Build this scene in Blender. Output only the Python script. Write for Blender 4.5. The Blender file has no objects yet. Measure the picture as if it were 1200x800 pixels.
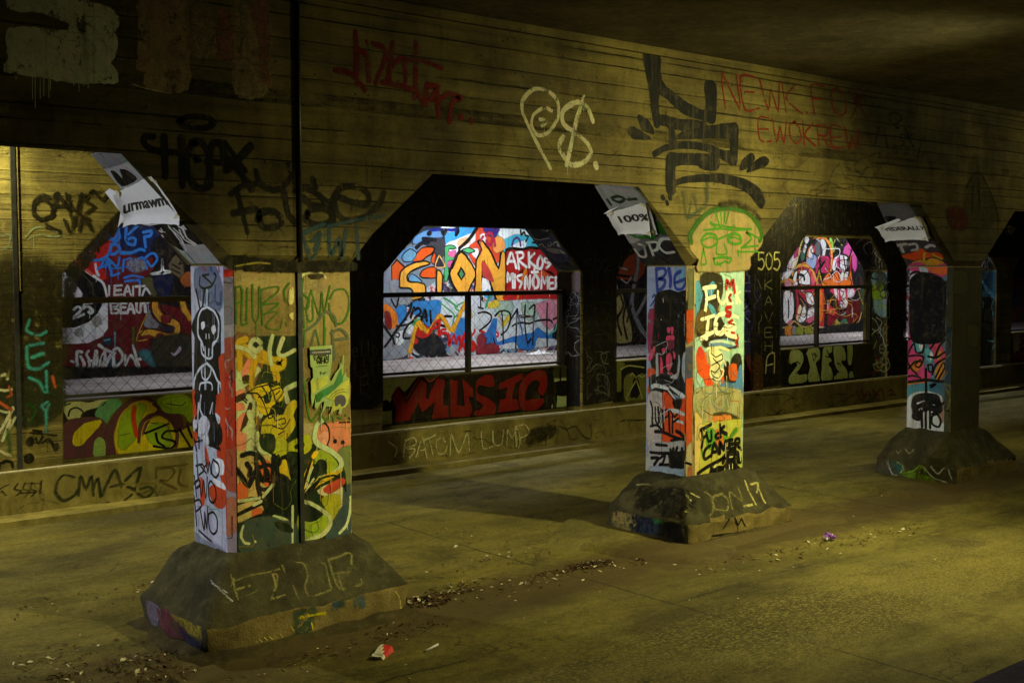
import bpy, bmesh, math, random
from mathutils import Vector, Matrix, noise
from mathutils.geometry import tessellate_polygon
C = bpy.context.scene
COL = C.collection
S = 1.35                                   # metres per layout unit (one unit = the spacing grid measured off the photo)
rnd = random.Random(7)

# ------------------------------------------------------------------ camera
F_PX, VX, HY, HCAM = 1400.0, 2235.0, 314.0, 1.65
_p = math.atan((400 - HY) / F_PX)
UPc = Vector((0, math.cos(_p), -math.sin(_p)))
DXc = Vector(((VX - 600) / F_PX, (400 - HY) / F_PX, 1)).normalized()
DXc = (DXc - UPc * DXc.dot(UPc)).normalized()
DYc = DXc.cross(UPc)
if DYc.z < 0: DYc = -DYc
ROT = Matrix((DXc, DYc, UPc))               # photo axes -> place axes
cam = bpy.data.objects.new('camera', bpy.data.cameras.new('camera'))
COL.objects.link(cam)
cam.data.sensor_width = 36; cam.data.lens = F_PX / 1200 * 36
cam.data.clip_start = .05; cam.data.clip_end = 2000
m = Matrix((ROT.col[0], ROT.col[1], -ROT.col[2])).transposed().to_4x4()
m.translation = Vector((0, 0, HCAM * S)); cam.matrix_world = m
C.camera = cam

# ------------------------------------------------------------------ sky, sun, exposure
world = bpy.data.worlds.new('World'); C.world = world; world.use_nodes = True
wn = world.node_tree; bg = wn.nodes['Background']
sky = wn.nodes.new('ShaderNodeTexSky'); sky.sky_type = 'NISHITA'; sky.sun_disc = False
sky.sun_elevation = math.radians(4); sky.sun_rotation = math.radians(200)
wn.links.new(sky.outputs[0], bg.inputs[0]); bg.inputs[1].default_value = 0.05
C.view_settings.view_transform = 'Standard'; C.view_settings.look = 'None'
C.view_settings.exposure = 0.0; C.view_settings.gamma = 1.0; C.view_settings.use_curve_mapping = False
C.render.engine = 'CYCLES'
C.cycles.use_denoising = True
try:
    C.cycles.denoiser = 'OPENIMAGEDENOISE'; C.cycles.denoising_input_passes = 'RGB_ALBEDO_NORMAL'
    C.cycles.denoising_prefilter = 'ACCURATE'
except Exception: pass
C.cycles.transparent_max_bounces = 40
C.cycles.max_bounces = 5; C.cycles.diffuse_bounces = 3; C.cycles.glossy_bounces = 2
C.cycles.sample_clamp_indirect = 4

def V(x, y, z): return Vector((x * S, y * S, z * S))

LAMP_POWER = dict(pillar=1180.0, pillar_fill=880.0, right=170.0, near=16.0, bay=430.0, bay2=190.0, far=4400.0, walk=500.0, walk2=460.0, walk0=170.0)

# ------------------------------------------------------------------ helpers
def tag(o, label=None, cat=None, group=None, kind=None):
    if label: o['label'] = label
    if cat: o['category'] = cat
    if group: o['group'] = group
    if kind: o['kind'] = kind
    return o
def empty(name, loc=(0, 0, 0)):
    o = bpy.data.objects.new(name, None); COL.objects.link(o); o.location = V(*loc); o.empty_display_size = .1
    return o
def link(name, me, mat=None, parent=None):
    o = bpy.data.objects.new(name, me); COL.objects.link(o)
    if mat and not me.materials: me.materials.append(mat)
    if parent:
        o.parent = parent
        # own position: geometry is written in place coordinates
        pl = Vector((0, 0, 0)); q = parent
        while q is not None: pl += q.location; q = q.parent
        o.location = -pl
    return o
def from_bm(name, bm, mat, parent=None, smooth=False):
    me = bpy.data.meshes.new(name)
    bmesh.ops.recalc_face_normals(bm, faces=bm.faces)
    bm.to_mesh(me); bm.free()
    if smooth:
        for p in me.polygons: p.use_smooth = True
    return link(name, me, mat, parent)
def prism(bm, poly, axis, a, b):
    """extrude a 2-D outline along an axis (0=x,1=y,2=z) between a and b; layout units"""
    def P(u, v, w):
        return V(w, u, v) if axis == 0 else V(u, w, v) if axis == 1 else V(u, v, w)
    lo = [bm.verts.new(P(u, v, a)) for u, v in poly]; hi = [bm.verts.new(P(u, v, b)) for u, v in poly]
    n = len(poly)
    f0 = bm.faces.new(lo); f1 = bm.faces.new(hi[::-1])
    for i in range(n): bm.faces.new((lo[i], hi[i], hi[(i + 1) % n], lo[(i + 1) % n]))
    return lo, hi
def box(bm, x0, x1, y0, y1, z0, z1):
    return prism(bm, [(x0, y0), (x1, y0), (x1, y1), (x0, y1)], 2, z0, z1)
def tube(bm, pts, r, n=8):
    """tube through layout-unit points, radius in metres"""
    P = [V(*p) for p in pts]; rings = []
    for i, p in enumerate(P):
        t = (P[min(i + 1, len(P) - 1)] - P[max(i - 1, 0)]).normalized()
        a = t.cross(Vector((0, 0, 1)));
        if a.length < .01: a = t.cross(Vector((1, 0, 0)))
        a.normalize(); b = t.cross(a)
        rings.append([bm.verts.new(p + (a * math.cos(2 * math.pi * k / n) + b * math.sin(2 * math.pi * k / n)) * r) for k in range(n)])
    for i in range(len(rings) - 1):
        for k in range(n): bm.faces.new((rings[i][k], rings[i][(k + 1) % n], rings[i + 1][(k + 1) % n], rings[i + 1][k]))
    bm.faces.new(rings[0][::-1]); bm.faces.new(rings[-1])
def roughen(bm, cut, amp, freq=3.0, keep=None):
    """cut long edges down and push the points by noise, so cast edges are not ruler straight"""
    for _ in range(6):
        es = [e for e in bm.edges if e.calc_length() > cut]
        if not es: break
        bmesh.ops.subdivide_edges(bm, edges=es, cuts=1, use_grid_fill=True)
    for v in bm.verts:
        if keep and keep(v.co): continue
        v.co += noise.noise_vector(v.co * freq) * amp

# ------------------------------------------------------------------ materials
def lin(h):
    h = h.lstrip('#'); c = [int(h[i:i + 2], 16) / 255 for i in (0, 2, 4)]
    return tuple(x / 12.92 if x <= .04045 else ((x + .055) / 1.055) ** 2.4 for x in c)
class NT:
    def __init__(s, name):
        s.m = bpy.data.materials.new(name); s.m.use_nodes = True; s.t = s.m.node_tree
        s.b = s.t.nodes['Principled BSDF']; s.co = s.t.nodes.new('ShaderNodeTexCoord').outputs['Object']
    def n(s, typ, **kw):
        o = s.t.nodes.new(typ)
        for k, v in kw.items():
            if k.startswith('i_'): o.inputs[k[2:].replace('_', ' ')].default_value = v
            else: setattr(o, k, v)
        return o
    def l(s, a, b): s.t.links.new(a, b)
    def mapping(s, scale=(1, 1, 1), loc=(0, 0, 0), src=None):
        o = s.n('ShaderNodeMapping'); o.inputs['Scale'].default_value = scale; o.inputs['Location'].default_value = loc
        s.l(src or s.co, o.inputs['Vector']); return o.outputs[0]
    def noise(s, scale, detail=5, rough=.6, vec=None, dist=0):
        o = s.n('ShaderNodeTexNoise'); o.inputs['Scale'].default_value = scale; o.inputs['Detail'].default_value = detail
        o.inputs['Roughness'].default_value = rough; o.inputs['Distortion'].default_value = dist
        s.l(vec or s.co, o.inputs['Vector']); return o.outputs['Fac']
    def ramp(s, fac, stops, interp='LINEAR'):
        o = s.n('ShaderNodeValToRGB'); e = o.color_ramp; e.interpolation = interp
        while len(e.elements) < len(stops): e.elements.new(.5)
        for q, (p, c) in zip(e.elements, stops):
            q.position = p; q.color = tuple(c) + (1,) if not isinstance(c, (int, float)) else (c, c, c, 1)
        s.l(fac, o.inputs[0]); return o.outputs[0]
    def mix(s, a, b, fac, mode='MIX'):
        o = s.n('ShaderNodeMix'); o.data_type = 'RGBA'; o.blend_type = mode
        for i, v in ((0, fac), (6, a), (7, b)):
            sock = o.inputs[i]
            if hasattr(v, 'links'): s.l(v, sock)
            elif isinstance(v, (int, float)): sock.default_value = v if i == 0 else (v, v, v, 1)
            else: sock.default_value = tuple(v) + (1,)
        return o.outputs[2]
    def math(s, op, a, b=None, c=None, clamp=False):
        o = s.n('ShaderNodeMath'); o.operation = op; o.use_clamp = clamp
        for i, v in enumerate((a, b, c)):
            if v is None: continue
            if hasattr(v, 'links'): s.l(v, o.inputs[i])
            else: o.inputs[i].default_value = v
        return o.outputs[0]
    def bump(s, h, strength, dist=.01, prev=None):
        o = s.n('ShaderNodeBump'); o.inputs['Strength'].default_value = strength; o.inputs['Distance'].default_value = dist
        s.l(h, o.inputs['Height'])
        if prev: s.l(prev, o.inputs['Normal'])
        return o.outputs[0]
    def out(s, col, rough=.8, normal=None, spec=.3):
        for k, v in (('Base Color', col), ('Roughness', rough)):
            if hasattr(v, 'links'): s.l(v, s.b.inputs[k])
            else: s.b.inputs[k].default_value = v if isinstance(v, (int, float)) else tuple(v) + (1,)
        s.b.inputs['Specular IOR Level'].default_value = spec
        if normal: s.l(normal, s.b.inputs['Normal'])
        return s.m

def concrete(name, base, dark, boards=True, stain=.5, seam=.45, scale=1.0, rust=None, light=None, rough_k=.55):
    n = NT(name)
    big = n.noise(.9 * scale, 6, .65); mid = n.noise(5 * scale, 6, .7); fine = n.noise(60 * scale, 4, .7)
    streak = n.noise(1.0, 6, .65, n.mapping((5, 5, .45)))
    col = n.mix(dark, base, n.ramp(big, [(.3, 0), (.62, 1)]))
    col = n.mix(col, dark, n.math('MULTIPLY', n.ramp(streak, [(.48, 0), (.7, 1)]), stain))
    if light: col = n.mix(col, light, n.math('MULTIPLY', n.ramp(mid, [(.56, 0), (.72, 1)]), .5))
    if rust: col = n.mix(col, rust, n.math('MULTIPLY', n.ramp(n.noise(2.2, 5, .7), [(.56, 0), (.7, 1)]), .6))
    col = n.mix(col, n.ramp(mid, [(.25, .45), (.5, 1), (.8, 1.25)]), .75, 'MULTIPLY')
    col = n.mix(col, n.ramp(fine, [(.3, .72), (.55, 1), (.8, 1.2)]), .6, 'MULTIPLY')
    h = n.math('ADD', n.math('MULTIPLY', mid, .6), n.math('MULTIPLY', fine, .35))
    nor = n.bump(h, rough_k, .012 if rough_k < .6 else .03)
    if boards:
        # board marks: uneven board heights, tone of its own per board, grain along the board, fins at the joints
        sx = n.n('ShaderNodeSeparateXYZ'); n.l(n.co, sx.inputs[0])
        warp = n.math('MULTIPLY', n.math('SUBTRACT', n.noise(1.0, 1, .5, n.mapping((.0, .0, 4.3))), .5), .34)
        wob = n.math('MULTIPLY', n.math('SUBTRACT', n.noise(1.6, 4, .6, n.mapping((1, 1, .6))), .5), .028)
        zz = n.math('ADD', n.math('ADD', sx.outputs[2], wob), warp)
        cb = n.n('ShaderNodeCombineXYZ'); n.l(n.math('ADD', sx.outputs[0], n.math('MULTIPLY', sx.outputs[1], .7)), cb.inputs[0]); n.l(zz, cb.inputs[1])
        br = n.n('ShaderNodeTexBrick'); n.l(cb.outputs[0], br.inputs['Vector'])
        br.offset = .37; br.offset_frequency = 2
        for k, v in (('Scale', 1), ('Mortar Size', .007), ('Mortar Smooth', .8), ('Bias', 0), ('Brick Width', 60.0), ('Row Height', .125)): br.inputs[k].default_value = v
        br.inputs['Color1'].default_value = (.68, .68, .68, 1); br.inputs['Color2'].default_value = (1.15, 1.15, 1.15, 1); br.inputs['Mortar'].default_value = (.9, .9, .9, 1)
        col = n.mix(col, br.outputs['Color'], .7, 'MULTIPLY')
        grain = n.noise(1.0, 7, .7, n.mapping((.75, .75, 17)))
        col = n.mix(col, n.ramp(grain, [(.3, .5), (.5, 1), (.72, 1.35)]), .8, 'MULTIPLY')
        gate = n.ramp(n.noise(1.0, 6, .75, n.mapping((1.1, 1.1, 5))), [(.4, 0), (.6, 1)])
        sm = n.math('MULTIPLY', br.outputs['Fac'], gate)
        col = n.mix(col, tuple(x * .12 for x in dark), n.math('MULTIPLY', sm, seam * 2.2, clamp=True))
        pit = n.n('ShaderNodeTexVoronoi'); pit.inputs['Scale'].default_value = 16; pit.inputs['Randomness'].default_value = 1; n.l(n.co, pit.inputs['Vector'])
        ph = n.math('MULTIPLY', n.ramp(pit.outputs['Distance'], [(.05, 1), (.13, 0)]), n.ramp(n.noise(1.7, 4, .6), [(.5, 0), (.62, 1)]))
        col = n.mix(col, tuple(x * .2 for x in dark), n.math('MULTIPLY', ph, .8))
        spl = n.ramp(n.noise(3.3, 7, .8), [(.62, 0), (.68, 1)])
        col = n.mix(col, tuple(min(.6, x * 1.7) for x in base), n.math('MULTIPLY', spl, .35))
        hh = n.math('SUBTRACT', n.math('ADD', n.math('MULTIPLY', br.outputs['Color'], .5), n.math('MULTIPLY', grain, .8)), n.math('ADD', sm, ph))
        nor = n.bump(hh, 1.0, .028, nor)
    return n.out(col, n.ramp(mid, [(.3, .95), (.7, .7)]), nor, .25)

M = {}
M['beam'] = concrete('board_concrete', (.170, .132, .032), (.040, .028, .008), True, .6, .36)
M['far'] = concrete('arcade_concrete', (.28, .225, .06), (.07, .055, .016), True, .5, .3)
M['ceiling'] = concrete('ceiling_concrete', (.20, .165, .085), (.075, .06, .03), False, .3, 0, 2.6, light=(.27, .22, .12), rough_k=1.0)
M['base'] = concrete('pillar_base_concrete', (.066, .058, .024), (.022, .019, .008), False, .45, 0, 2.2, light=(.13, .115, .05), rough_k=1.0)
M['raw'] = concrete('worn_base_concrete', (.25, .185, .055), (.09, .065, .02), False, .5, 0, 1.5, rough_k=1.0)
M['kerb'] = concrete('kerb_concrete', (.27, .22, .06), (.09, .072, .02), False, .7, 0, 1.3)
M['walk'] = concrete('walkway_concrete', (.42, .38, .37), (.20, .17, .16), False, .3, 0, 2)
M['shaft'] = concrete('painted_pillar_concrete', (.36, .27, .12), (.19, .14, .06), False, .3, 0, 1.5)

def road_mat():
    n = NT('worn_asphalt')
    big = n.noise(.55, 6, .62, n.mapping((.7, 1.3, 1))); mid = n.noise(3.2, 7, .72, n.mapping((.6, 1.4, 1))); fine = n.noise(85, 3, .75); grit = n.noise(240, 2, .6)
    col = n.ramp(big, [(.34, (.064, .052, .010)), (.5, (.145, .119, .023)), (.66, (.215, .178, .036))])
    drag = n.noise(1.0, 6, .7, n.mapping((.5, 2.2, 1)))
    col = n.mix(col, n.ramp(drag, [(.34, .72), (.5, 1), (.68, 1.15)]), .8, 'MULTIPLY')
    col = n.mix(col, n.ramp(mid, [(.3, .5), (.5, 1), (.75, 1.3)]), .8, 'MULTIPLY')
    patch = n.ramp(n.noise(1.3, 8, .75), [(.55, 0), (.62, 1)])
    col = n.mix(col, (.060, .046, .014), n.math('MULTIPLY', patch, .6))
    col = n.mix(col, n.ramp(n.noise(24, 5, .8), [(.32, .5), (.5, 1), (.68, 1.4)]), .75, 'MULTIPLY')
    speck = n.ramp(n.noise(130, 2, .5), [(.66, 0), (.7, 1)])
    col = n.mix(col, (.42, .36, .17), n.math('MULTIPLY', speck, .55))
    col = n.mix(col, n.ramp(fine, [(.28, .45), (.5, 1), (.74, 1.5)]), .75, 'MULTIPLY')
    col = n.mix(col, n.ramp(grit, [(.3, .55), (.55, 1), (.8, 1.5)]), .5, 'MULTIPLY')
    sp = n.n('ShaderNodeSeparateXYZ'); n.l(n.co, sp.inputs[0])
    # trodden dirt gathered along the line of the pillars
    dl = n.math('SUBTRACT', 1, n.math('ABSOLUTE', n.math('MULTIPLY', n.math('SUBTRACT', sp.outputs[1], 6.15), .85)), clamp=True)
    dirt = n.ramp(n.math('MULTIPLY', dl, n.math('ADD', n.noise(2.4, 7, .75), .22)), [(.36, 0), (.58, 1)])
    col = n.mix(col, n.mix((.030, .020, .008), (.10, .062, .022), fine), n.math('MULTIPLY', dirt, .8))
    # transverse slab joints
    jx = n.math('ADD', sp.outputs[0], n.math('MULTIPLY', n.math('SUBTRACT', n.noise(2.5, 5, .7), .5), .08))
    jm = n.math('ABSOLUTE', n.math('SUBTRACT', n.math('PINGPONG', n.math('SUBTRACT', jx, 5.92), 2.0), 0))
    jt = n.math('MULTIPLY', n.ramp(jm, [(.006, 1), (.014, 0)]), n.ramp(n.noise(1.9, 4, .6), [(.38, .2), (.55, 1)]))
    jl = n.math('ABSOLUTE', n.math('SUBTRACT', n.math('ADD', sp.outputs[1], n.math('MULTIPLY', n.math('SUBTRACT', n.noise(1.2, 6, .7), .5), .16)), 5.28))
    jt = n.math('MAXIMUM', jt, n.math('MULTIPLY', n.ramp(jl, [(.006, .9), (.018, 0)]), n.ramp(n.noise(.9, 5, .7), [(.48, 0), (.56, 1)])))
    col = n.mix(col, (.018, .014, .006), n.math('MULTIPLY', jt, .85))
    # worn stretch where pale aggregate shows
    sx = n.n('ShaderNodeSeparateXYZ'); n.l(n.co, sx.inputs[0])
    band = n.math('SUBTRACT', 1, n.math('ABSOLUTE', n.math('MULTIPLY', n.math('SUBTRACT', sx.outputs[1], 4.45), 1.05)), clamp=True)
    agg = n.ramp(n.noise(46, 3, .8, n.mapping((.7, 1.3, 1))), [(.5, 0), (.57, 1)])
    agg = n.math('MULTIPLY', agg, n.ramp(n.math('MULTIPLY', band, n.math('ADD', mid, .45)), [(.32, 0), (.6, 1)]))
    col = n.mix(col, (.34, .28, .08), n.math('MULTIPLY', agg, .6))
    crack = n.n('ShaderNodeTexVoronoi'); crack.feature = 'DISTANCE_TO_EDGE'; crack.inputs['Scale'].default_value = .42
    dv = n.n('ShaderNodeVectorMath'); dv.operation = 'ADD'; nz = n.n('ShaderNodeTexNoise'); nz.inputs['Scale'].default_value = 2.2; nz.inputs['Detail'].default_value = 6; n.l(n.co, nz.inputs['Vector'])
    n.l(n.co, dv.inputs[0]); n.l(nz.outputs['Color'], dv.inputs[1]); n.l(dv.outputs[0], crack.inputs['Vector'])
    ck = n.ramp(crack.outputs['Distance'], [(0, 1), (.006, 0)])
    ck = n.math('MULTIPLY', ck, n.ramp(n.noise(.8, 4, .6), [(.45, 0), (.6, 1)]))
    col = n.mix(col, (.02, .016, .007), n.math('MULTIPLY', ck, .8))
    h = n.math('ADD', n.math('MULTIPLY', fine, .5), n.math('ADD', n.math('MULTIPLY', grit, .25), n.math('MULTIPLY', mid, .7)))
    nor = n.bump(n.math('ADD', h, n.math('MULTIPLY', agg, .4)), .8, .014)
    return n.out(col, n.ramp(mid, [(.3, .95), (.7, .62)]), nor, .3)
M['road'] = road_mat()

def plain(name, col, rough=.6, metal=0, var=.35, scale=20, bump=.2):
    n = NT(name); z = n.noise(scale, 5, .7)
    c = n.mix(col, n.ramp(z, [(.3, 1 - var), (.5, 1), (.75, 1 + var)]), 1, 'MULTIPLY')
    n.b.inputs['Metallic'].default_value = metal
    return n.out(c, rough, n.bump(z, bump, .004), .4)
M['steel'] = plain('rail_steel', (.030, .026, .018), .55, .2, .5, 25)
M['railpaint'] = plain('rail_paint_ochre', (.16, .12, .05), .6, 0, .5, 25)
M['wire'] = plain('chain_wire', (.05, .045, .045), .55, .4)
M['conduit'] = plain('conduit_black', (.020, .020, .018), .42, .1, .6, 18)
M['cable'] = plain('cable_grey', (.42, .38, .28), .6, 0, .3, 30)
M['paper'] = plain('paper_white', (.74, .74, .76), .85, 0, .08, 9, .15)
M['ink'] = plain('ink_black', (.018, .018, .02), .7, 0, .1)
M['flyer'] = plain('flyer_green', (.25, .34, .10), .7, 0, .2, 14)
M['dirt'] = plain('dirt_brown', (.055, .036, .014), .95, 0, .7, 60, .8)
M['dirtbank'] = concrete('swept_dirt', (.075, .056, .017), (.03, .021, .007), False, .3, 0, 3, light=(.14, .11, .04), rough_k=1.0)
M['leaf'] = plain('leaf_brown', (.10, .055, .018), .9, 0, .6, 15)
M['scrap'] = plain('scrap_pale', (.62, .56, .38), .85, 0, .3, 30)
M['red'] = plain('carton_red', (.62, .035, .03), .6, 0, .15, 20)
M['white'] = plain('carton_white', (.78, .74, .60), .7, 0, .1, 20)
M['purple'] = plain('scrunchie_purple', (.22, .06, .42), .6, 0, .4, 60)
M['lampbody'] = plain('lamp_housing', (.10, .10, .10), .5, .5)
M['nearwall'] = concrete('near_parapet_paint', (.34, .29, .33), (.12, .10, .12), False, .4, 0, 2.5)

def glow(name, col, e):
    n = NT(name); n.b.inputs['Emission Color'].default_value = tuple(col) + (1,); n.b.inputs['Emission Strength'].default_value = e
    return n.out(col, .4)

# spray paint: colour and coverage come with each stroke, its ragged edge and wear from noise
def paint_mat(name='spray_paint', wear=.5, rough=.7):
    n = NT(name); a = n.n('ShaderNodeAttribute'); a.attribute_name = 'paint'
    z = n.noise(26, 7, .78); z2 = n.noise(170, 3, .8); z3 = n.noise(4.5, 6, .75); z4 = n.noise(11, 8, .8, n.mapping((1, 1, .7)))
    e = n.math('ADD', a.outputs['Alpha'], n.math('MULTIPLY', n.math('SUBTRACT', z, .5), wear))
    e = n.math('ADD', e, n.math('MULTIPLY', n.math('SUBTRACT', z2, .5), wear))
    chip = n.ramp(z4, [(.66 - .1 * wear, 0), (.70 - .1 * wear, 1)])
    e = n.math('SUBTRACT', e, n.math('MULTIPLY', chip, .65))
    cov = n.math('MULTIPLY', n.ramp(e, [(.2, 0), (.7, 1)]), .97)
    col = n.mix(a.outputs['Color'], n.ramp(z3, [(.28, .6), (.5, 1), (.75, 1.15)]), .8, 'MULTIPLY')
    col = n.mix(col, n.ramp(z2, [(.3, .75), (.5, 1), (.75, 1.15)]), .6, 'MULTIPLY')
    col = n.mix(col, n.ramp(z, [(.3, .72), (.5, 1), (.7, 1.12)]), .6, 'MULTIPLY')
    cn = n.n('ShaderNodeTexNoise'); cn.inputs['Scale'].default_value = 6.5; cn.inputs['Detail'].default_value = 7; cn.inputs['Roughness'].default_value = .75; n.l(n.co, cn.inputs['Vector'])
    col = n.mix(col, cn.outputs['Color'], .38, 'OVERLAY')
    run = n.noise(1.0, 6, .7, n.mapping((22, 22, 1.1)))
    col = n.mix(col, (.07, .057, .026), n.math('MULTIPLY', n.ramp(run, [(.53, 0), (.68, 1)]), .5))
    col = n.mix(col, (.09, .07, .035), n.math('MULTIPLY', n.ramp(n.noise(9, 7, .78), [(.52, 0), (.7, 1)]), .5))
    n.out(col, rough, n.bump(n.math('ADD', z, n.math('MULTIPLY', z2, .5)), .3, .006), .12)
    tr = n.n('ShaderNodeBsdfTransparent'); mx = n.n('ShaderNodeMixShader')
    n.l(cov, mx.inputs[0]); n.l(tr.outputs[0], mx.inputs[1]); n.l(n.b.outputs[0], mx.inputs[2])
    n.l(mx.outputs[0], n.t.nodes['Material Output'].inputs['Surface'])
    return n.m
M['paint'] = paint_mat()
M['paintworn'] = paint_mat('spray_paint_worn', 1.0, .8)
# ------------------------------------------------------------------ the setting
ZC = 2.93                                   # ceiling height
X0, X1 = -22.0, 46.0
YF, YR = 4.80, 5.19                         # colonnade front and rear
YP, YPR = 8.15, 8.50                        # far arcade front and rear
YPA = 8.36                                  # its low infill walls
YM = 10.6                                   # mural wall of the walkway
ZW = .66                                    # walkway level
PIL = [(-.62, -.05), (2.47, 3.13), (5.55, 6.10), (8.60, 9.10), (11.62, 12.15), (14.7, 15.2)]
# openings of the far arcade
OPEN = [(.25, 2.42)] + [(2.95 + 2.645 * k, 2.95 + 2.645 * k + 2.28) for k in range(6)]
OPEN[1] = (2.95, 5.18); OPEN[2] = (5.585, 7.865); OPEN[3] = (8.30, 10.55); OPEN[4] = (10.92, 13.10); OPEN[5] = (13.45, 15.80); OPEN[6] = (16.23, 18.4)

def sheet(name, x0, x1, y0, y1, z, mat, nx=1, ny=1, fn=None):
    bm = bmesh.new(); g = [[bm.verts.new(V(x0 + (x1 - x0) * i / nx, y0 + (y1 - y0) * j / ny, z + (fn(x0 + (x1 - x0) * i / nx, y0 + (y1 - y0) * j / ny) if fn else 0))) for j in range(ny + 1)] for i in range(nx + 1)]
    for i in range(nx):
        for j in range(ny): bm.faces.new((g[i][j], g[i + 1][j], g[i + 1][j + 1], g[i][j + 1]))
    o = from_bm(name, bm, mat); return o
tag(sheet('ground', -300, 300, -300, 300, -.06, M['road']), kind='structure')
def road_h(x, y):
    n = noise.noise(Vector((x * .6, y * .9, 0))) * .012 + noise.noise(Vector((x * 2.3, y * 2.3, 3))) * .004
    return n - .004
road = sheet('road', -4, 22, 1.2, 8.06, 0, M['road'], 208, 70, road_h)
for p in road.data.polygons: p.use_smooth = True
tag(road, kind='structure')
tag(sheet('road', X0, -4, 1.2, 8.06, -.004, M['road']), kind='structure')
tag(sheet('road', 22, X1, 1.2, 8.06, -.004, M['road']), kind='structure')
bm = bmesh.new(); box(bm, X0, X1, -2.8, 13.0, ZC, ZC + .35); tag(from_bm('ceiling', bm, M['ceiling']), kind='structure')
bm = bmesh.new(); box(bm, X0, X1, YPR + .001, YM + .05, 0, ZW); tag(from_bm('walkway', bm, M['walk']), kind='structure')
bm = bmesh.new(); box(bm, X0, X1, -2.5, .98, 0, ZW); tag(from_bm('walkway', bm, M['walk']), kind='structure')
# kerb: low gutter strip, then the plinth with its ledge
bm = bmesh.new(); box(bm, -6, 24, 7.80, 8.03, -.05, .035); roughen(bm, .5, .008); tag(from_bm('kerb', bm, M['kerb']), kind='structure')

# ---- colonnade beam
bm = bmesh.new()
prof = [(X0, ZC - .002)]
prof.append((X0, 2.16))
for xl, xr in PIL:
    prof += [(xl - .45, 2.16), (xl, 1.665), (xr, 1.665), (xr + .45, 2.16)]
prof += [(X1, 2.16), (X1, ZC - .002)]
lo, hi = prism(bm, prof, 1, YF, YR)
fr = [v for v in lo]
es = []
for e in bm.edges:
    a, b = e.verts
    if abs(a.co.y - YF * S) < 1e-4 and abs(b.co.y - YF * S) < 1e-4 and min(a.co.z, b.co.z) < 2.2 * S and abs(a.co.x - b.co.x) > .01 and not (a.co.x > (X1 - 1) * S and b.co.z > 2.2 * S):
        es.append(e)
bmesh.ops.bevel(bm, geom=es, offset=.042 * S, segments=1, affect='EDGES', profile=.5)
bmesh.ops.triangulate(bm, faces=[f for f in bm.faces if len(f.verts) > 4])
beam = from_bm('concrete_beam', bm, M['beam'])
tag(beam, 'long board-marked ochre concrete beam with angled haunches carried by the front pillars', 'beam')
# small ledge where the beam meets the ceiling
bm = bmesh.new(); box(bm, X0, X1, YF - .03, YF - .001, ZC - .05, ZC - .004); roughen(bm, .35, .006, 4)
from_bm('top_ledge', bm, M['beam'], beam)

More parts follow.
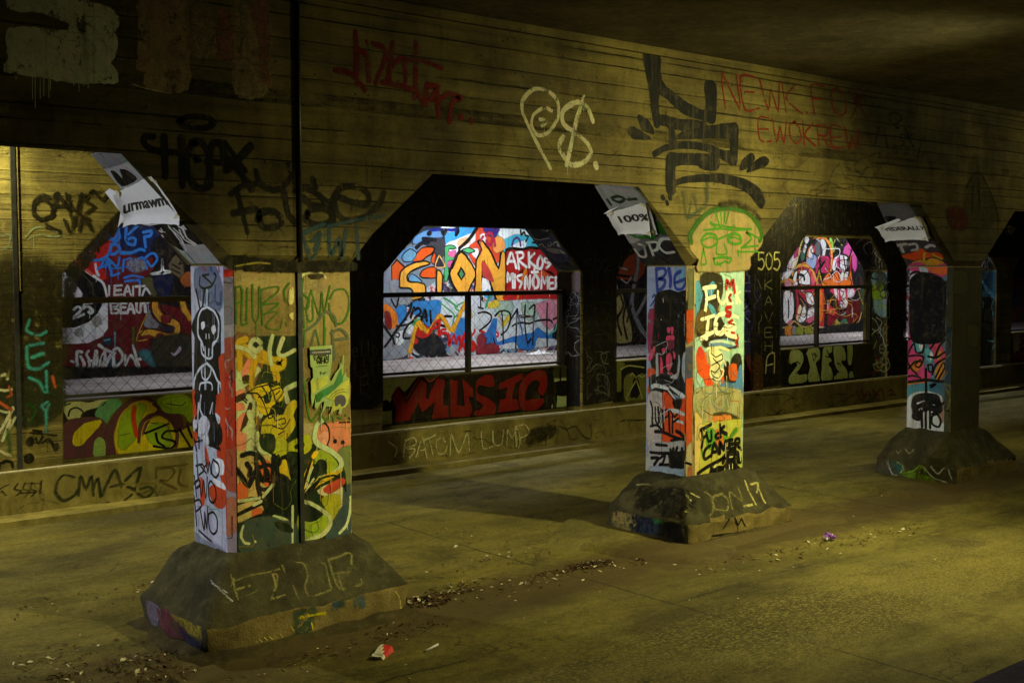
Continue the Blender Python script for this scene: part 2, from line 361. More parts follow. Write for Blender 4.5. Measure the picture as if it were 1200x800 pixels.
# ---- pillars
PILLAR_LABEL = ['bare ochre pillar left of the photo', 'nearest wide pillar painted lavender, orange and yellow-green with a torn green flyer',
                'middle pillar with FUCK ICE in cream and FUCK CANCER in black', 'dark-fronted pillar with pink and blue paint on its left side',
                'farthest unlit pillar at the right edge', 'unlit pillar beyond the right edge']
pillars = []; shafts = []; bases = []
def make_pillar(i):
    xl, xr = PIL[i]
    t = empty('pillar', ((xl + xr) / 2, (YF + YR) / 2, 0)); tag(t, PILLAR_LABEL[i], 'pillar', 'pillars carrying the front beam')
    x0, x1, y0, y1, c = xl + .008, xr - .008, YF + .014, YR - .01, .032
    bm = bmesh.new()
    prism(bm, [(x0 + c, y0), (x1 - .012, y0), (x1, y0 + .012), (x1, y1 - .012), (x1 - .012, y1), (x0 + .012, y1), (x0, y1 - .012), (x0, y0 + c)], 2, .34, 1.663)
    roughen(bm, .07, .004, 7)
    mid = V((x0 + x1) / 2, (y0 + y1) / 2, 0)
    for v in bm.verts:
        ex = min(abs(v.co.x - x0 * S), abs(v.co.x - (x0 + c) * S), abs(v.co.x - x1 * S)); ch = noise.noise(v.co * 9 + Vector((i * 7, 0, 0)))
        if ex < .02 and ch > .18 and .4 * S < v.co.z < 1.62 * S: v.co += (mid - Vector((v.co.x, v.co.y, 0))).normalized() * min(.016, (ch - .18) * .05)
    sh = from_bm('shaft', bm, M['shaft'], t)
    # base: upright band, then a slope up to the shaft
    bx0, bx1 = xl - .225, xr + (.17 if i == 1 else .23)
    by0, by1, zb, zt = 4.60, 5.30, .135, .375
    bm = bmesh.new()
    r0 = [(bx0 + .01, by0 + .01), (bx1 - .01, by0 + .01), (bx1 - .01, by1), (bx0 + .01, by1)]
    r1 = [(bx0, by0), (bx1, by0), (bx1, by1), (bx0, by1)]
    def ring(g, gy): return [(x0 - g, y0 - gy), (x1 + g, y0 - gy), (x1 + g, y1 + gy), (x0 - g, y1 + gy)]
    rings = [[bm.verts.new(V(x, y, z)) for x, y in r] for r, z in ((r0, -.05), (r1, zb), (ring(.062, .045), .338), (ring(.006, .006), zt))]
    for a, b in zip(rings, rings[1:]):
        for k in range(4): bm.faces.new((a[k], a[(k + 1) % 4], b[(k + 1) % 4], b[k]))
    bm.faces.new(rings[-1]); bm.faces.new(rings[0][::-1])
    ve = [e for e in bm.edges if abs(e.verts[0].co.z - e.verts[1].co.z) > .02]
    bmesh.ops.bevel(bm, geom=ve, offset=.03 * S, segments=2, affect='EDGES', profile=.6)
    roughen(bm, .055, .012, 3.2)
    for v in bm.verts: v.co += noise.noise_vector(v.co * 11) * .013 + noise.noise_vector(v.co * 5.3) * .018 + noise.noise_vector(v.co * 24) * .005
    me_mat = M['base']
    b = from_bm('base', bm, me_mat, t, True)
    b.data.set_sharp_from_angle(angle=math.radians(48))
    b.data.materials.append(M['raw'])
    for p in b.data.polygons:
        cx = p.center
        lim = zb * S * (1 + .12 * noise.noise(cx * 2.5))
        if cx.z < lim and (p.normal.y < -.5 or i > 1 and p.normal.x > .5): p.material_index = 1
    pillars.append(t); shafts.append(sh); bases.append(b)
for i in range(len(PIL)): make_pillar(i)

# footing slabs: rough pads poured round two of the bases
def slab(name, pts, h, label):
    bm = bmesh.new(); n = len(pts)
    top = [bm.verts.new(V(x, y, h)) for x, y in pts]
    cx = sum(p[0] for p in pts) / n; cy = sum(p[1] for p in pts) / n
    bot = [bm.verts.new(V(x + (x - cx) * .06, y + (y - cy) * .06, -.02)) for x, y in pts]
    bm.faces.new(top)
    for k in range(n): bm.faces.new((top[k], bot[k], bot[(k + 1) % n], top[(k + 1) % n]))
    roughen(bm, .16, .012, 4)
    o = from_bm(name, bm, M['road'], None, True); tag(o, label, 'concrete pad'); return o
slab('concrete_pad', [(4.86, 5.3), (4.93, 4.62), (5.08, 4.34), (5.32, 4.30), (5.6, 4.47), (6.3, 4.52), (6.62, 4.40), (6.78, 4.56), (6.6, 5.0), (6.4, 5.5), (5.3, 5.6)], .022, 'rough concrete pad spread round the base of the FUCK ICE pillar')
slab('concrete_pad', [(7.75, 5.3), (7.7, 4.75), (7.95, 4.28), (8.6, 4.25), (9.3, 4.3), (9.7, 4.6), (9.7, 5.5), (8.2, 5.6)], .018, 'dim concrete pad under the dark-fronted pillar with pink paint')

# dirt swept up against the two nearer bases
def dirt_bank(i, label):
    xl, xr = PIL[i]; bx0, bx1 = xl - .225, xr + (.17 if i == 1 else .23); by0, by1 = 4.60, 5.30
    per = []
    for k in range(40): per.append((bx0 + (bx1 - bx0) * k / 40, by0, 0, -1))
    for k in range(30): per.append((bx1, by0 + (by1 - by0) * k / 30, 1, 0))
    for k in range(40): per.append((bx1 - (bx1 - bx0) * k / 40, by1, 0, 1))
    for k in range(30): per.append((bx0, by1 - (by1 - by0) * k / 30, -1, 0))
    bm = bmesh.new(); rows = []
    n = len(per)
    for k, (x, y, nx, ny) in enumerate(per):
        ax, ay = per[k - 3][2] + per[(k + 3) % n][2], per[k - 3][3] + per[(k + 3) % n][3]; L = math.hypot(ax, ay) or 1; ax, ay = ax / L, ay / L
        w = .10 + .09 * noise.noise(Vector((x * 2.1, y * 2.1, i))) + .04 * noise.noise(Vector((x * 7, y * 7, i)))
        row = []
        for j in range(5):
            t = j / 4; px, py = x + ax * (t * w - .03), y + ay * (t * w - .03)
            hz = (.042 + .03 * noise.noise(Vector((x * 3, y * 3, 5)))) * (1 - t) ** 1.6 + road_h(px, py) + (.006 if j < 4 else -.01) + .006 * noise.noise(Vector((px * 16, py * 16, 1)))
            row.append(bm.verts.new(V(px, py, hz)))
        rows.append(row)
    for k in range(n):
        for j in range(4): bm.faces.new((rows[k][j], rows[(k + 1) % n][j], rows[(k + 1) % n][j + 1], rows[k][j + 1]))
    o = from_bm('dirt', bm, M['dirtbank'], None, True); tag(o, label, 'dirt', kind='stuff')
dirt_bank(1, 'brown dirt banked up round the foot of the nearest base'); dirt_bank(2, 'brown dirt banked up round the foot of the middle base')

# ---- far arcade
bm = bmesh.new()
def arcade_face(bm):
    prof = [(X0, ZC - .003), (X0, 0)]
    for a, b in OPEN:
        prof += [(a, 0), (a, 1.62), (a + .42, 2.02), (b - .42, 2.02), (b, 1.62), (b, 0)]
    prof += [(X1, 0), (X1, ZC - .003)]
    return prof
prism(bm, arcade_face(bm), 1, YP, YPR)
es = [e for e in bm.edges if all(abs(v.co.y - YP * S) < 1e-4 and v.co.z < 2.1 * S and v.co.z > .05 or abs(v.co.y - YP * S) < 1e-4 and abs(v.co.x) < 20 * S and v.co.z < 2.1 * S for v in e.verts) and abs(e.verts[0].co.z - e.verts[1].co.z) + abs(e.verts[0].co.x - e.verts[1].co.x) > .3 and not (e.verts[0].co.z < .01 and e.verts[1].co.z < .01)]
bmesh.ops.bevel(bm, geom=es, offset=.02 * S, segments=1, affect='EDGES')
bmesh.ops.triangulate(bm, faces=[f for f in bm.faces if len(f.verts) > 4])
arcade = from_bm('arcade_wall', bm, M['far'])
tag(arcade, 'far concrete arcade wall with chamfered openings onto the lit walkway', 'wall')
bm = bmesh.new(); box(bm, X0, X1, 8.02, YP - .002, -.05, .305); roughen(bm, .6, .007, 3)
plinth = from_bm('plinth', bm, M['kerb'], arcade)
infills = []
for k, (a, b) in enumerate(OPEN):
    bm = bmesh.new(); box(bm, a + .003, b - .003, YPA, YPR - .01, .0, .715); roughen(bm, .4, .006, 3)
    infills.append(from_bm('parapet', bm, M['far'], arcade))

# ---- mural wall behind the walkway
def mural_mat():
    n = NT('mural_base_paint')
    z = n.noise(1.15, 5, .6, n.mapping((1, 1, .8), (3.1, 0, 0)), .6)
    col = n.ramp(z, [(0, lin('#20242b')), (.40, lin('#2a3550')), (.455, lin('#6f93b4')), (.5, lin('#8c9097')), (.55, lin('#5a2030')), (.6, lin('#3c3a44')), (.72, lin('#b9b3b4'))], 'CONSTANT')
    z2 = n.noise(3.4, 5, .65, n.mapping((1, 1, 1), (9, 2, 5)), 1.2)
    col = n.mix(col, n.ramp(z2, [(0, lin('#15171c')), (.42, lin('#9fb9c9')), (.47, lin('#c9c3c6')), (.52, lin('#c2503a')), (.56, lin('#37507f')), (.62, lin('#23242a'))], 'CONSTANT'), n.ramp(n.noise(2.1, 4, .6), [(.46, 0), (.5, 1)]))
    sx = n.n('ShaderNodeSeparateXYZ'); n.l(n.co, sx.inputs[0])
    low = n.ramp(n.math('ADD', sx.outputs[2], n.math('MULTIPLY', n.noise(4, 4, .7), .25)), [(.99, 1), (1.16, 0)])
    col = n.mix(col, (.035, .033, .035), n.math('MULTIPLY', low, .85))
    col = n.mix(col, n.ramp(n.noise(40, 4, .7), [(.3, .6), (.5, 1), (.75, 1.2)]), .6, 'MULTIPLY')
    return n.out(col, .6, n.bump(n.noise(30, 4, .7), .3, .006))
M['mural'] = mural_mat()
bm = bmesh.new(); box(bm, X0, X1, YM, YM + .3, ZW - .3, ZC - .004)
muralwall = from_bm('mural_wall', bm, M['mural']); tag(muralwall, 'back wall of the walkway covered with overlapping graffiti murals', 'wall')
# near side: parapet the photo was taken over, and the wall behind the camera
bm = bmesh.new(); box(bm, 1.6, X1, 1.0, 1.315, 0, .73); roughen(bm, .3, .006, 4)
tag(from_bm('parapet_wall', bm, M['nearwall']), 'dark grey-purple parapet top in the bottom right corner', 'wall')
bm = bmesh.new(); box(bm, X0, X1, -2.8, -2.5, 0, ZC - .004)
tag(from_bm('retaining_wall', bm, M['far']), 'plain concrete wall behind the viewpoint', 'wall')

# ---- railings and chain-link in the far openings
RAIL_LABEL = ['', 'ochre rail and fence in the opening with the 25 and BEAUTY murals', 'black steel rail and chain-link fence below the orange SION mural',
              'dark rail and fence in the narrow gap left of the FUCK ICE pillar', 'dark rail and fence above the pale green ZPES lettering', 'dark rail mostly hidden behind the dark-fronted pillar', 'dark rail in the last opening at the right edge']
def railing(k):
    a, b = OPEN[k]; yr = 8.40
    t = empty('railing', ((a + b) / 2, yr, .715)); tag(t, RAIL_LABEL[k], 'railing', 'railings in the arcade openings')
    top = M['railpaint'] if k == 1 else M['steel']
    bm = bmesh.new(); box(bm, a + .002, b - .002, yr - .02, yr + .02, 1.40, 1.44); from_bm('top_rail', bm, top, t)
    bm = bmesh.new(); box(bm, a + .002, b - .002, yr - .014, yr + .014, .735, .757); from_bm('bottom_rail', bm, M['steel'], t)
    for px in ([a + .05, (a + b) / 2 - .04, b - .024] if k != 1 else [a + .05, b - .024]):
        bm = bmesh.new(); box(bm, px - .018, px + .018, yr - .024, yr + .024, .70, 1.405 if px > a + .1 else 1.42); from_bm('post', bm, M['steel'], t)
    bm = bmesh.new(); st = .105; h0, h1 = .757, 1.40; r = .0019
    def wire(x0, z0, x1, z1):
        # clip to the frame
        pts = []
        for (xx, zz) in ((x0, z0), (x1, z1)): pts.append((xx, zz))
        (ax, az), (bx, bz) = pts
        if ax > bx: ax, az, bx, bz = bx, bz, ax, az
        sl = (bz - az) / (bx - ax)
        if ax < a: az += (a - ax) * sl; ax = a
        if bx > b: bz -= (bx - b) * sl; bx = b
        if bx - ax < .02: return
        tube(bm, [(ax, yr + .022, az), (bx, yr + .022, bz)], r, 4)
    L = h1 - h0; x = a - L
    while x < b:
        wire(x, h0, x + L, h1); wire(x, h1, x + L, h0); x += st
    o = from_bm('chain_link', bm, M['wire'], t); o['kind'] = 'stuff'
for k in range(1, 7): railing(k)

# ---- pipes and cables
def conduit(pts, r, mat, label, name='conduit', cat='conduit'):
    bm = bmesh.new(); tube(bm, pts, r, 10)
    o = from_bm(name, bm, mat, None, True); tag(o, label, cat); return o
XC = 2.835
cd = empty('conduit', (XC, YF, .35)); tag(cd, 'black conduit running down the middle of the nearest pillar to its base', 'conduit')
bm = bmesh.new(); tube(bm, [(XC - .003, YF - .008, ZC - .01), (XC, YF - .008, 1.68)], .015, 12); from_bm('pipe', bm, M['conduit'], cd, True)
bm = bmesh.new(); box(bm, XC - .011, XC + .011, YF - .002, YF + .02, .36, 1.68); roughen(bm, .2, .003, 8); from_bm('joint_strip', bm, M['conduit'], cd)
bm = bmesh.new()
for z in (2.9,): box(bm, XC - .035, XC + .03, YF - .03, YF, z - .05, z)
from_bm('bracket', bm, M['conduit'], cd)
cd2 = empty('conduit', (2.675, YP, .3)); tag(cd2, 'dark joint with a pale edge strip on the far left pier', 'conduit')
bm = bmesh.new(); box(bm, 2.645, 2.675, YP - .012, YP + .02, .31, ZC - .01); from_bm('joint_strip', bm, M['conduit'], cd2)
bm = bmesh.new(); box(bm, 2.677, 2.692, YP - .008, YP + .02, 1.5, ZC - .01); from_bm('edge_strip', bm, M['raw'], cd2)
pts = []
for i in range(61):
    x = -1 + i * .42
    pts.append((x, 8.035, .318 + .004 * math.sin(x * 2.1)))
conduit(pts, .011, M['cable'], 'thin pale cable lying along the ledge of the far plinth', 'cable', 'cable')
# ------------------------------------------------------------------ lamps of the tunnel and added fill lights (all just outside the picture)
def lamp(name, label, loc, aim, power, color, size, spot=None, blend=1.0, kind='ceiling', glowc=None):
    t = empty(name, loc); tag(t, label, 'lamp')
    d = (Vector(aim) - Vector(loc)).normalized()
    q = d.to_track_quat('-Z', 'Y')
    bm = bmesh.new(); bmesh.ops.create_cube(bm, size=1); bmesh.ops.scale(bm, vec=(.34, .24, .12), verts=bm.verts); bmesh.ops.bevel(bm, geom=bm.edges[:], offset=.02, segments=2, affect='EDGES')
    bmesh.ops.translate(bm, vec=(0, 0, .09), verts=bm.verts)
    h = from_bm('housing', bm, M['lampbody'], None); h.parent = t; h.rotation_mode = 'QUATERNION'; h.rotation_quaternion = q
    bm = bmesh.new(); bmesh.ops.create_grid(bm, x_segments=1, y_segments=1, size=.5); bmesh.ops.scale(bm, vec=(.28, .18, 1), verts=bm.verts); bmesh.ops.translate(bm, vec=(0, 0, .026), verts=bm.verts)
    g = from_bm('lens', bm, glow('lens_' + name, color, 8), None); g.parent = t; g.rotation_mode = 'QUATERNION'; g.rotation_quaternion = q
    ld = bpy.data.lights.new(name + '_light', 'SPOT' if spot else 'POINT'); ld.energy = power; ld.color = color; ld.shadow_soft_size = size
    if spot: ld.spot_size = math.radians(spot); ld.spot_blend = blend
    lo = bpy.data.objects.new('bulb', ld); COL.objects.link(lo); lo.parent = t; lo.rotation_mode = 'QUATERNION'; lo.rotation_quaternion = q
    return t
WARM = (1.0, .93, .42); COOL = (.93, .97, 1.0)
lamp('flood_or_fill_lamp', 'yellow flood lamp on the near beam facing the pillars', (6.44, 2.5, 2.76), (5.5, 4.7, .5), LAMP_POWER['pillar'], WARM, .09, 124, 1.0)
lamp('flood_or_fill_lamp', 'unseen yellow fill spot added for the nearest pillar', (4.3, 1.6, 2.70), (2.85, 4.8, .9), LAMP_POWER['pillar_fill'], WARM, .09, 36, .9)  # narrow fill added to brighten the nearest shaft without the beam above
lamp('bulkhead_lamp', 'yellowish bulkhead lamp high on the far left pier', (2.0, 7.86, 2.66), (2.9, 7.6, .5), LAMP_POWER['bay'], (1, .92, .44), .06, 170, .7)
lamp('flood_or_fill_lamp', 'white flood lamp far down the left of the back lane', (-9.0, 7.5, 1.45), (5, 5.4, 1.35), LAMP_POWER['far'], COOL, .2, 40, .6)
lamp('walkway_or_fill_lamp', 'white walkway lamp over the SION mural', (8.1, 9.35, 2.80), (8.4, 10.0, 0), LAMP_POWER['walk'], COOL, .12, 165, .8)
lamp('walkway_or_fill_lamp', 'white walkway lamp farther along the right', (15.6, 9.35, 2.80), (15.6, 10.0, 0), LAMP_POWER['walk2'], COOL, .12, 165, .8)
lamp('walkway_or_fill_lamp', 'white walkway lamp over the BEAUTY mural', (4.9, 9.35, 2.80), (4.9, 10.0, 0), LAMP_POWER['walk0'], COOL, .12, 165, .8)
lamp('bulkhead_lamp', 'yellowish bulkhead lamp over the pier beside the ZPES panel', (10.9, 7.75, 2.70), (11.2, 8.1, .4), LAMP_POWER['bay2'], (1, .92, .44), .08, 172, .5)
lamp('flood_or_fill_lamp', 'weak unseen yellow fill light added for the right end', (11.8, 2.4, 2.62), (9.4, 4.8, 1.5), LAMP_POWER['right'], WARM, .09, 140, 1.0)  # added fill so the right end of the colonnade is not black
lamp('walkway_or_fill_lamp', 'dim unseen fill light added for the near parapet top', (3.4, .55, 2.7), (3.2, 1.0, 0), LAMP_POWER['near'], (1, .93, .85), .12, 120, .8)  # added fill, there only to lift the near parapet top
# ------------------------------------------------------------------ spray-paint kit: strokes and fills lie as thin paint skins on real faces
def UV3(px, py): return ROT @ Vector(((px - 600) / F_PX, (400 - py) / F_PX, 1))
class Face:
    """a real face of the place: point, outward normal (layout units), optional bounds the paint must stay inside"""
    def __init__(s, p, n, bounds=()):
        s.p = Vector(p); s.n = Vector(n).normalized(); s.b = bounds; s.layer = 0; s.bvh = None
        s.e1 = Vector((0, 0, 1)).cross(s.n); s.e1 = s.e1.normalized() if s.e1.length > .01 else Vector((1, 0, 0))
        s.e2 = s.n.cross(s.e1)
    def hit(s, px, py):
        d = UV3(px, py); o = Vector((0, 0, HCAM))
        t = (s.p - o).dot(s.n) / d.dot(s.n); return o + d * t, t
    def to2(s, P): return Vector(((P - s.p).dot(s.e1), (P - s.p).dot(s.e2)))
    def to3(s, q, h): return (s.p + s.e1 * q.x + s.e2 * q.y) * S + s.n * h
def smooth_line(q, closed=False, it=2):
    """curve through the points (Catmull-Rom, slightly tight)"""
    n = len(q); r = []; m = 5 if it > 1 else 3; T = .42
    for i in range(n if closed else n - 1):
        p1, p2 = q[i], q[(i + 1) % n]
        p0 = q[i - 1] if (closed or i > 0) else p1; p3 = q[(i + 2) % n] if (closed or i + 2 < n) else p2
        L = (p2 - p1).length
        def lim(v): return v * min(1, 1.1 * L / v.length) if v.length > 1e-9 else v
        m1, m2 = lim((p2 - p0) * T), lim((p3 - p1) * T)
        for k in range(m):
            t = k / m; t2 = t * t; t3 = t2 * t
            r.append(p1 * (2 * t3 - 3 * t2 + 1) + m1 * (t3 - 2 * t2 + t) + p2 * (-2 * t3 + 3 * t2) + m2 * (t3 - t2))
    if not closed: r.append(q[-1])
    return r
def nums(t): return [float(v) for v in t.replace(',', ' ').split()]
class Paint:
    """one graffiti piece = one mesh; colours per stroke"""
    def __init__(s, name, face, parent, label=None, off=(0, 0), k=1.0, worn=False, step=.000022):
        s.name, s.f, s.par, s.label, s.off, s.k, s.worn, s.step = name, face, parent, label, off, k, worn, step
        s.v, s.c, s.t = [], [], []
    def fr(s, x, y, k): s.off = (x, y); s.k = k; return s
    def pts(s, t):
        a = nums(t) if isinstance(t, str) else t
        out = []; dep = 0
        for i in range(0, len(a) - 1, 2):
            P, d = s.f.hit(s.off[0] + a[i] / s.k, s.off[1] + a[i + 1] / s.k); out.append(s.f.to2(P)); dep += d
        s.dep = dep / len(out)
        return out
    def _add(s, P3, col, al): s.v.append(P3); s.c.append((*col, al)); return len(s.v) - 1
    def ribbon(s, q, w, col, soft=.35, a=1.0, closed=False):
        """q: 2-D points on the face (layout units), w: full width"""
        col = lin(col) if isinstance(col, str) else col
        s.f.layer += 1; h = .0006 + s.f.layer * s.step
        q2 = [q[0]]
        for p in q[1:]:
            if (p - q2[-1]).length > w * .08: q2.append(p)
        if closed and len(q2) > 2 and (q2[0] - q2[-1]).length < w * .08: q2.pop()
        n = len(q2)
        if n == 1: q2 = [q2[0] - Vector((w * .05, 0)), q2[0] + Vector((w * .05, 0))]; n = 2
        if not closed:
            d0 = (q2[0] - q2[1]).normalized(); d1 = (q2[-1] - q2[-2]).normalized()
            r = w * .5
            pre = [(q2[0] + d0 * r, .25, 0.0), (q2[0] + d0 * r * .6, .72, a)]; post = [(q2[-1] + d1 * r * .6, .72, a), (q2[-1] + d1 * r, .25, 0.0)]
        else: pre = post = []
        L = pre + [(p, 1.0, a) for p in q2] + post
        rows = []; N = len(L)
        for i, (p, sc, al) in enumerate(L):
            if closed: A, B = L[i - 1][0], L[(i + 1) % N][0]
            else: A, B = L[max(i - 1, 0)][0], L[min(i + 1, N - 1)][0]
            t = (B - A); t = t.normalized() if t.length > 1e-9 else Vector((1, 0))
            nn = Vector((-t.y, t.x))
            k = 1.0
            if 0 < i < N - 1 or closed:
                t1 = (p - A); t1 = t1.normalized() if t1.length > 1e-9 else t
                k = 1 / max(.6, abs(nn.dot(Vector((-t1.y, t1.x)))))
            hw = w * .5 * sc * k * (1 + .36 * noise.noise(Vector((p.x * 7, p.y * 7, s.f.layer * .37))))
            fd = min(1, .88 + .35 * noise.noise(Vector((p.x * 4, p.y * 4, s.f.layer * .53))))
            hi = hw * (1 - soft)
            hs = hw * (1 + soft * .6)
            rows.append([s._add(s.f.to3(p + nn * o, h), col, aa) for o, aa in ((-hs, 0), (-hi, al * fd), (hi, al * fd), (hs, 0))])
        for i in range(N if closed else N - 1):
            A, B = rows[i], rows[(i + 1) % N]
            for j in range(3):
                s.t.append((A[j], B[j], B[j + 1])); s.t.append((A[j], B[j + 1], A[j + 1]))
    def s_(s, col, wpx, t, soft=.35, a=1.0, it=2, closed=False):
        """strokes through photo points; several separated by |"""
        for part in (t.split('|') if isinstance(t, str) else [t]):
            q = s.pts(part)
            if len(q) > 2: q = smooth_line(q, closed, it)
            if wpx >= 2.2 and not s.worn and soft < .5:      # overspray round the line
                s.ribbon(q, wpx * 2.1 / F_PX * s.dep, col, .9, .30 * a, closed)
            if wpx >= 2.2 and abs(s.f.n.z) < .3 and rnd.random() < .22:      # a run of wet paint
                q0 = q[rnd.randrange(len(q))]; dn = Vector((-s.f.e1.z, -s.f.e2.z)).normalized(); L = rnd.uniform(4, 20) / F_PX * s.dep
                s.ribbon([q0, q0 + dn * L * .5, q0 + dn * L], .8 / F_PX * s.dep, col, .4, .8)
            s.ribbon(q, wpx * 1.12 / F_PX * s.dep, col, min(.9, soft * 1.35), a, closed)
        return s
    def f_(s, col, t, soft=1.2, a=1.0, it=1, edge=None, ew=2.0, rough=.35):
        """filled shapes; edge = outline colour, soft rim in photo pixels"""
        c = lin(col) if isinstance(col, str) else col
        for part in (t.split('|') if isinstance(t, str) else [t]):
            q = s.pts(part)
            if it: q = smooth_line(q, True, it)
            px = s.dep / F_PX
            if rough:
                r2 = []
                for i in range(len(q)):
                    A, B = q[i], q[(i + 1) % len(q)]; kk = max(1, int((B - A).length / (4 * px)))
                    for j in range(kk): r2.append(A.lerp(B, j / kk) + Vector((rnd.uniform(-1, 1), rnd.uniform(-1, 1))) * rough * px)
                q = r2
            s.f.layer += 1; h = .0006 + s.f.layer * s.step
            ar = sum(q[i - 1].x * q[i].y - q[i].x * q[i - 1].y for i in range(len(q)))
            if ar < 0: q = q[::-1]
            idx = [s._add(s.f.to3(p, h), c, a) for p in q]
            for tri in tessellate_polygon([[Vector((p.x, p.y, 0)) for p in q]]): s.t.append(tuple(idx[i] for i in tri))
            rim = []
            for i, p in enumerate(q):
                t_ = (q[(i + 1) % len(q)] - q[i - 1]); t_ = t_.normalized() if t_.length > 1e-9 else Vector((1, 0))
                rim.append(s._add(s.f.to3(p + Vector((t_.y, -t_.x)) * soft * px, h), c, 0))
            n = len(q)
            for i in range(n):
                j = (i + 1) % n; s.t.append((idx[i], rim[i], rim[j])); s.t.append((idx[i], rim[j], idx[j]))
            if edge: s.ribbon(q, ew * px, edge, .3, 1, True)
        return s
    def w_(s, text, quad, wpx, col, soft=.35, a=1.0, jit=.02, gap=.22, font=None):
        """hand-lettered word in a quad TL TR BR BL (photo points)"""
        qd = nums(quad); TL, TR, BR, BL = [Vector(qd[i:i + 2]) for i in (0, 2, 4, 6)]
        adv = []; x = 0
        for ch in text:
            wd = .45 if ch in ' ' else .35 if ch in "I!1.'" else 1.25 if ch in 'MWmw' else 1.0
            adv.append((ch, x, wd)); x += wd + gap
        tot = x - gap
        for ch, x0, wd in adv:
            for st in GLYPH.get(ch, '').split('|'):
                if not st: continue
                curve = st[0] == 'c'; a_ = nums(st[1:] if curve else st); P = []
                for i in range(0, len(a_), 2):
                    u = (x0 + a_[i] * wd + rnd.uniform(-jit, jit)) / tot; v = a_[i + 1] + rnd.uniform(-jit, jit)
                    top = TL.lerp(TR, u); bot = BL.lerp(BR, u); p = top.lerp(bot, v); P += [p.x, p.y]
                s.s_(col, wpx, P, soft, a, 2 if curve else 0) if curve else s.s_(col, wpx, P, soft, a, 1)
        return s
    def scrawl(s, rect, n, cols, wpx, size=14, a=.8, seed=1, soft=.4):
        """loose looping scribbles"""
        r = random.Random(seed); x0, y0, x1, y1 = rect
        for _ in range(n):
            x, y = r.uniform(x0, x1), r.uniform(y0, y1); P = []; ang = r.uniform(0, 6.3)
            for _k in range(r.randint(4, 9)):
                P += [x, y]; ang += r.uniform(-1.6, 1.6); d = size * r.uniform(.25, .7)
                x = min(max(x + d * math.cos(ang), x0), x1); y = min(max(y + d * math.sin(ang), y0), y1)
            s.s_(r.choice(cols), wpx * r.uniform(.6, 1.3), P, soft, a * r.uniform(.6, 1))
        return s
    def drips(s, col, w, t, a=.9):
        return s.s_(col, w, t, .3, a, 0)
    def done(s):
        me = bpy.data.meshes.new(s.name); me.from_pydata([tuple(v) for v in s.v], [], s.t)
        at = me.color_attributes.new('paint', 'FLOAT_COLOR', 'POINT')
        for i, c in enumerate(s.c): at.data[i].color = c
        if s.f.b:
            bm = bmesh.new(); bm.from_mesh(me)
            for p, n in s.f.b:
                bmesh.ops.bisect_plane(bm, geom=bm.verts[:] + bm.edges[:] + bm.faces[:], plane_co=Vector(p) * S, plane_no=Vector(n), clear_outer=True)
            bm.to_mesh(me); bm.free()
        if s.f.bvh:                      # let the paint follow the rough surface under it
            bm = bmesh.new(); bm.from_mesh(me)
            for _ in range(4):
                le = [e for e in bm.edges if e.calc_length() > .05]
                if not le: break
                bmesh.ops.subdivide_edges(bm, edges=le, cuts=1)
            bmesh.ops.triangulate(bm, faces=bm.faces[:])
            P0 = s.f.p * S
            for v in bm.verts:
                hgt = (v.co - P0).dot(s.f.n); hit = s.f.bvh.ray_cast(v.co + s.f.n * .12, -s.f.n, .3)
                if hit[0] is not None: v.co = hit[0] + s.f.n * (hgt + .0012)
            bm.to_mesh(me); bm.free()
        o = link(s.name, me, M['paintworn'] if s.worn else M['paint'], s.par)
        if s.label: o['label'] = s.label
        return o
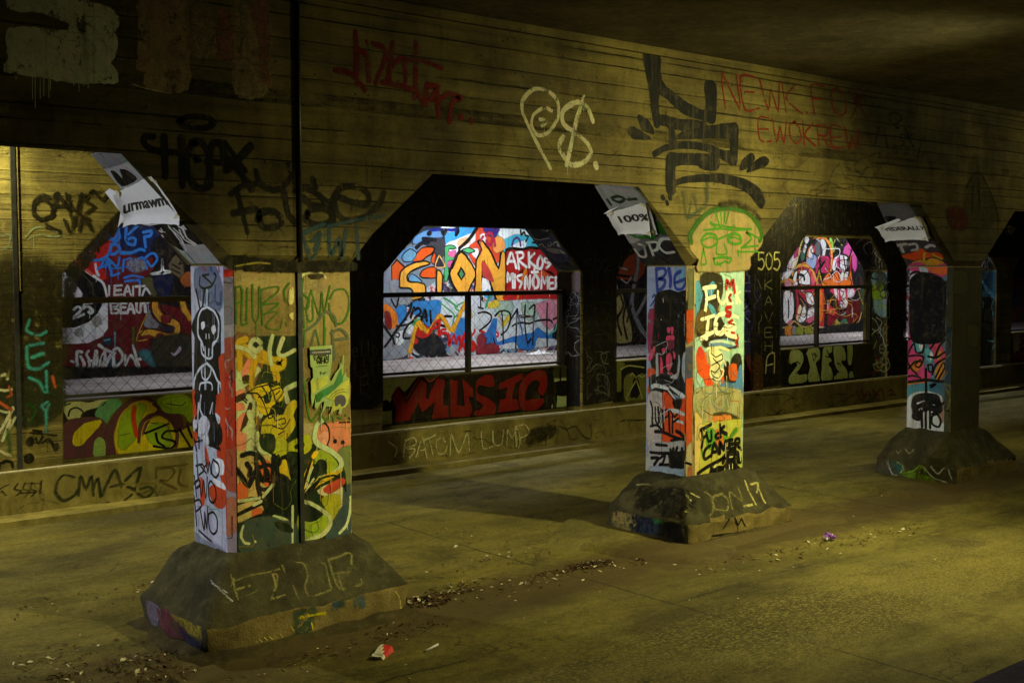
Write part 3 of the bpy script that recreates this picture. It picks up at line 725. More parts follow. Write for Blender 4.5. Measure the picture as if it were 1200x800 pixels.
GLYPH = {
 'A': '0 1 .5 0 1 1|.2 .65 .85 .62', 'B': '0 0 .05 1|c0 0 .7 0 .8 .22 .6 .45 .1 .48|c.1 .48 .9 .5 .95 .78 .7 1 .05 1', 'C': 'c.95 .15 .6 -.05 .1 .2 .02 .6 .3 1 .95 .9',
 'D': '0 0 .05 1|c0 0 .7 .05 1 .45 .7 .95 .05 1', 'E': '.95 0 .05 .02 .02 1 1 .97|.05 .5 .8 .48', 'F': '.95 0 .05 .03 .03 1|.05 .5 .75 .47',
 'G': 'c.95 .15 .55 -.05 .1 .2 .02 .6 .35 1 .9 .9 .95 .55|.55 .55 1 .53', 'H': '0 0 .03 1|1 0 .97 1|0 .5 1 .48', 'I': '.5 0 .5 1', 'J': 'c.8 0 .8 .6 .6 1 .1 .9',
 'K': '0 0 .03 1|.9 0 .08 .55 1 1', 'L': '.05 0 .05 .98 .95 .95', 'M': '0 1 .12 0 .5 .7 .88 0 1 1', 'N': '.02 1 .05 0 .95 1 .98 0', 'O': 'c.5 0 .08 .2 .05 .7 .45 1 .9 .8 .97 .3 .5 0 .4 .03',
 'P': '.02 0 .06 1|c0 .02 .7 -.02 1 .25 .7 .52 .08 .55', 'Q': 'c.5 0 .08 .2 .05 .7 .45 1 .9 .8 .97 .3 .5 0|.6 .7 1 1.05', 'R': '.02 0 .05 1|c0 .02 .7 -.02 .95 .22 .7 .48 .08 .52|.4 .52 1 1',
 'S': 'c.92 .12 .5 -.04 .1 .15 .2 .42 .8 .56 .95 .8 .5 1.03 .05 .88', 'T': '0 .03 1 0|.5 .02 .5 1', 'U': 'c.03 0 .02 .6 .2 1 .75 1 .95 .6 .97 0', 'V': '0 0 .5 1 1 0', 'W': '0 0 .25 1 .5 .3 .75 1 1 0',
 'X': '0 0 1 1|1 0 0 1', 'Y': '0 0 .5 .5 1 0|.5 .5 .45 1', 'Z': '.05 .03 .95 0 .05 1 1 .97', '!': '.5 0 .5 .7|.5 .95 .52 1', '.': '.4 .95 .5 1', '$': 'c.9 .18 .5 .02 .1 .2 .3 .45 .8 .58 .9 .82 .5 1 .05 .85|.5 -.15 .5 1.15',
 '0': 'c.5 0 .08 .2 .05 .7 .45 1 .9 .8 .97 .3 .5 0', '1': '.2 .2 .5 0 .5 1', '2': 'c.05 .2 .4 -.05 .9 .15 .7 .5 .05 .98|.05 .98 1 .95', '3': 'c.05 .1 .6 -.05 .9 .2 .4 .48 .95 .65 .7 1 .05 .92', '5': '.9 0 .15 .02 .1 .42|c.1 .42 .7 .38 .98 .68 .6 1 .05 .93',
 '+': '.5 .1 .5 .9|.1 .5 .9 .5', "'": '.5 0 .45 .25',
 'i': '.5 .35 .5 1|.5 .05 .52 .1', 'o': 'c.5 .35 .1 .55 .2 .95 .7 1 .95 .65 .5 .35', 'e': 'c.1 .68 .9 .62 .7 .36 .2 .42 .08 .75 .4 1 .95 .88', 'c': 'c.9 .45 .4 .33 .08 .65 .3 1 .9 .92', 'k': '.05 0 .08 1|.85 .4 .1 .68 .9 1', 'u': 'c.05 .38 .1 .9 .5 1 .85 .75 .9 .38|.9 .38 .95 1',
 'a': 'c.9 .42 .4 .33 .08 .7 .35 1 .85 .75 .9 .4|.9 .4 .95 1', 'l': '.5 0 .5 1', 'h': '.05 0 .05 1|c.05 .65 .4 .4 .85 .5 .9 1', 't': '.45 .1 .45 .95 .8 .98|.1 .38 .9 .36', 'b': '.05 0 .05 1|c.05 .5 .7 .4 .95 .7 .6 1 .05 .95', 'd': '.95 0 .95 1|c.95 .5 .4 .35 .05 .7 .4 1 .95 .85',
 'n': '.05 .38 .05 1|c.05 .6 .5 .36 .9 .5 .92 1', 'r': '.1 .38 .1 1|c.1 .62 .4 .38 .9 .42', 's': 'c.9 .45 .4 .33 .1 .5 .8 .72 .85 .95 .1 .97', 'y': '.05 .38 .5 .9|.95 .38 .3 1.3', 'm': '.03 .38 .03 1|c.03 .6 .3 .36 .48 .5 .5 1|c.5 .6 .75 .36 .95 .5 .97 1', 'w': '0 .38 .25 1 .5 .5 .75 1 1 .38',
}
# ---- the faces that carry paint
def rect_y(x0, x1, z0, z1): return [((x0, 0, 0), (-1, 0, 0)), ((x1, 0, 0), (1, 0, 0)), ((0, 0, z0), (0, 0, -1)), ((0, 0, z1), (0, 0, 1))]
def rect_x(y0, y1, z0, z1): return [((0, y0, 0), (0, -1, 0)), ((0, y1, 0), (0, 1, 0)), ((0, 0, z0), (0, 0, -1)), ((0, 0, z1), (0, 0, 1))]
FF = Face((0, YF, 0), (0, -1, 0))
SF, SL, SC, HL, BF, BL, BB, BBL = {}, {}, {}, {}, {}, {}, {}, {}
for i in (1, 2, 3):
    xl, xr = PIL[i]; x0, x1 = xl + .008, xr - .008
    SF[i] = Face((0, YF + .012, 0), (0, -1, 0), rect_y(x0 + .032, x1 - .013, .37, 1.655))
    SL[i] = Face((x0 - .002, 0, 0), (-1, 0, 0), rect_x(YF + .046, YR - .022, .37, 1.657))
    SC[i] = Face((x0 - .002, YF + .014 + .032, 0), (-1, -1, 0), rect_x(YF + .014, YF + .046, .37, 1.655))
    HL[i] = Face((xl - .002, 0, 1.663), (-.495, 0, -.45), rect_x(YF + .043, YR, 1.67, 2.155))
    bx0, bx1 = xl - .225, xr + (.17 if i == 1 else .23)
    sl = math.atan2((YF + .002 - 4.60), .24)
    BF[i] = Face((0, 4.60 - .014, .135), (0, -.203, YF + .014 - .045 - 4.60), rect_y(bx0 + .05, bx1 - .05, .14, .335))
    BL[i] = Face((bx0 - .014, 0, .135), (-.203, 0, x0 - .062 - bx0), rect_x(4.66, 5.35, .14, .335))
    BB[i] = Face((0, 4.586, 0), (0, -1, 0), rect_y(bx0 + .03, bx1 - .03, .012, .132))
    BBL[i] = Face((bx0 - .014, 0, 0), (-1, 0, 0), rect_x(4.64, 5.42, .012, .132))
from mathutils.bvhtree import BVHTree
for i in (1, 2, 3):
    vw = [v.co + bases[i].location + pillars[i].location for v in bases[i].data.vertices]
    tr_ = BVHTree.FromPolygons(vw, [p.vertices[:] for p in bases[i].data.polygons])
    for D_ in (BF, BL, BB, BBL): D_[i].bvh = tr_
FP = Face((0, YP - .002, 0), (0, -1, 0))
FPK = Face((0, 8.012, 0), (0, -1, 0), rect_y(-3, 30, .015, .30))
FPA = [Face((0, YPA - .008, 0), (0, -1, 0), rect_y(a + .01, b - .01, .31, .712)) for a, b in OPEN]
FM = Face((0, YM - .002, 0), (0, -1, 0), rect_y(-5, 40, ZW + .01, ZC))
FMK = {k: Face((OPEN[k][1] - .002, 0, 0), (-1, 0, 0), rect_x(YP + .025, YPR - .005, .1, 1.61)) for k in range(1, 7)}
FHJ = {k: Face((OPEN[k][1] - .001, 0, 1.62), (-.40, 0, -.42), rect_x(YP + .025, YPR - .005, 1.63, 2.015)) for k in range(1, 7)}
# ================================================================== graffiti on the front beam
BK = '#0d0d0c'
p = Paint('graffiti_patch', FF, beam, 'chalky white blocks of old roller paint with drips', worn=True).fr(0, 0, 4)
W1 = '#c9c9ad'
p.f_(W1, '45 130 330 150 535 150 540 250 520 300 550 345 548 390 330 385 130 350 25 335 20 310 40 270', rough=1.2, soft=1.5)
p.f_(W1, '320 -20 530 50 535 150 330 150 320 110 200 60 40 40 60 -40 300 -60', rough=1, soft=3, a=.72)
for x, y0, y1 in ((75, 350, 375), (122, 350, 362), (152, 360, 465), (165, 360, 508), (188, 370, 462), (205, 370, 450), (229, 370, 458), (236, 368, 420), (345, 385, 402), (370, 388, 430), (393, 390, 402), (413, 390, 412)):
    p.s_(W1, .9, f'{x} {y0} {x} {y1}', .3, .85, 0)
p.done()
p = Paint('graffiti_patch', FF, beam, 'faded tan and pink roller-painted letters', worn=True).fr(0, 0, 4)
T1 = '#8e7a58'; T2 = '#8a5a48'
p.f_(T1, '650 -10 870 -10 885 200 880 420 690 410 680 340 640 320 655 150', rough=1.5, soft=2, a=.7)
p.f_(T1, '870 -10 990 40 1010 270 890 245 880 100', rough=2, soft=2, a=.5)
p.f_(T2, '1020 60 1060 50 1095 150 1080 280 1030 270', rough=2, soft=2, a=.55)
p.f_(T1, '1090 -10 1250 -10 1260 430 1100 435 1095 200', rough=2, soft=2, a=.52)
p.f_(T2, '1180 30 1250 20 1258 390 1230 380 1210 200', rough=2, soft=3, a=.5)
p.s_('#b5ab86', 1.6, '620 395 700 420 800 437', .5, .7)
p.done()
p = Paint('graffiti_tag', FF, beam, 'black HOAX tag with a halo ring over it', worn=True).fr(0, 0, 4)
p.s_(BK, 7, '835 570 880 548 960 548 1000 575 970 600 890 600 840 580 850 560', .35)
p.s_(BK, 8, '720 640 680 640 675 670 710 700 770 712 850 720|770 640 775 830|850 645 855 870')
p.s_(BK, 8, '910 670 880 720 880 810 915 875 960 880 985 830 975 720 940 665 900 670')
p.s_(BK, 7, '910 735 930 748 918 752')
p.s_(BK, 8, '985 870 985 720 1000 675 1040 680 1055 780 1060 800|970 760 1060 762|1055 670 1150 800|1175 680 1060 800')
p.fr(0, 200, 4).s_(BK, 8, '985 -60 980 20 975 80 |1055 -70 1110 -10 1160 60 1180 90|1175 -110 1090 -20 1060 0')
p.done()
p = Paint('graffiti_tag', FF, beam, 'large faded black scrawl reading For and bae over the pillar', worn=True).fr(300, 200, 4)
c = '#17150e'
p.s_(c, 7, '-120 110 -60 70 30 60|-90 90 -40 290|-110 200 0 180|0 0 20 60 70 90 120 80 160 30 150 -30')
p.s_(c, 8, '10 190 30 260 90 265 120 235 90 195 30 195 8 230|130 100 150 200 180 240')
p.s_(c, 8, '185 100 230 80 300 120 350 180 365 240|215 125 260 160 320 170|240 200 235 230 290 255 350 240 355 200 310 175 250 185 240 215')
p.s_(c, 8, '400 130 460 150 520 160 525 110 470 75 400 80 365 140 380 200 430 235 520 210 580 150 600 105|265 40 280 80')
p.done()
p = Paint('graffiti_tag', FF, beam, 'smudged blue-grey letters under the beam edge', worn=True).fr(300, 200, 4)
c = '#2b4148'
p.s_(c, 6, '215 300 260 410 300 300|300 290 260 330|340 270 350 400 390 320 400 410 420 280|470 260 480 410|340 260 480 230 600 210|230 290 320 250', .5, .8)
p.done()
p = Paint('graffiti_tag', FF, beam, 'dull dark red tag high on the beam', worn=True).fr(300, 0, 4)
c = '#5c0d08'
p.s_(c, 7, '370 330 440 345 510 420|465 150 470 250 470 400|480 240 520 260 530 380|520 200 590 220 610 260 560 390|640 200 620 380|620 330 690 270 700 380|750 200 750 420 780 480|700 280 790 290 870 320|590 385 700 410 750 430 740 460', .45, .85)
p.s_(c, 7, '800 400 790 490|800 400 850 410 820 470|850 440 855 550|850 480 900 440 960 460 920 480 905 570|960 545 962 555|1010 560 1012 575', .45, .85)
p.done()
p = Paint('graffiti_tag', FF, beam, 'pale chalky P and dollar sign tag', worn=True).fr(600, 0, 4)
c = '#b9b28c'
p.s_(c, 5, '180 790 110 660 50 530 50 470 100 420 160 425 210 470 215 550 170 620 120 635 92 590 100 540 150 505 185 520|130 560 160 570 140 590', .3, .9)
p.s_(c, 6, '378 570 350 500 300 480 240 520 240 580 290 620 350 670 370 720 330 765 270 770 220 690 240 640|335 455 300 570 255 775', .3, .9)
p.s_(c, 8, '390 770 395 785', .3, .9)
p.done()
p = Paint('graffiti_tag', FF, beam, 'big bold black calligraphic character tag').fr(600, 0, 4)
p.f_(BK, '615 240 690 250 700 380 800 470 905 520 905 390 955 400 950 570 905 565 800 530 690 440 690 590 668 590 640 400', it=1, soft=2)
p.f_(BK, '545 620 560 595 600 615 650 650 570 650|590 540 640 570 665 625 610 605', it=2, soft=1.5)
p.f_(BK, '690 540 780 560 905 575 905 615 830 622 770 648 800 615 760 605 765 680 740 680 735 600 690 580', it=1, soft=2)
p.f_(BK, '770 640 900 600 1050 580 1058 640 1050 760 1020 765 1020 650 900 645 800 650', it=1, soft=2)
p.f_(BK, '660 715 720 680 830 665 950 690 1050 745 1045 775 1010 760 900 705 800 695 720 705 668 735', it=1, soft=1.5)
p.f_(BK, '725 735 780 722 940 735 970 760 960 795 900 795 850 765 765 765 765 900 725 900', it=1, soft=1.5)
p.fr(680, 180, 5)
p.f_(BK, '510 10 560 0 780 10 815 45 800 90 750 90 700 65 545 75 545 160 600 140 700 125 830 125 960 150 1050 210 1080 280 1060 320 1030 290 980 230 900 190 780 165 650 165 560 185 520 210 505 180', it=1, soft=1.5)
p.f_(BK, '1000 0 1020 30 980 80 935 95 950 40|975 105 1030 40 1080 20 1105 45 1080 75', it=2, soft=1.5)
p.f_(BK, '820 -10 870 -15 920 20 900 70 870 50 830 20', it=1, soft=1)
p.s_(BK, 6, '480 255 487 262|525 250 528 262|507 285 510 292', .3)
p.done()
p = Paint('graffiti_tag', FF, beam, 'dark red block letters reading NEWK FOX and EWOKREW', worn=True)
c = '#6a1009'
p.w_('NEWK.FOX', '845 86 1012 108 1016 138 850 126', 2.2, c, .45, .9, .04)
p.w_("EWOKREW", '888 138 1006 152 1008 176 890 164', 2.2, c, .45, .9, .04)
p.s_(c, 2.2, '1004 114 1014 116 1010 124 1003 122 1004 114', .4, .8)
p.done()
p = Paint('graffiti_tag', FF, beam, 'small faint black marks at the right of the beam', worn=True)
p.s_('#15130c', 3, '1042 135 1050 132 1056 140 1048 146 1042 140|1030 150 1025 170|1035 150 1040 172|1060 150 1070 172|1080 165 1075 185', .5, .7)
p.scrawl((1030, 150, 1085, 185), 5, ['#15130c'], 2, 16, .6, 3)
p.done()
p = Paint('graffiti_patch', FF, beam, 'yellow-tan painted cap with a green crowned face').fr(680, 180, 5)
p.f_('#8f7d4e', '790 330 900 320 1000 390 1060 480 1050 540 990 600 985 672 690 680 700 620 650 560 645 480 690 400', it=1, soft=4, a=.95)
G1 = '#3c7a12'; G2 = '#2c6412'
p.s_('#2a5a14', 7, '650 520 640 480 690 400 760 340 850 320 960 340 1030 400 1060 470 1050 510', .6, .9)
p.s_(G1, 2.2, '790 340 810 410|820 340 825 400|845 335 840 405|870 340 850 410|760 410 860 430 1000 445|720 450 820 440 900 450 1000 440|760 400 800 440 830 420 870 440 900 420|880 470 810 500')
p.s_(G1, 3, '710 500 740 470 790 480 800 520 760 550 720 540 705 510|860 500 890 470 930 480 940 520 900 530 865 515', .3)
p.s_(G1, 2.2, '715 510 760 490 800 505|862 505 895 490 935 505|800 520 795 560 800 590 850 590 855 570 840 530|720 550 705 640 715 650 735 640 720 560')
p.s_(G1, 2.6, '780 615 790 650 830 640 845 630 870 640 880 615 830 608 780 615|800 640 820 655', .3)
p.s_(G1, 2.2, '940 555 1000 500 970 460 1050 500|940 550 1040 540|920 575 1040 575|920 570 925 600')
p.done()
p = Paint('graffiti_tag', FF, beam, 'blue-grey spray smudge over the green face', worn=True).fr(680, 180, 5)
p.s_('#3f4a3a', 7, '600 230 625 380 660 250 690 370|740 180 735 300 640 370', .6, .6)
p.s_('#1e1c12', 9, '820 300 900 290 1000 330 1050 380', .6, .6)
p.done()
p = Paint('graffiti_tag', FF, beam, 'dim grey arched outline over the dark-fronted pillar', worn=True).fr(900, 200, 4)
p.f_('#4a4220', '930 100 960 40 990 40 1040 120 1060 220 1030 260 940 260 920 180', soft=8, a=.45)
p.s_('#15130a', 4, '910 120 960 20 1000 20 1060 150 1080 240|960 60 955 200|985 40 990 180', .5, .6)
p.f_('#5a1408', '840 190 900 180 930 230 920 270 860 260', soft=6, a=.6)
p.scrawl((1110, 262, 1165, 300), 9, ['#4e4a22', '#15130a'], 1.6, 18, .5, 9)
p.done()
p = Paint('graffiti_patch', FF, beam, 'near-black strip along the beam edge over the nearest pillar', worn=True)
p.f_('#16130a', '268 300 330 306 415 308 416 316 340 317 268 314', soft=3, a=.85, rough=1)  # dark strip just above the shaft top, as wide as the shaft
p.s_('#8a7a2c', 2, '275 312 300 308 316 309', .4, .8)
p.done()

# ================================================================== nearest pillar, front
P = pillars[1]; k7 = 1200 / 165
p = Paint('graffiti_mural', SF[1], P, 'tan upper half over a green, yellow and cream wildstyle piece').fr(260, 310, k7)
TAN = '#9a8650'
p.f_(TAN, '60 60 610 60 610 600 500 620 440 560 250 540 100 560 60 500', it=0, soft=2)
p.f_(TAN, '640 60 1150 60 1150 1400 640 1330', it=0, soft=1)
p.f_('#857341', '70 300 300 260 600 380 600 560 80 540|660 700 900 760 1140 700 1140 1300 660 1250', it=1, soft=14, a=.6)
p.f_('#b3a068', '640 150 800 120 900 300 760 480 660 420|140 90 420 100 500 170 200 190', it=1, soft=12, a=.5)
# base colours of the lower half
DG = '#14260e'; YE = '#b8900f'; YG = '#8f9e1c'; CR = '#b3b884'; PK = '#cf7a5c'; OR = '#c85a12'
p.fr(260, 410, k7)
p.f_(DG, '60 -120 630 -120 640 800 1140 800 1140 1900 60 1900', it=0, soft=0)
p.f_('#6b4a30', '60 -60 330 -60 300 300 330 500 250 900 60 950', it=1, soft=5, rough=2)
p.f_(CR, '90 60 130 80 200 170 330 150 250 250 180 330 330 500 250 600 300 800 60 900 60 200', it=1, soft=3, rough=2)
p.f_(PK, '170 200 230 70 250 100 200 230|100 380 180 340 190 400 120 430|110 460 180 460 190 500 110 510|160 560 220 540 160 700 120 640|90 700 200 720 180 900 90 880', it=1, soft=2)
p.f_('#3a2416', '180 230 230 220 240 270 190 280|100 410 200 370 180 420 110 440|160 690 240 450 255 470 200 640', it=1, soft=2)
p.f_(DG, '330 200 420 160 300 330 290 300|510 30 620 0 620 280 500 300', it=1, soft=2)
p.f_(DG, '210 -40 330 -90 400 -30 370 60 260 0', it=1, soft=2)
# yellow H / A shapes
p.s_(YE, 9, '150 150 150 30 140 -60 200 -90', .25)
p.s_(YE, 11, '190 -10 280 60 390 90 500 100', .25)
p.s_(YE, 9, '280 80 260 200 250 330|440 100 470 250|340 30 420 90', .25)
p.s_('#c09c18', 10, '480 90 510 80 505 130 440 150', .25)
p.s_(CR, 5, '90 -30 160 -20 230 10 280 60|330 -60 300 -90 260 -80 240 -30 290 10 330 -20|430 -120 405 0 420 120|520 -100 480 20 520 50 620 0', .3)
p.s_(CR, 6, '630 290 550 330 540 360 560 440|300 420 340 500 330 560|230 530 270 650|190 690 240 640', .3)
p.f_('#c9aa14', '270 330 380 290 420 330 480 310 520 360 510 420 420 470 390 540 330 530 290 430', it=1, soft=2)
p.f_('#b8a416', '560 480 620 430 630 480 600 560 620 640 540 760 480 800 350 740 350 620 420 560 520 560', it=1, soft=2)
p.f_(DG, '360 390 420 370 410 440 370 450|460 430 520 500 500 520 470 500', it=1, soft=1)
p.s_(BK, 1.6, '210 365 290 320 370 300 470 265|470 265 450 300 410 290|340 310 380 370 350 400 310 400|210 370 300 370 350 440 390 550|400 300 420 340 400 370|430 340 470 470 530 520|440 340 500 320 520 360 470 430|460 380 490 350', .25)
p.s_(BK, 1.6, '390 550 400 580 430 570 420 540 390 550|440 520 470 560 530 500|440 560 460 600 530 580 540 620 510 630|340 640 420 640 520 670 580 590|480 720 530 690|170 410 210 450|190 400 215 430|720 260 745 240|740 270 755 245', .25)
p.fr(260, 510, k7)
p.f_('#a5a51a', '440 90 500 0 560 70 620 40 740 0 755 100 690 160 640 130 560 130 510 200 490 150 450 160', it=1, soft=2)
p.f_(DG, '620 90 690 60 690 100 640 110|330 0 440 0 440 130 330 100', it=1, soft=2)
# pig-pink patch
p.f_(PK, '830 -70 1120 -110 1130 120 960 130 900 60 830 60', it=1, soft=2)
p.f_('#e39a7a', '830 -10 900 -30 910 60 860 85 830 50', it=2, soft=1)
p.s_(BK, 2, '860 -120 905 -70 915 20 890 90 850 85|1000 -110 1120 -115|1080 -150 1118 -115 1095 -70', .3)
p.s_(BK, 4.5, '960 45 966 52|1026 55 1032 60', .3)
p.f_('#6d7444', '1000 130 1130 130 1130 480 1080 460 1060 300', it=1, soft=4)
p.f_('#39484a', '1000 500 1130 450 1130 900 900 900 950 650', it=1, soft=6)
# light snake line
p.s_('#b4c28c', 5.5, '860 -130 810 -90 790 20 830 80 940 140 1010 210 1010 270 930 330 820 370', .25)
p.f_(YG, '820 130 900 150 970 220 980 260 900 320 900 260 870 200 820 200 790 240', it=1, soft=1.5)
p.f_('#c8a416', '930 320 1030 290 950 350 820 420 760 470 700 500 770 400 850 350', it=1, soft=1.5)
p.s_('#e0b010', 6, '800 150 780 180|760 220 700 430 680 460', .3)
p.f_('#0d1a0a', '830 210 880 220 890 280 840 320 760 420 780 290', it=2, soft=1)
p.s_(CR, 3, '770 270 740 350 720 440|780 370 720 470', .3)
p.f_('#c8a818', '500 230 540 210 570 330 580 390 500 330|660 420 740 260 690 430 670 470', it=1, soft=1)
p.s_(BK, 3.2, '760 200 720 330 680 470|700 510 780 420 860 360 960 340 1030 380 1055 470|700 530 800 420 830 370', .25)
p.f_('#c9c08c', '820 470 1000 400 1010 600 950 620 900 520', it=1, soft=3)
p.f_('#b7402a', '870 460 1010 370 1040 400 930 480', it=1, soft=3)
p.f_('#a8a020', '860 540 980 510 1000 600 930 720 900 640', it=2, soft=3)
p.f_('#8ea022', '650 680 740 730 860 680 900 640 930 760 850 860 650 900', it=1, soft=1.5)
p.f_('#0c1a0a', '660 600 760 590 860 660 800 720 740 730 660 700', it=1, soft=1)
p.s_('#bcbc84', 5.2, '680 560 760 580 860 640 920 700 915 770 860 840 760 880 690 930', .25)
p.s_('#c3cc98', 3, '1095 520 1090 640 1060 760 1000 830', .3)
p.s_(CR, 5, '300 -20 300 60 330 130 430 190|280 140 170 170 110 200', .3)
p.f_('#b79a5c', '90 180 260 170 420 200 430 440 350 540 330 640 200 700 90 700', it=1, soft=4, rough=2)
p.f_('#c25a28', '300 250 400 230 410 420 330 380|140 420 210 430 200 540 130 520|270 640 330 630 320 690 270 690', it=1, soft=3)
# black tag across it
p.s_(BK, 6, '110 280 160 340 220 420 270 350|170 170 250 150 340 200 370 300 350 380 300 300 260 340 230 430|210 240 240 290 230 340', .3)
p.s_(BK, 5, '290 190 300 420 330 520|300 280 380 250 420 260|380 300 420 430 350 460 310 430 320 380 400 380', .3)
p.s_(BK, 8, '440 180 440 440 430 700', .3)
p.f_('#0b1409', '360 520 440 400 480 340 570 390 600 480 600 640 520 700 430 690 350 600', it=1, soft=2)
p.s_(BK, 5, '460 330 540 360 600 430|490 240 510 190 560 180 600 240 600 340|10 560 80 420 110 380|100 690 200 640 350 570|100 590 240 540 340 545|190 760 300 690 420 680 560 730', .3)
p.s_(CR, 4, '350 520 430 420|100 560 210 550 320 530|330 560 270 590|440 690 540 720 610 790 600 830', .3)
p.f_('#39443c', '170 780 260 720 400 700 520 740 620 760 640 1000 170 1000', it=1, soft=4)
p.s_(CR, 3, '180 770 160 850 190 910 230 920|280 900 284 905|600 600 600 920', .3)
p.f_('#102008', '450 740 560 760 600 820 500 800', it=1, soft=2)
p.fr(260, 310, k7)
# green tags on the tan half
p.s_('#3f6a18', 2.2, '118 190 122 500|115 200 160 190 172 300 130 330|175 210 168 505 215 500|215 200 210 480|260 170 262 440 290 490 312 440 318 190|330 210 345 510|330 220 400 195 480 190 470 235 350 330|350 340 480 330 400 400|345 420 470 405 370 525 490 550 512 455', .4, .85)
p.s_('#3c6a10', 3, '570 160 530 220 540 300 580 320|545 495 548 520', .4, .7)
p.s_('#3f6e1a', 2.5, '690 120 680 240 700 540|690 250 740 300 730 370 690 370|760 220 720 380 740 480 775 460 770 300|760 220 830 430 850 230 870 400 920 180|920 290 960 220 1040 210 1080 280 1075 400 1030 490 970 500 920 420 915 330', .35, .9)
p.s_('#3f6e1a', 2.5, '700 700 700 560|800 560 830 690|870 440 870 690|880 540 870 700', .35, .8)
p.s_('#5c6450', 4, '660 720 650 620 720 560 800 500 850 430 900 400 960 450 970 520|760 690 790 560|940 560 950 800|930 580 1010 550 1070 620 960 640', .4, .8)
p.s_('#d9d6a0', 4, '650 170 660 110 720 70 820 60 880 110', .4, .8)
p.f_('#2a2410', '740 90 860 90 830 115 760 115', soft=2, a=.9)
p.f_('#cfc27a', '575 220 600 200 600 320 570 330|575 430 600 415 600 470', soft=2, a=.8)
p.fr(260, 410, k7)
p.s_('#3f6e1a', 2.5, '670 60 700 300 740 560 770 600 830 520 830 610|860 560 880 600 940 560 950 610|990 570 1010 580|1050 550 1055 555', .4, .85)
p.s_('#e0d79a', 2, '1125 -330 1122 0 1124 180|1124 220 1120 280', .3, .7)  # pale line down the right edge: light on the chamfer, painted in
p.done()

# chamfer of the nearest pillar
p = Paint('graffiti_patch', SC[1], P, 'chamfer painted orange-red with lavender and grey ends')
p.f_('#a8a0a4', '258 305 275 305 276 400 258 400', it=0, soft=0)
p.f_('#b9553a', '258 400 276 395 276 600 258 600', it=0, soft=3)
p.f_('#8a8488', '258 330 275 330 275 375 258 375', it=1, soft=3, rough=1)
p.f_('#cf3a20', '259 318 275 316 275 322 259 324|258 440 276 450 276 520 258 520', it=1, soft=2)
p.f_('#a99aa8', '258 575 276 580 276 660 258 660', it=0, soft=5)
p.f_('#c07a5a', '262 590 276 585 276 620 264 625', it=1, soft=3)
p.scrawl((260, 330, 272, 640), 14, ['#5a4a50', '#d8d2d4', '#7a2a1a'], 2, 14, .6, 5)
p.done()
# left face
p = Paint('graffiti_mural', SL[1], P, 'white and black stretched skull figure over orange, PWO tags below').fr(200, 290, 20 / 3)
LV = '#b9bdd6'
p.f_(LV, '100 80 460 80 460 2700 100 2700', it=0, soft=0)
p.f_('#6a7390', '200 180 330 140 400 330 380 480 250 400 200 330', it=1, soft=7, a=.8)
p.s_('#a6404a', 3, '220 100 270 180|370 90 380 190', .5, .8)
p.s_('#3a4a78', 4, '350 300 350 420 390 440 395 350|300 90 320 180', .5, .8)
p.s_(BK, 2.6, '230 230 225 290 260 320 320 300 355 230 340 200|250 215 330 290|250 220 300 210', .3)
p.s_(BK, 3.5, '200 330 230 480|265 330 250 470|300 360 290 450', .4, .9)
p.f_(BK, '215 500 250 470 330 480 385 540 390 700 380 1300 310 1500 200 1400 185 1050 190 700 165 620', it=1, soft=2)
p.s_('#d9def0', 2.8, '285 330 285 460|285 465 240 490 215 560 215 680 245 740 260 800|285 465 340 500 375 580 370 700 330 770 325 830', .25)
p.f_('#e6e9f2', '240 590 265 580 268 620 245 640|322 620 345 605 355 650 335 675 322 650', it=1, soft=.5)
p.s_('#e6e9f2', 1.6, '278 675 278 710|300 675 302 708', .25)
p.fr(200, 400, 20 / 3)
W = '#d5daea'
p.s_(W, 3, '240 10 245 90 285 130 325 120 330 20 360 -5|270 45 275 150|300 60 298 110', .25)
p.s_(W, 3, '285 170 230 210 190 290 180 390|285 170 330 220 370 310 410 340|375 330 375 460|390 350 410 390', .25)
p.s_(W, 2.4, '240 210 250 280 280 300 310 260 320 200|270 200 272 580|280 320 235 330 230 390 280 405 325 380 320 330 285 315|250 420 240 470 270 500|290 420 330 500', .25)
OG = '#c9421a'
p.f_(OG, '100 390 195 395 205 560 160 640 190 800 100 800', it=1, soft=2)
p.f_(OG, '380 130 460 130 460 1500 410 1450 390 1100 360 800 385 640 350 600 350 440 400 380', it=1, soft=2)
p.f_(BK, '195 400 350 400 345 560 400 690 390 800 200 800 210 560', it=1, soft=2)
p.f_(W, '225 620 270 580 310 640 290 720 300 800 225 800|165 640 210 610 200 680|350 560 390 600 375 640', it=1, soft=1)
p.s_(W, 2.5, '240 420 230 520 260 590|330 480 310 560|220 480 215 600 230 700', .3)
p.fr(200, 510, 16 / 3)
p.f_(LV, '120 60 250 80 290 200 330 320 340 350 330 760 120 760', it=1, soft=2)
p.f_(OG, '215 60 240 150 225 200|190 260 215 330 210 430 190 420|240 330 340 300 340 440 280 440|290 110 340 100 340 330 320 250|120 -20 170 -10 150 60 120 60', it=1, soft=1.5)
p.f_('#e9ecf6', '280 150 330 160 330 240 290 230|270 270 330 300 345 335 290 310', it=1, soft=1.5)
p.s_(BK, 2.6, '165 120 172 260|160 190 200 180 212 215 175 250|190 190 225 235|212 200 232 170|225 150 235 230 245 165 255 240|268 150 300 180 305 230 285 262 262 240 258 190 268 150', .25)
p.s_(BK, 2.6, '150 250 165 385|140 310 178 275 185 310 160 330|180 262 195 380 208 280 222 395 232 260|240 300 255 285 282 330 285 390 268 420 245 400 238 340 240 300', .25)
p.s_(BK, 2.6, '150 380 165 560|135 420 180 400 195 440 160 475|185 450 212 590 216 480 228 580 235 445|240 490 268 478 292 520 292 590 270 615 248 590 240 540 240 490|178 590 215 625 258 662', .25)
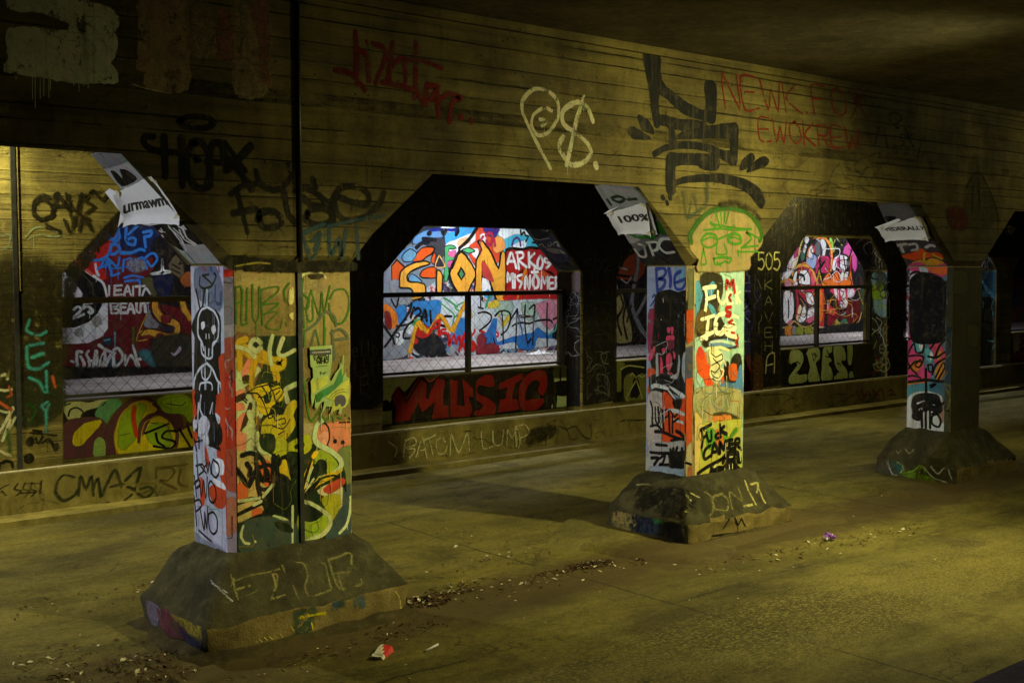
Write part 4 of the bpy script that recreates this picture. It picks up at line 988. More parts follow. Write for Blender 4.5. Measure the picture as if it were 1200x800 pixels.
p.s_(BK, 3, '150 20 165 95|180 10 180 80 |265 0 262 60 310 85|250 50 320 10|288 -20 305 90|160 40 200 30', .25)
p.f_('#8f92a8', '120 600 200 660 300 700 340 740 340 800 120 800', soft=8, a=.6)
p.done()
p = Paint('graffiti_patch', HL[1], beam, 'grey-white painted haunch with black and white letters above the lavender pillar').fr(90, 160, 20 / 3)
GW = '#9a9a9c'
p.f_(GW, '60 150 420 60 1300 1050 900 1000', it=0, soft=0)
p.f_('#6c6c6e', '90 180 350 110 400 170 180 240', it=1, soft=6, a=.8)
p.f_(BK, '270 280 300 275 360 330 340 260 400 270 470 330 350 385', it=1, soft=1.5)
p.f_(BK, '590 690 830 640 950 740 1000 830 820 830 640 760', it=1, soft=2)
p.s_('#c8c8c8', 4, '650 740 700 760 640 790|720 700 820 830|760 720 830 780|820 720 850 700 900 740|830 720 860 790 930 840', .3)
p.fr(70, 240, 7.475)
p.s_('#c9c9c9', 3.4, '890 210 930 280 1080 410|960 200 1060 290 1110 400|1040 190 1110 210|1050 220 1090 300 1180 350', .3)
p.f_(BK, '900 250 960 330 1080 400 1060 350 960 260|1080 150 1180 200 1190 260 1120 220', it=1, soft=1.5)
p.s_('#2a2a2c', 2.5, '960 470 1040 440|1110 420 1200 520', .4, .7)
p.done()

# bases of the nearest pillar
b = bases[1]
p = Paint('graffiti_tag', BF[1], b, 'cream outlined letters reading FLUE on the sloped base', worn=True).fr(260, 590, k7)
c = '#6f6840'
p.s_(c, 3, '80 600 110 640 260 600 400 570 500 545|110 630 90 690|150 790 230 770 310 725|430 580 480 600 460 720 430 800', .6, .75)
p.s_('#7c7548', 3.4, '105 630 120 720 150 800|120 720 240 690|440 590 465 690 440 790 540 770', .6, .8)
p.s_(c, 3.4, '520 520 540 580|640 500 700 510 730 620 710 700 760 780 940 720|610 700 650 800|860 490 890 500 940 700', .6, .72)
p.s_(c, 4, '920 460 1000 440 1080 410 1110 430 1110 510|920 460 960 590 1020 710 1190 680 1190 640|970 580 1100 570|1000 590 1030 690', .6, .75)
p.done()
p = Paint('graffiti_patch', BB[1], b, 'yellow dash and blue-green smears on the lower band', worn=True).fr(300, 600, 4)
p.s_('#b8a41a', 3.4, '210 500 260 485 335 475', .3, .9)
p.f_('#2f4a3c', '200 450 280 440 260 560 200 570|380 420 410 400 420 440', soft=7, a=.5)
p.f_('#3a5560', '470 410 510 400 515 440 475 445|350 430 400 425 390 460 350 460', soft=6, a=.5)
p.s_('#b8a41a', 2.6, '175 540 185 560|270 520 275 550', .4, .7)
p.s_('#c4b060', 1.2, '0 600 15 612|25 598 40 612|50 590 65 606|72 585 90 600|98 580 112 596|122 572 134 590', .3, .8)
p.s_('#cdbf6c', 2, '650 360 680 400 692 470', .4, .8)
p.done()
p = Paint('graffiti_patch', BBL[1], b, 'purple, yellow and blue smears on the left band', worn=True).fr(0, 600, 4)
p.f_('#6d6470', '680 400 740 420 720 520 690 510', soft=8, a=.6)
p.f_('#5c3038', '730 430 800 470 860 560 830 590 740 530', soft=8, a=.6)
p.f_('#8a7a28', '770 430 860 470 940 540 930 590 850 540', soft=8, a=.6)
p.f_('#20243a', '830 540 900 600 970 660 960 690 850 620', soft=8, a=.6)
p.s_('#1a170c', 1.2, '800 440 830 520|840 460 860 540|880 480 900 560', .4, .7)
p.done()
p = Paint('graffiti_patch', BL[1], b, 'pale scuffs on the left slope of the base', worn=True).fr(0, 600, 4)
p.s_('#9a98a0', 2, '985 315 1010 350 1025 370|990 330 1020 345', .4, .7)
p.s_('#3a3526', 1.4, '900 260 840 380|870 250 800 380|930 280 900 420|960 300 940 440', .5, .5)
p.done()
# ================================================================== middle pillar
P = pillars[2]; k9 = 1200 / 135
p = Paint('graffiti_mural', SF[2], P, 'pale turquoise, blue and brown piece with cream FUCK ICE over it').fr(750, 300, k9)
MINT = '#9fc4ae'; LB = '#4a94b8'; CRM = '#f0ecc6'; RD = '#b0201a'; OG = '#e0531c'
p.f_('#9a9468', '500 120 1070 120 1070 500 500 500', it=0, soft=0)
p.f_(MINT, '840 170 1070 160 1070 2200 840 2200', it=0, soft=4)
p.f_('#2c2614', '640 220 720 190 840 220 850 380 800 560 860 700 900 800 700 900 600 800 620 450', it=1, soft=4)
p.f_(LB, '585 300 610 260 650 400 640 440 600 620 590 760|700 330 760 270 780 320 740 420 720 400|710 500 760 530 800 620 760 620', it=1, soft=1.5)
p.f_('#5e4a1e', '600 600 720 560 740 780 650 800 600 760', it=1, soft=3)
p.fr(750, 380, k9)
p.f_(MINT, '575 150 700 120 720 260 650 300 700 800 700 1000 575 1000', it=0, soft=2)
p.f_('#2a2210', '650 180 1000 130 1000 240 700 240', it=1, soft=3, a=.8)
p.f_('#5f86a8', '730 180 900 160 1000 200 960 225 740 230', it=1, soft=2)
p.f_(OG, '590 330 620 240 680 320 700 560 640 540 600 480|720 420 760 560 720 690 660 540|900 460 880 620 850 610 850 480', it=1, soft=2)
p.f_('#d8432a', '600 300 630 230 660 330 640 360|700 640 740 540 720 700|620 720 650 700 670 740 640 770', it=1, soft=1.5)
p.f_('#1d1a12', '950 380 1000 310 1050 340 1050 560 980 640 890 640 880 420 920 400 930 560', it=1, soft=2)
p.f_('#c4561c', '930 430 1000 420 1010 560 960 580 930 540', it=1, soft=1.5)
p.f_('#4f7fae', '840 640 1000 620 1050 420 1050 1000 830 1000', it=1, soft=3)
p.f_('#e4dca8', '720 280 800 260 870 330 840 420 830 520 780 600 730 520 740 400', it=1, soft=2)
p.s_('#24321c', 1.3, '740 300 790 340 850 310 860 360 800 390 760 350|740 430 800 400 830 440 780 500 740 480 760 540 810 560|750 560 800 590 850 540 830 460', .3)
p.s_('#efe6b8', 2.4, '840 460 870 480 850 540 800 600|870 370 890 420|700 250 760 240', .3)
p.s_('#dcd6a0', 4, '740 265 830 240 920 270', .3)
p.s_('#b9cdbc', 3.4, '740 185 850 175 990 205', .3)
p.fr(750, 470, k9)
p.f_('#a49e6e', '590 -120 1040 -100 1040 200 900 240 700 300 590 200', it=1, soft=4, a=.9)
p.f_('#8a8250', '600 80 660 60 660 160 600 160|780 -60 920 -80 930 60 860 100 790 80', it=2, soft=2)
p.s_('#9c986e', 6, '640 -10 600 40 640 120 680 60 700 -20|830 -40 790 30 820 80 870 40 860 -40|890 -60 930 60 960 -40', .35)
p.f_('#3a3a1e', '770 150 900 140 1030 200 1050 260 980 260 800 200', it=1, soft=5)
p.f_('#d98a3a', '760 160 940 160 960 260 760 260', it=0, soft=4, a=.8)
p.s_(OG, 1.5, '720 60 720 240|770 160 772 260|830 150 832 240|880 170 880 260|640 180 640 300|930 180 935 270', .3, .9, 0)
p.f_('#b9b34a', '600 240 760 230 1050 200 1050 640 1050 760 580 800 585 500', it=0, soft=4)
p.f_('#d2b468', '580 120 640 200 620 420 600 800 575 800', it=0, soft=3)
p.f_('#5f9a2c', '700 300 780 320 780 480 700 470|860 300 900 390 870 420|960 330 1000 280 1010 300 930 390', it=1, soft=3)
p.f_('#c8742c', '800 300 860 380 850 480 800 420', it=1, soft=3)
p.s_('#4c7a20', 3, '640 500 650 560|1000 290 940 370', .4)
p.fr(750, 300, k9)
p.s_(CRM, 4.2, '660 335 720 325 785 318|680 340 695 440 680 560|690 450 780 420', .2)
p.s_(CRM, 3.8, '810 370 815 440 850 500 890 460 900 380|960 380 920 380 905 450 920 500 965 490|1000 320 1005 490|1040 370 1008 410 1040 480', .2)
p.s_(CRM, 4.6, '640 660 770 620|710 650 700 780 690 860', .2)
p.s_(CRM, 5, '880 600 810 620 780 700 790 790 850 800 890 730', .2)
p.s_(CRM, 4.2, '1020 640 960 620 920 660 960 700 990 710 930 730 910 770 990 760', .2)
p.s_(RD, 4, '895 340 905 260 935 310 965 260 985 380', .2)
p.s_('#8e2418', 3, '945 400 925 430 945 470', .2)
p.s_(RD, 4, '945 530 900 540 900 575 940 590 930 625 895 620', .2)
p.s_(RD, 3.4, '960 670 920 690 960 720 930 760', .2, .85)
p.fr(750, 380, k9)
p.s_(CRM, 4.6, '700 0 690 100|630 150 700 110 760 80', .2)
p.s_(CRM, 5, '800 0 790 60 830 100 880 30', .2)
p.s_(CRM, 4.6, '990 40 930 30 890 70 930 110 1000 130', .2)
p.s_(RD, 3, '950 85 980 90|1010 110 1020 150 990 180 1020 230', .3)
p.fr(750, 470, k9)
p.s_(BK, 4.6, '630 300 740 240|640 300 650 400 640 480|650 390 680 360', .2)
p.s_(BK, 3.8, '690 330 710 410 740 400 740 310|810 330 785 360 800 385 840 370|830 240 835 340|875 260 840 300 900 340', .2)
p.s_(BK, 4.2, '730 460 680 500 660 570 680 600 740 560|740 570 770 440 820 540|760 530 800 520|830 540 830 430 870 500 890 410|920 400 880 440 890 490 930 480|960 400 930 410 930 490 980 480|930 450 970 440', .2)
p.s_(BK, 3.8, '990 490 990 400 1030 390 1030 430 1000 440 1050 500', .2)
p.s_(BK, 4.6, '600 750 700 680 850 600 890 560 860 640|740 680 730 780|800 640 770 690 850 690', .2)
p.f_(BK, '890 530 990 500 1040 560 1050 640 1000 650 1050 720 900 720 780 770 720 800 740 700 860 680 900 600', it=1, soft=1.5, a=.95)
p.s_('#cfc98c', 1.4, '925 660 930 720|960 650 960 700|1035 510 1045 620|930 580 960 575|880 700 880 740', .3)
p.s_('#c9c27a', 3, '770 680 800 660', .3)
p.s_('#d8d4a6', 2, '1052 200 1050 500', .3, .5)
p.done()
p = Paint('graffiti_patch', SC[2], P, 'chamfer streaked orange, grey-blue and olive').fr(750, 300, k9)
p.f_('#7d7a50', '500 130 590 130 590 560 500 560', it=0, soft=0)
p.f_('#e2551c', '500 570 590 570 590 800 500 900', it=0, soft=3)
p.fr(750, 380, k9)
p.f_('#d4622a', '500 -20 590 -20 590 150 500 140', it=0, soft=3)
p.f_('#5a5f6a', '490 260 590 220 600 560 490 580', it=0, soft=4)
p.f_('#e25a20', '490 570 590 560 590 1300 490 1300', it=0, soft=2)
p.f_('#7a6a60', '500 420 540 430 520 480', soft=2)
p.fr(750, 470, k9)
p.f_('#d2bd84', '500 480 600 440 600 900 500 900', it=1, soft=3)
p.s_(BK, 3, '480 640 540 660 590 680', .3)
p.f_('#c07038', '510 680 570 700 560 800 510 800', soft=2)
p.scrawl((806, 380, 816, 550), 12, ['#e8a070', '#b84a20', '#c8c0a0'], 1.2, 14, .6, 8)
p.done()
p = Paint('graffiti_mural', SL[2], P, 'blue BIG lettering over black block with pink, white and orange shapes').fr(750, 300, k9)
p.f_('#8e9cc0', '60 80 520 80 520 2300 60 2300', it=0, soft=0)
p.f_('#6f9ab8', '380 130 500 110 500 260 440 260', it=1, soft=4)
BL_ = '#2c3f96'
p.s_(BL_, 4.4, '170 130 175 250 185 390|170 140 240 120 270 170 240 220 190 240 260 250 250 310 200 360|300 130 320 240 315 320|420 160 370 200 360 280 380 340 440 340 490 240 370 280', .4, .9)
p.s_(BL_, 2, '130 430 150 400 160 440 110 520|100 560 140 560', .4, .8)
p.f_('#8c3050', '95 620 140 560 150 800 95 1000', it=1, soft=4, a=.8)
p.f_(BK, '165 420 230 370 310 355 400 380 500 380 500 1200 130 1200 150 700', it=1, soft=1.5)
p.s_('#c8c0c0', .9, '240 440 244 480|400 620 405 630|220 660 224 664|470 690 474 692', .3)
p.fr(750, 380, k9)
HP = '#d8436a'
p.f_(HP, '285 40 310 35 310 85 290 80|325 30 345 40 340 100 328 95|285 125 350 120 350 165 280 165|230 260 260 250 245 310|95 330 130 250 155 240 140 330 95 380|280 330 310 300 330 340 325 440 300 480 280 440|215 330 235 420 235 510 215 520|345 280 365 310 360 360', it=1, soft=1)
p.f_('#6e2038', '290 180 345 175 350 240 290 250', it=1, soft=2)
p.f_(HP, '205 500 250 520 250 610 215 590|290 510 340 520 330 580 320 640 280 620', it=1, soft=1.5)
p.f_('#d8542a', '90 480 140 470 150 540 100 560|90 690 110 620 110 720|390 620 430 620 440 700 410 680', it=1, soft=3)
p.f_('#23252c', '100 560 200 520 480 560 490 760 300 700 130 740', it=1, soft=2)
p.f_('#aab0b8', '170 310 185 300 190 540 170 560|405 310 415 420 390 560 330 540 390 500|450 320 490 290 500 640 470 600 440 500', it=1, soft=1)
p.f_('#d6dadf', '120 640 160 615 300 660 290 680 160 650 130 670|300 640 490 760 310 790 300 810 450 780|320 540 360 590 340 590', it=1, soft=1)
p.s_(BK, 3, '140 600 180 555 250 545 340 580 380 620', .3)
p.f_('#1a1a1e', '130 700 250 690 370 760 360 840 240 760', it=1, soft=1.5)
p.s_('#d6dadf', 2, '300 690 370 780', .3)
p.fr(750, 470, k9)
p.f_('#b9b4b0', '90 -60 240 -70 260 140 230 420 90 460', it=1, soft=2)
p.f_('#e0501c', '240 -80 300 -70 340 0 360 60 500 -20 510 480 440 440 240 420 250 200', it=1, soft=2)
p.f_(BK, '340 0 440 -20 420 70 380 90', it=1, soft=1)
p.f_('#cdd0d2', '280 80 400 90 480 150 400 130|330 180 440 210 450 230 350 200', it=1, soft=1)
p.s_(BK, 2.6, '110 0 130 80 130 240 130 260|160 60 165 200 190 240|190 60 200 220|230 90 250 300|240 100 290 90 300 140 250 180|300 90 310 330|340 150 340 330|320 100 360 160 390 130|340 220 400 180|110 260 180 250 240 310', .25)
p.s_(BK, 3.8, '160 315 240 320 350 370 460 410|380 310 430 340 460 400 330 410', .25)
p.f_('#a9a8a8', '100 480 300 440 490 440 500 700 480 900 90 900', it=1, soft=3)
p.f_('#8ea0b8', '120 700 300 690 500 720 500 900 100 800', it=1, soft=5, a=.7)
p.s_(BK, 3.6, '170 450 280 460|110 530 200 540 300 540|120 590 190 590 150 660|200 600 260 560 240 640 200 660 310 660|320 500 320 680|350 490 340 560|390 480 370 560 390 680|440 490 430 690|490 490 490 690|390 540 490 540', .25)
p.f_(BK, '300 540 500 520 510 690 320 690', it=0, soft=2, a=.85)
p.done()
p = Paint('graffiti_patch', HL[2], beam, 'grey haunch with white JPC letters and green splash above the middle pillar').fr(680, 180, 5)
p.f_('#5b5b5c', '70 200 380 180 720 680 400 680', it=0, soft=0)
p.f_('#8f9090', '80 210 330 200 420 400 300 520 220 440', it=1, soft=5)
p.f_('#222223', '340 590 600 480 720 680 400 690', it=1, soft=4)
p.s_('#20301c', 3.6, '185 260 220 250 260 265 230 285 190 270|280 270 330 265|160 270 180 300', .3)
p.s_('#2a6c1e', 4.6, '290 470 340 490 420 480 480 450 530 440|470 410 510 430 540 480', .4)
p.f_('#1c5a14', '450 410 500 400 530 450 480 470|380 470 450 460 420 500', soft=3)
WH = '#b8b8b6'
p.s_(WH, 3.6, '320 560 350 600 385 600 370 540 340 530|400 520 430 600|390 520 450 520 450 560 420 570|540 500 480 500 460 540 500 580 550 575', .3)
p.s_('#98989a', 2, '300 470 340 540|330 480 380 560', .4, .6)
p.s_(BK, 2, '430 600 470 640|480 620 540 650|560 480 600 500', .4)
p.done()
b = bases[2]
p = Paint('graffiti_patch', BL[2], b, 'dark letters and pale scuffs on the left slope', worn=True).fr(700, 500, 40 / 9)
p.f_('#15140e', '210 320 260 300 290 380 270 420 200 410|300 320 460 330 470 460 310 440', it=1, soft=7, a=.6)
p.s_('#9a9462', 2.6, '200 295 240 290 270 290|450 330 490 325|460 350 475 370|440 430 470 440', .4, .8)
p.done()
p = Paint('graffiti_patch', BBL[2], b, 'navy, green and tan smears on the left band', worn=True).fr(700, 500, 40 / 9)
p.f_('#8e7c48', '80 450 170 440 180 530 80 520', it=1, soft=6, a=.6)
p.f_('#181c30', '180 450 440 500 440 620 180 560', it=1, soft=7, a=.6)
p.f_('#2f6a38', '280 480 350 480 340 500 290 500', it=1, soft=4, a=.6)
p.f_('#2c3a4a', '210 540 230 480 330 520 330 580', it=1, soft=6, a=.5)
p.f_('#7d7660', '440 510 510 540 500 590 450 570', it=1, soft=5, a=.6)
p.f_('#3d2418', '450 600 510 600 510 645 460 630', it=1, soft=2)
p.done()
p = Paint('graffiti_tag', BF[2], b, 'faint raised letters reading JONI on the front slope', worn=True).fr(700, 500, 40 / 9)
p.s_('#7c7446', 3.6, '570 330 600 360 610 430 590 460|660 340 610 360 620 420 680 430 690 370 650 340|710 420 700 330 760 380 740 310', .5, .6)
p.s_('#a89e62', 3.4, '770 280 800 350 830 400|800 300 840 290 830 340|840 320 880 390|770 410 810 400', .4, .8)
p.done()
p = Paint('graffiti_tag', BB[2], b, 'small black scribble on the worn band', worn=True).fr(700, 500, 40 / 9)
p.s_('#18160c', 2.6, '670 530 690 480|720 470 740 510 760 480 775 515|610 570 700 560 780 545|780 545 700 580 670 600', .3, .9)
p.s_('#cdb868', 1.6, '700 600 760 580 850 560 940 530|520 640 600 610', .4, .6)
p.done()

# ================================================================== dark-fronted pillar
P = pillars[3]
p = Paint('graffiti_mural', SF[3], P, 'dark front with dim olive scribbles').fr(1010, 380, 8)
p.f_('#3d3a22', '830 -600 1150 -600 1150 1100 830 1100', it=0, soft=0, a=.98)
p.f_('#474425', '830 -480 980 -480 980 -300 830 -320|1000 20 1090 30 1080 200 1000 180', it=1, soft=6, a=.8)
p.scrawl((1116, 330, 1146, 420), 26, ['#0f0f0b', '#14140e', '#6e6a40', '#55602c'], 2, 22, .8, 4)
p.scrawl((1116, 400, 1146, 500), 22, ['#0f0f0b', '#14140e', '#5c5a34', '#1c2418'], 2.2, 24, .8, 6)
p.done()
p = Paint('graffiti_patch', SC[3], P, 'chamfer painted dull grey-green')
p.f_('#4c4c3c', '1105 300 1120 300 1120 520 1105 520', it=0, soft=0)
p.f_('#3f4a58', '1105 390 1120 390 1120 450 1105 450', it=1, soft=5)
p.scrawl((1107, 320, 1118, 500), 14, ['#15150f', '#8a8458'], 1.4, 16, .7, 2)
p.done()
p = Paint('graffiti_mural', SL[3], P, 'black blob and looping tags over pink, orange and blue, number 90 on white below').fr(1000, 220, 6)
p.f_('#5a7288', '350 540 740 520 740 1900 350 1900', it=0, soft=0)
p.f_('#c3427c', '370 560 480 520 640 560 660 600 560 640 420 680', it=1, soft=3)
p.f_('#d8652c', '500 540 640 530 650 600 560 590', it=1, soft=3)
p.f_('#b9c0cc', '370 620 420 600 440 740 370 760|470 560 520 580 500 620', it=1, soft=3)
p.fr(1010, 380, 8)
p.f_('#c23a7c', '420 -200 500 -100 480 60 470 200 500 340 470 520 425 540', it=1, soft=3)
p.f_('#d0447e', '440 240 500 260 560 330 580 420 640 470 600 520 430 530', it=1, soft=3)
p.f_('#d97a2c', '460 380 520 340 560 360 530 420 480 430|440 560 560 540 620 560 560 590 440 600', it=1, soft=3)
p.f_('#5aa4b0', '480 180 540 150 560 230 510 250|600 230 660 250 650 350 610 320|640 150 700 120 690 200', it=1, soft=2)
p.f_('#d8dde0', '540 170 570 180 560 240 540 220|640 260 665 280 645 330', it=1, soft=1)
p.f_('#cf4a6a', '640 200 700 140 760 260 780 310 700 380 680 260', it=1, soft=3)
p.f_('#c9842c', '690 440 760 350 780 430 720 520|690 290 740 250 720 330', it=1, soft=2)
p.f_('#4a8ca0', '430 590 600 570 830 560 830 680 600 640 430 720', it=1, soft=4)
p.f_('#3f6a80', '640 580 830 540 830 760 720 720', it=1, soft=4, a=.8)
p.f_('#c9ced4', '430 720 500 650 620 640 740 680 760 800 830 830 830 1200 430 1200', it=1, soft=3)
p.f_('#a87a6a', '720 760 800 800 810 880 740 900', it=1, soft=5, a=.6)
p.f_('#101216', '490 680 560 650 700 660 740 740 750 800 720 830 640 800 560 820 540 870 490 850 470 760', it=1, soft=2)
p.s_('#c9ced4', 2, '520 740 600 720 680 750|540 800 560 790', .3)
p.fr(1000, 220, 6)
p.f_('#0c0d12', '390 680 430 620 480 600 560 610 640 660 650 760 640 1000 620 1080 420 1080 400 900', it=1, soft=2)
p.s_(BK, 2.6, '380 660 400 610 450 590 500 620|620 720 660 660 680 690|560 640 620 700|600 740 660 700', .3)
p.fr(1010, 380, 8)
p.s_(BK, 2.2, '415 150 470 130 530 140 580 180 570 260 510 260 490 180 440 260 430 350 470 420 520 470|430 300 520 290 580 310 540 400 500 380 550 330|430 420 500 350 560 350|420 490 480 480 550 500|640 180 700 120 820 100|640 230 720 130 800 80|690 300 730 200 800 130|620 300 700 310 780 260 820 290 700 370 660 470|690 500 760 360 780 400 720 510|620 380 630 440 660 440 660 380 620 380', .25)
p.s_(BK, 3, '440 540 600 520 700 530 820 540|600 420 605 700 610 800|640 570 690 560 650 590', .25)
p.fr(1010, 470, 8)
p.s_(BK, 3, '500 80 530 40 600 10 690 20 740 60|490 100 480 150 540 170 550 80|560 100 565 240|600 80 600 250|640 90 640 250|700 120 660 140 660 210 720 240 740 180 700 110 660 120|750 30 780 0', .25)
p.done()
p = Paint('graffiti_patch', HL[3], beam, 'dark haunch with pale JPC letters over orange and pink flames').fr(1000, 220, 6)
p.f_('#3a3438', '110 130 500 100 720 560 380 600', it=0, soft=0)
p.f_('#5a585a', '120 140 490 110 520 180 180 250', it=1, soft=5)
p.f_(BK, '225 205 300 205 250 240', soft=1)
p.f_('#c9481c', '340 480 420 460 480 430 520 460 600 460 640 500 560 480 470 500 400 500', it=1, soft=2)
p.f_('#c98a2c', '500 540 560 500 640 540 560 580|420 530 500 510 460 560', it=1, soft=3)
p.f_('#c8407e', '380 560 460 530 520 560 560 560 660 540 680 580 560 620 400 620', it=1, soft=3)
p.s_('#b0a42c', 2.4, '500 460 500 510 540 530|560 470 620 500', .3)
p.s_('#a8a4a0', 4, '290 410 370 395|330 400 350 450|390 400 440 395 450 430 410 440|510 420 540 405 570 410', .35)
p.done()
b = bases[3]
p = Paint('graffiti_tag', BBL[3], b, 'white and green outlined tag on the left band', worn=True).fr(900, 400, 4)
p.f_('#4a4638', '510 545 550 540 555 625 505 620', soft=3, a=.8)
p.f_('#2a5a54', '570 560 600 555 630 600 600 620', soft=2, a=.8)
p.s_('#a4aaa4', 2, '550 560 570 550 600 560 630 600 590 630 570 610 555 560|730 590 770 640 830 660|750 570 790 620 820 590|840 580 880 620 885 660 860 650 840 600', .4, .8)
p.s_('#6c8a1e', 2, '600 570 640 590 610 620 680 605 710 580|700 640 720 580 740 640', .4, .8)
p.f_('#6c8a1e', '600 610 700 620 800 655 700 650', soft=3, a=.5)
p.done()
p = Paint('graffiti_tag', BL[3], b, 'dim olive smudge on the left slope', worn=True).fr(900, 400, 4)
p.f_('#4c482e', '760 470 830 460 830 540 750 530', soft=4, a=.6)
p.s_('#8a8868', 1.4, '600 510 610 520 620 505|640 500 660 520 680 500', .4, .7)
p.done()
p = Paint('graffiti_tag', BB[3], b, 'black scribble on the front band', worn=True).fr(900, 400, 4)
p.scrawl((1140, 538, 1176, 553), 7, ['#0d0d0a'], 2, 14, .9, 12)
p.f_('#6e5c30', '925 590 950 580 950 650 920 660', soft=3, a=.6)
p.done()
# ================================================================== far arcade: paint on the wall itself
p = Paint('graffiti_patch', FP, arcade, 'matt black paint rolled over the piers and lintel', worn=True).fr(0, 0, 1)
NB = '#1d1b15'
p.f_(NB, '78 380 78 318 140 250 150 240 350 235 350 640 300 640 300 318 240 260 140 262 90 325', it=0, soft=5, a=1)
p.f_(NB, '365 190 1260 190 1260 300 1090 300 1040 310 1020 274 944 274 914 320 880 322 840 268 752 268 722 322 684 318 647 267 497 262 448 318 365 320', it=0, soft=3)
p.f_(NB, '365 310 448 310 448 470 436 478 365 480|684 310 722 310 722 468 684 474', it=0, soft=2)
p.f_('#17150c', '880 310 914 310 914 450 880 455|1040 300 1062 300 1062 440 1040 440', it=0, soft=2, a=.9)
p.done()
p = Paint('graffiti_patch', FP, arcade, 'dark band of paint with cyan letters down the far left pier', worn=True)
p.f_('#26230f', '-20 322 70 318 75 440 60 470 20 460 -20 450', soft=22, a=.62, rough=1.5)
p.f_('#2c301a', '20 450 70 440 72 480 30 500 -10 470', soft=6, a=.7)
CY = '#3f9a98'
p.fr(0, 360, 10 / 3)
p.s_(CY, 4.5, '115 50 105 90 150 110 180 95|105 155 110 230 150 240 190 215|110 150 170 140|125 195 170 180|115 275 150 290 180 330 180 250|185 370 165 385 180 400 190 380|180 400 180 490', .6, .8)
p.s_('#c4c29a', 3.4, '0 270 20 262 30 280|-10 320 20 325 45 320|-10 400 30 410 50 390|50 395 20 450 -10 500|40 440 10 520|20 500 60 430|0 560 40 580', .4, .8)
p.s_('#b5562a', 4, '35 310 45 340 30 350|205 270 215 310|-10 365 20 385 45 400', .5, .8)
p.s_('#2d5a22', 6, '110 380 140 400 120 440|70 460 90 430|30 480 40 560', .6, .6)
p.s_('#17150c', 3, '120 490 220 500|140 510 150 530 170 500|165 530 190 515 215 545|130 480 160 485', .35, .9)
p.f_('#17150c', '105 520 120 505 132 520 125 542 108 540|205 540 225 530 232 548 215 560|95 585 115 570 133 585 125 605 102 608', it=2, soft=1)
p.s_('#15130b', 3.6, '0 615 20 600 45 605 50 625|-5 640 5 610 30 600', .35)
p.fr(0, 180, 4)
p.s_('#201c10', 4.4, '235 210 200 195 160 230 160 290 200 310 250 285|270 185 250 280|265 190 310 240 320 260|240 250 310 245', .4, .9)
p.s_('#2a2510', 4, '215 330 280 370|320 260 350 330 370 250 400 330|340 190 390 200 370 280 420 310|410 190 470 180', .4, .7)
p.s_('#17140c', 3.6, '40 232 34 240 40 250 56 254|60 248 70 232 78 250|82 230 90 250 96 230|104 232 106 250|118 228 104 238 116 250 104 256' if False else '330 190 300 230', .4, .6)
p.s_('#8a9a7a', 2.2, '120 390 160 350 220 345 270 370|130 400 180 380 250 390 280 385|0 385 50 380 30 450', .5, .6)
p.s_('#5e7a70', 2.4, '-20 380 50 385|0 450 40 440', .5, .6)
p.done()
p = Paint('graffiti_tag', FP, arcade, 'black CAV letters over yellow concrete', worn=True).fr(0, 200, 4)
p.s_('#1c180c', 4.6, '230 155 205 135 165 150 158 195 190 228 240 215 250 205|260 110 245 195|265 112 330 185|245 170 320 165|310 110 350 190 385 110', .4, .9)
p.s_('#2a2510', 4, '400 120 440 90 400 140 440 170 400 200|450 110 480 140 500 110', .4, .8)
p.s_('#241f0e', 4, '215 265 280 280|300 230 330 290 350 220|370 280 390 210 430 280', .4, .8)
p.done()
p = Paint('graffiti_tag', FP, arcade, 'faint grey chalk writing on the black lintel and pier', worn=True)
GRY = '#3c3a34'
p.scrawl((490, 226, 640, 252), 16, [GRY], 1.4, 26, .6, 21)
p.w_('VOLOA', '530 222 590 228 590 250 530 246', 1.3, GRY, .4, .6, .05)
p.scrawl((664, 246, 706, 294), 12, [GRY, '#46443c'], 1.4, 20, .7, 22)
p.w_('502', '685 304 716 304 716 318 685 318', 1.8, '#4e4c42', .35, .9)
p.scrawl((686, 330, 716, 400), 12, ['#3a3a1e', '#1e3a3a', '#4a1e16', '#444012'], 3, 24, .6, 23)
p.scrawl((688, 412, 714, 470), 12, ['#63615a', '#57554c'], 1.3, 16, .8, 24)
p.w_('ello', '413 402 442 398 442 416 413 418', 1.2, '#55534a', .4, .8)
p.w_('LUH', '416 422 444 418 444 438 416 440', 1.2, '#4c4a42', .4, .8)
p.w_('B!', '422 442 440 438 440 460 422 462', 1.2, '#4c4a42', .4, .8)
p.done()
p = Paint('graffiti_tag', FP, arcade, 'yellow-white 503 and vertical letters on the pier by the ZPES panel', worn=True)
p.w_('505', '888 296 914 296 914 316 888 316', 2.0, '#c4bd72', .3, 1)
for ch, y in zip('KAVEH', (328, 347, 366, 384, 400)): p.w_(ch, f'896 {y} 905 {y} 905 {y+11} 896 {y+11}', 1.3, '#86845a', .4, .8)
p.s_('#b8b48a', 1.9, '897 437 899 418 907 414 907 437|898 428 907 426', .3)
p.f_('#5a3a14', '884 420 893 420 892 470 884 470', soft=4, a=.6)
p.scrawl((884, 322, 892, 420), 8, ['#7a7048', '#37306a'], 1.6, 18, .7, 27)
p.done()
p = Paint('graffiti_tag', FP, arcade, 'white letters spelling down the right pier beside the ZPES panel', worn=True)
for ch, y, c in (('O', 340, '#8fa0a0'), ('T', 372, '#9a9a7a'), ('T', 383, '#b8b8a0'), ('I', 392, '#b8b8a0'), ('E', 404, '#c9c9b4'), ('O', 418, '#c4c4ae')): p.w_(ch, f'1031 {y} 1041 {y} 1041 {y+9} 1031 {y+9}', 1.7, c, .3, 1)
p.s_('#c4c4ae', 1.8, '1032 434 1038 435 1042 430 1042 425', .3)
p.f_('#5a7484', '1026 318 1038 322 1038 336 1028 340', soft=3, a=.6)
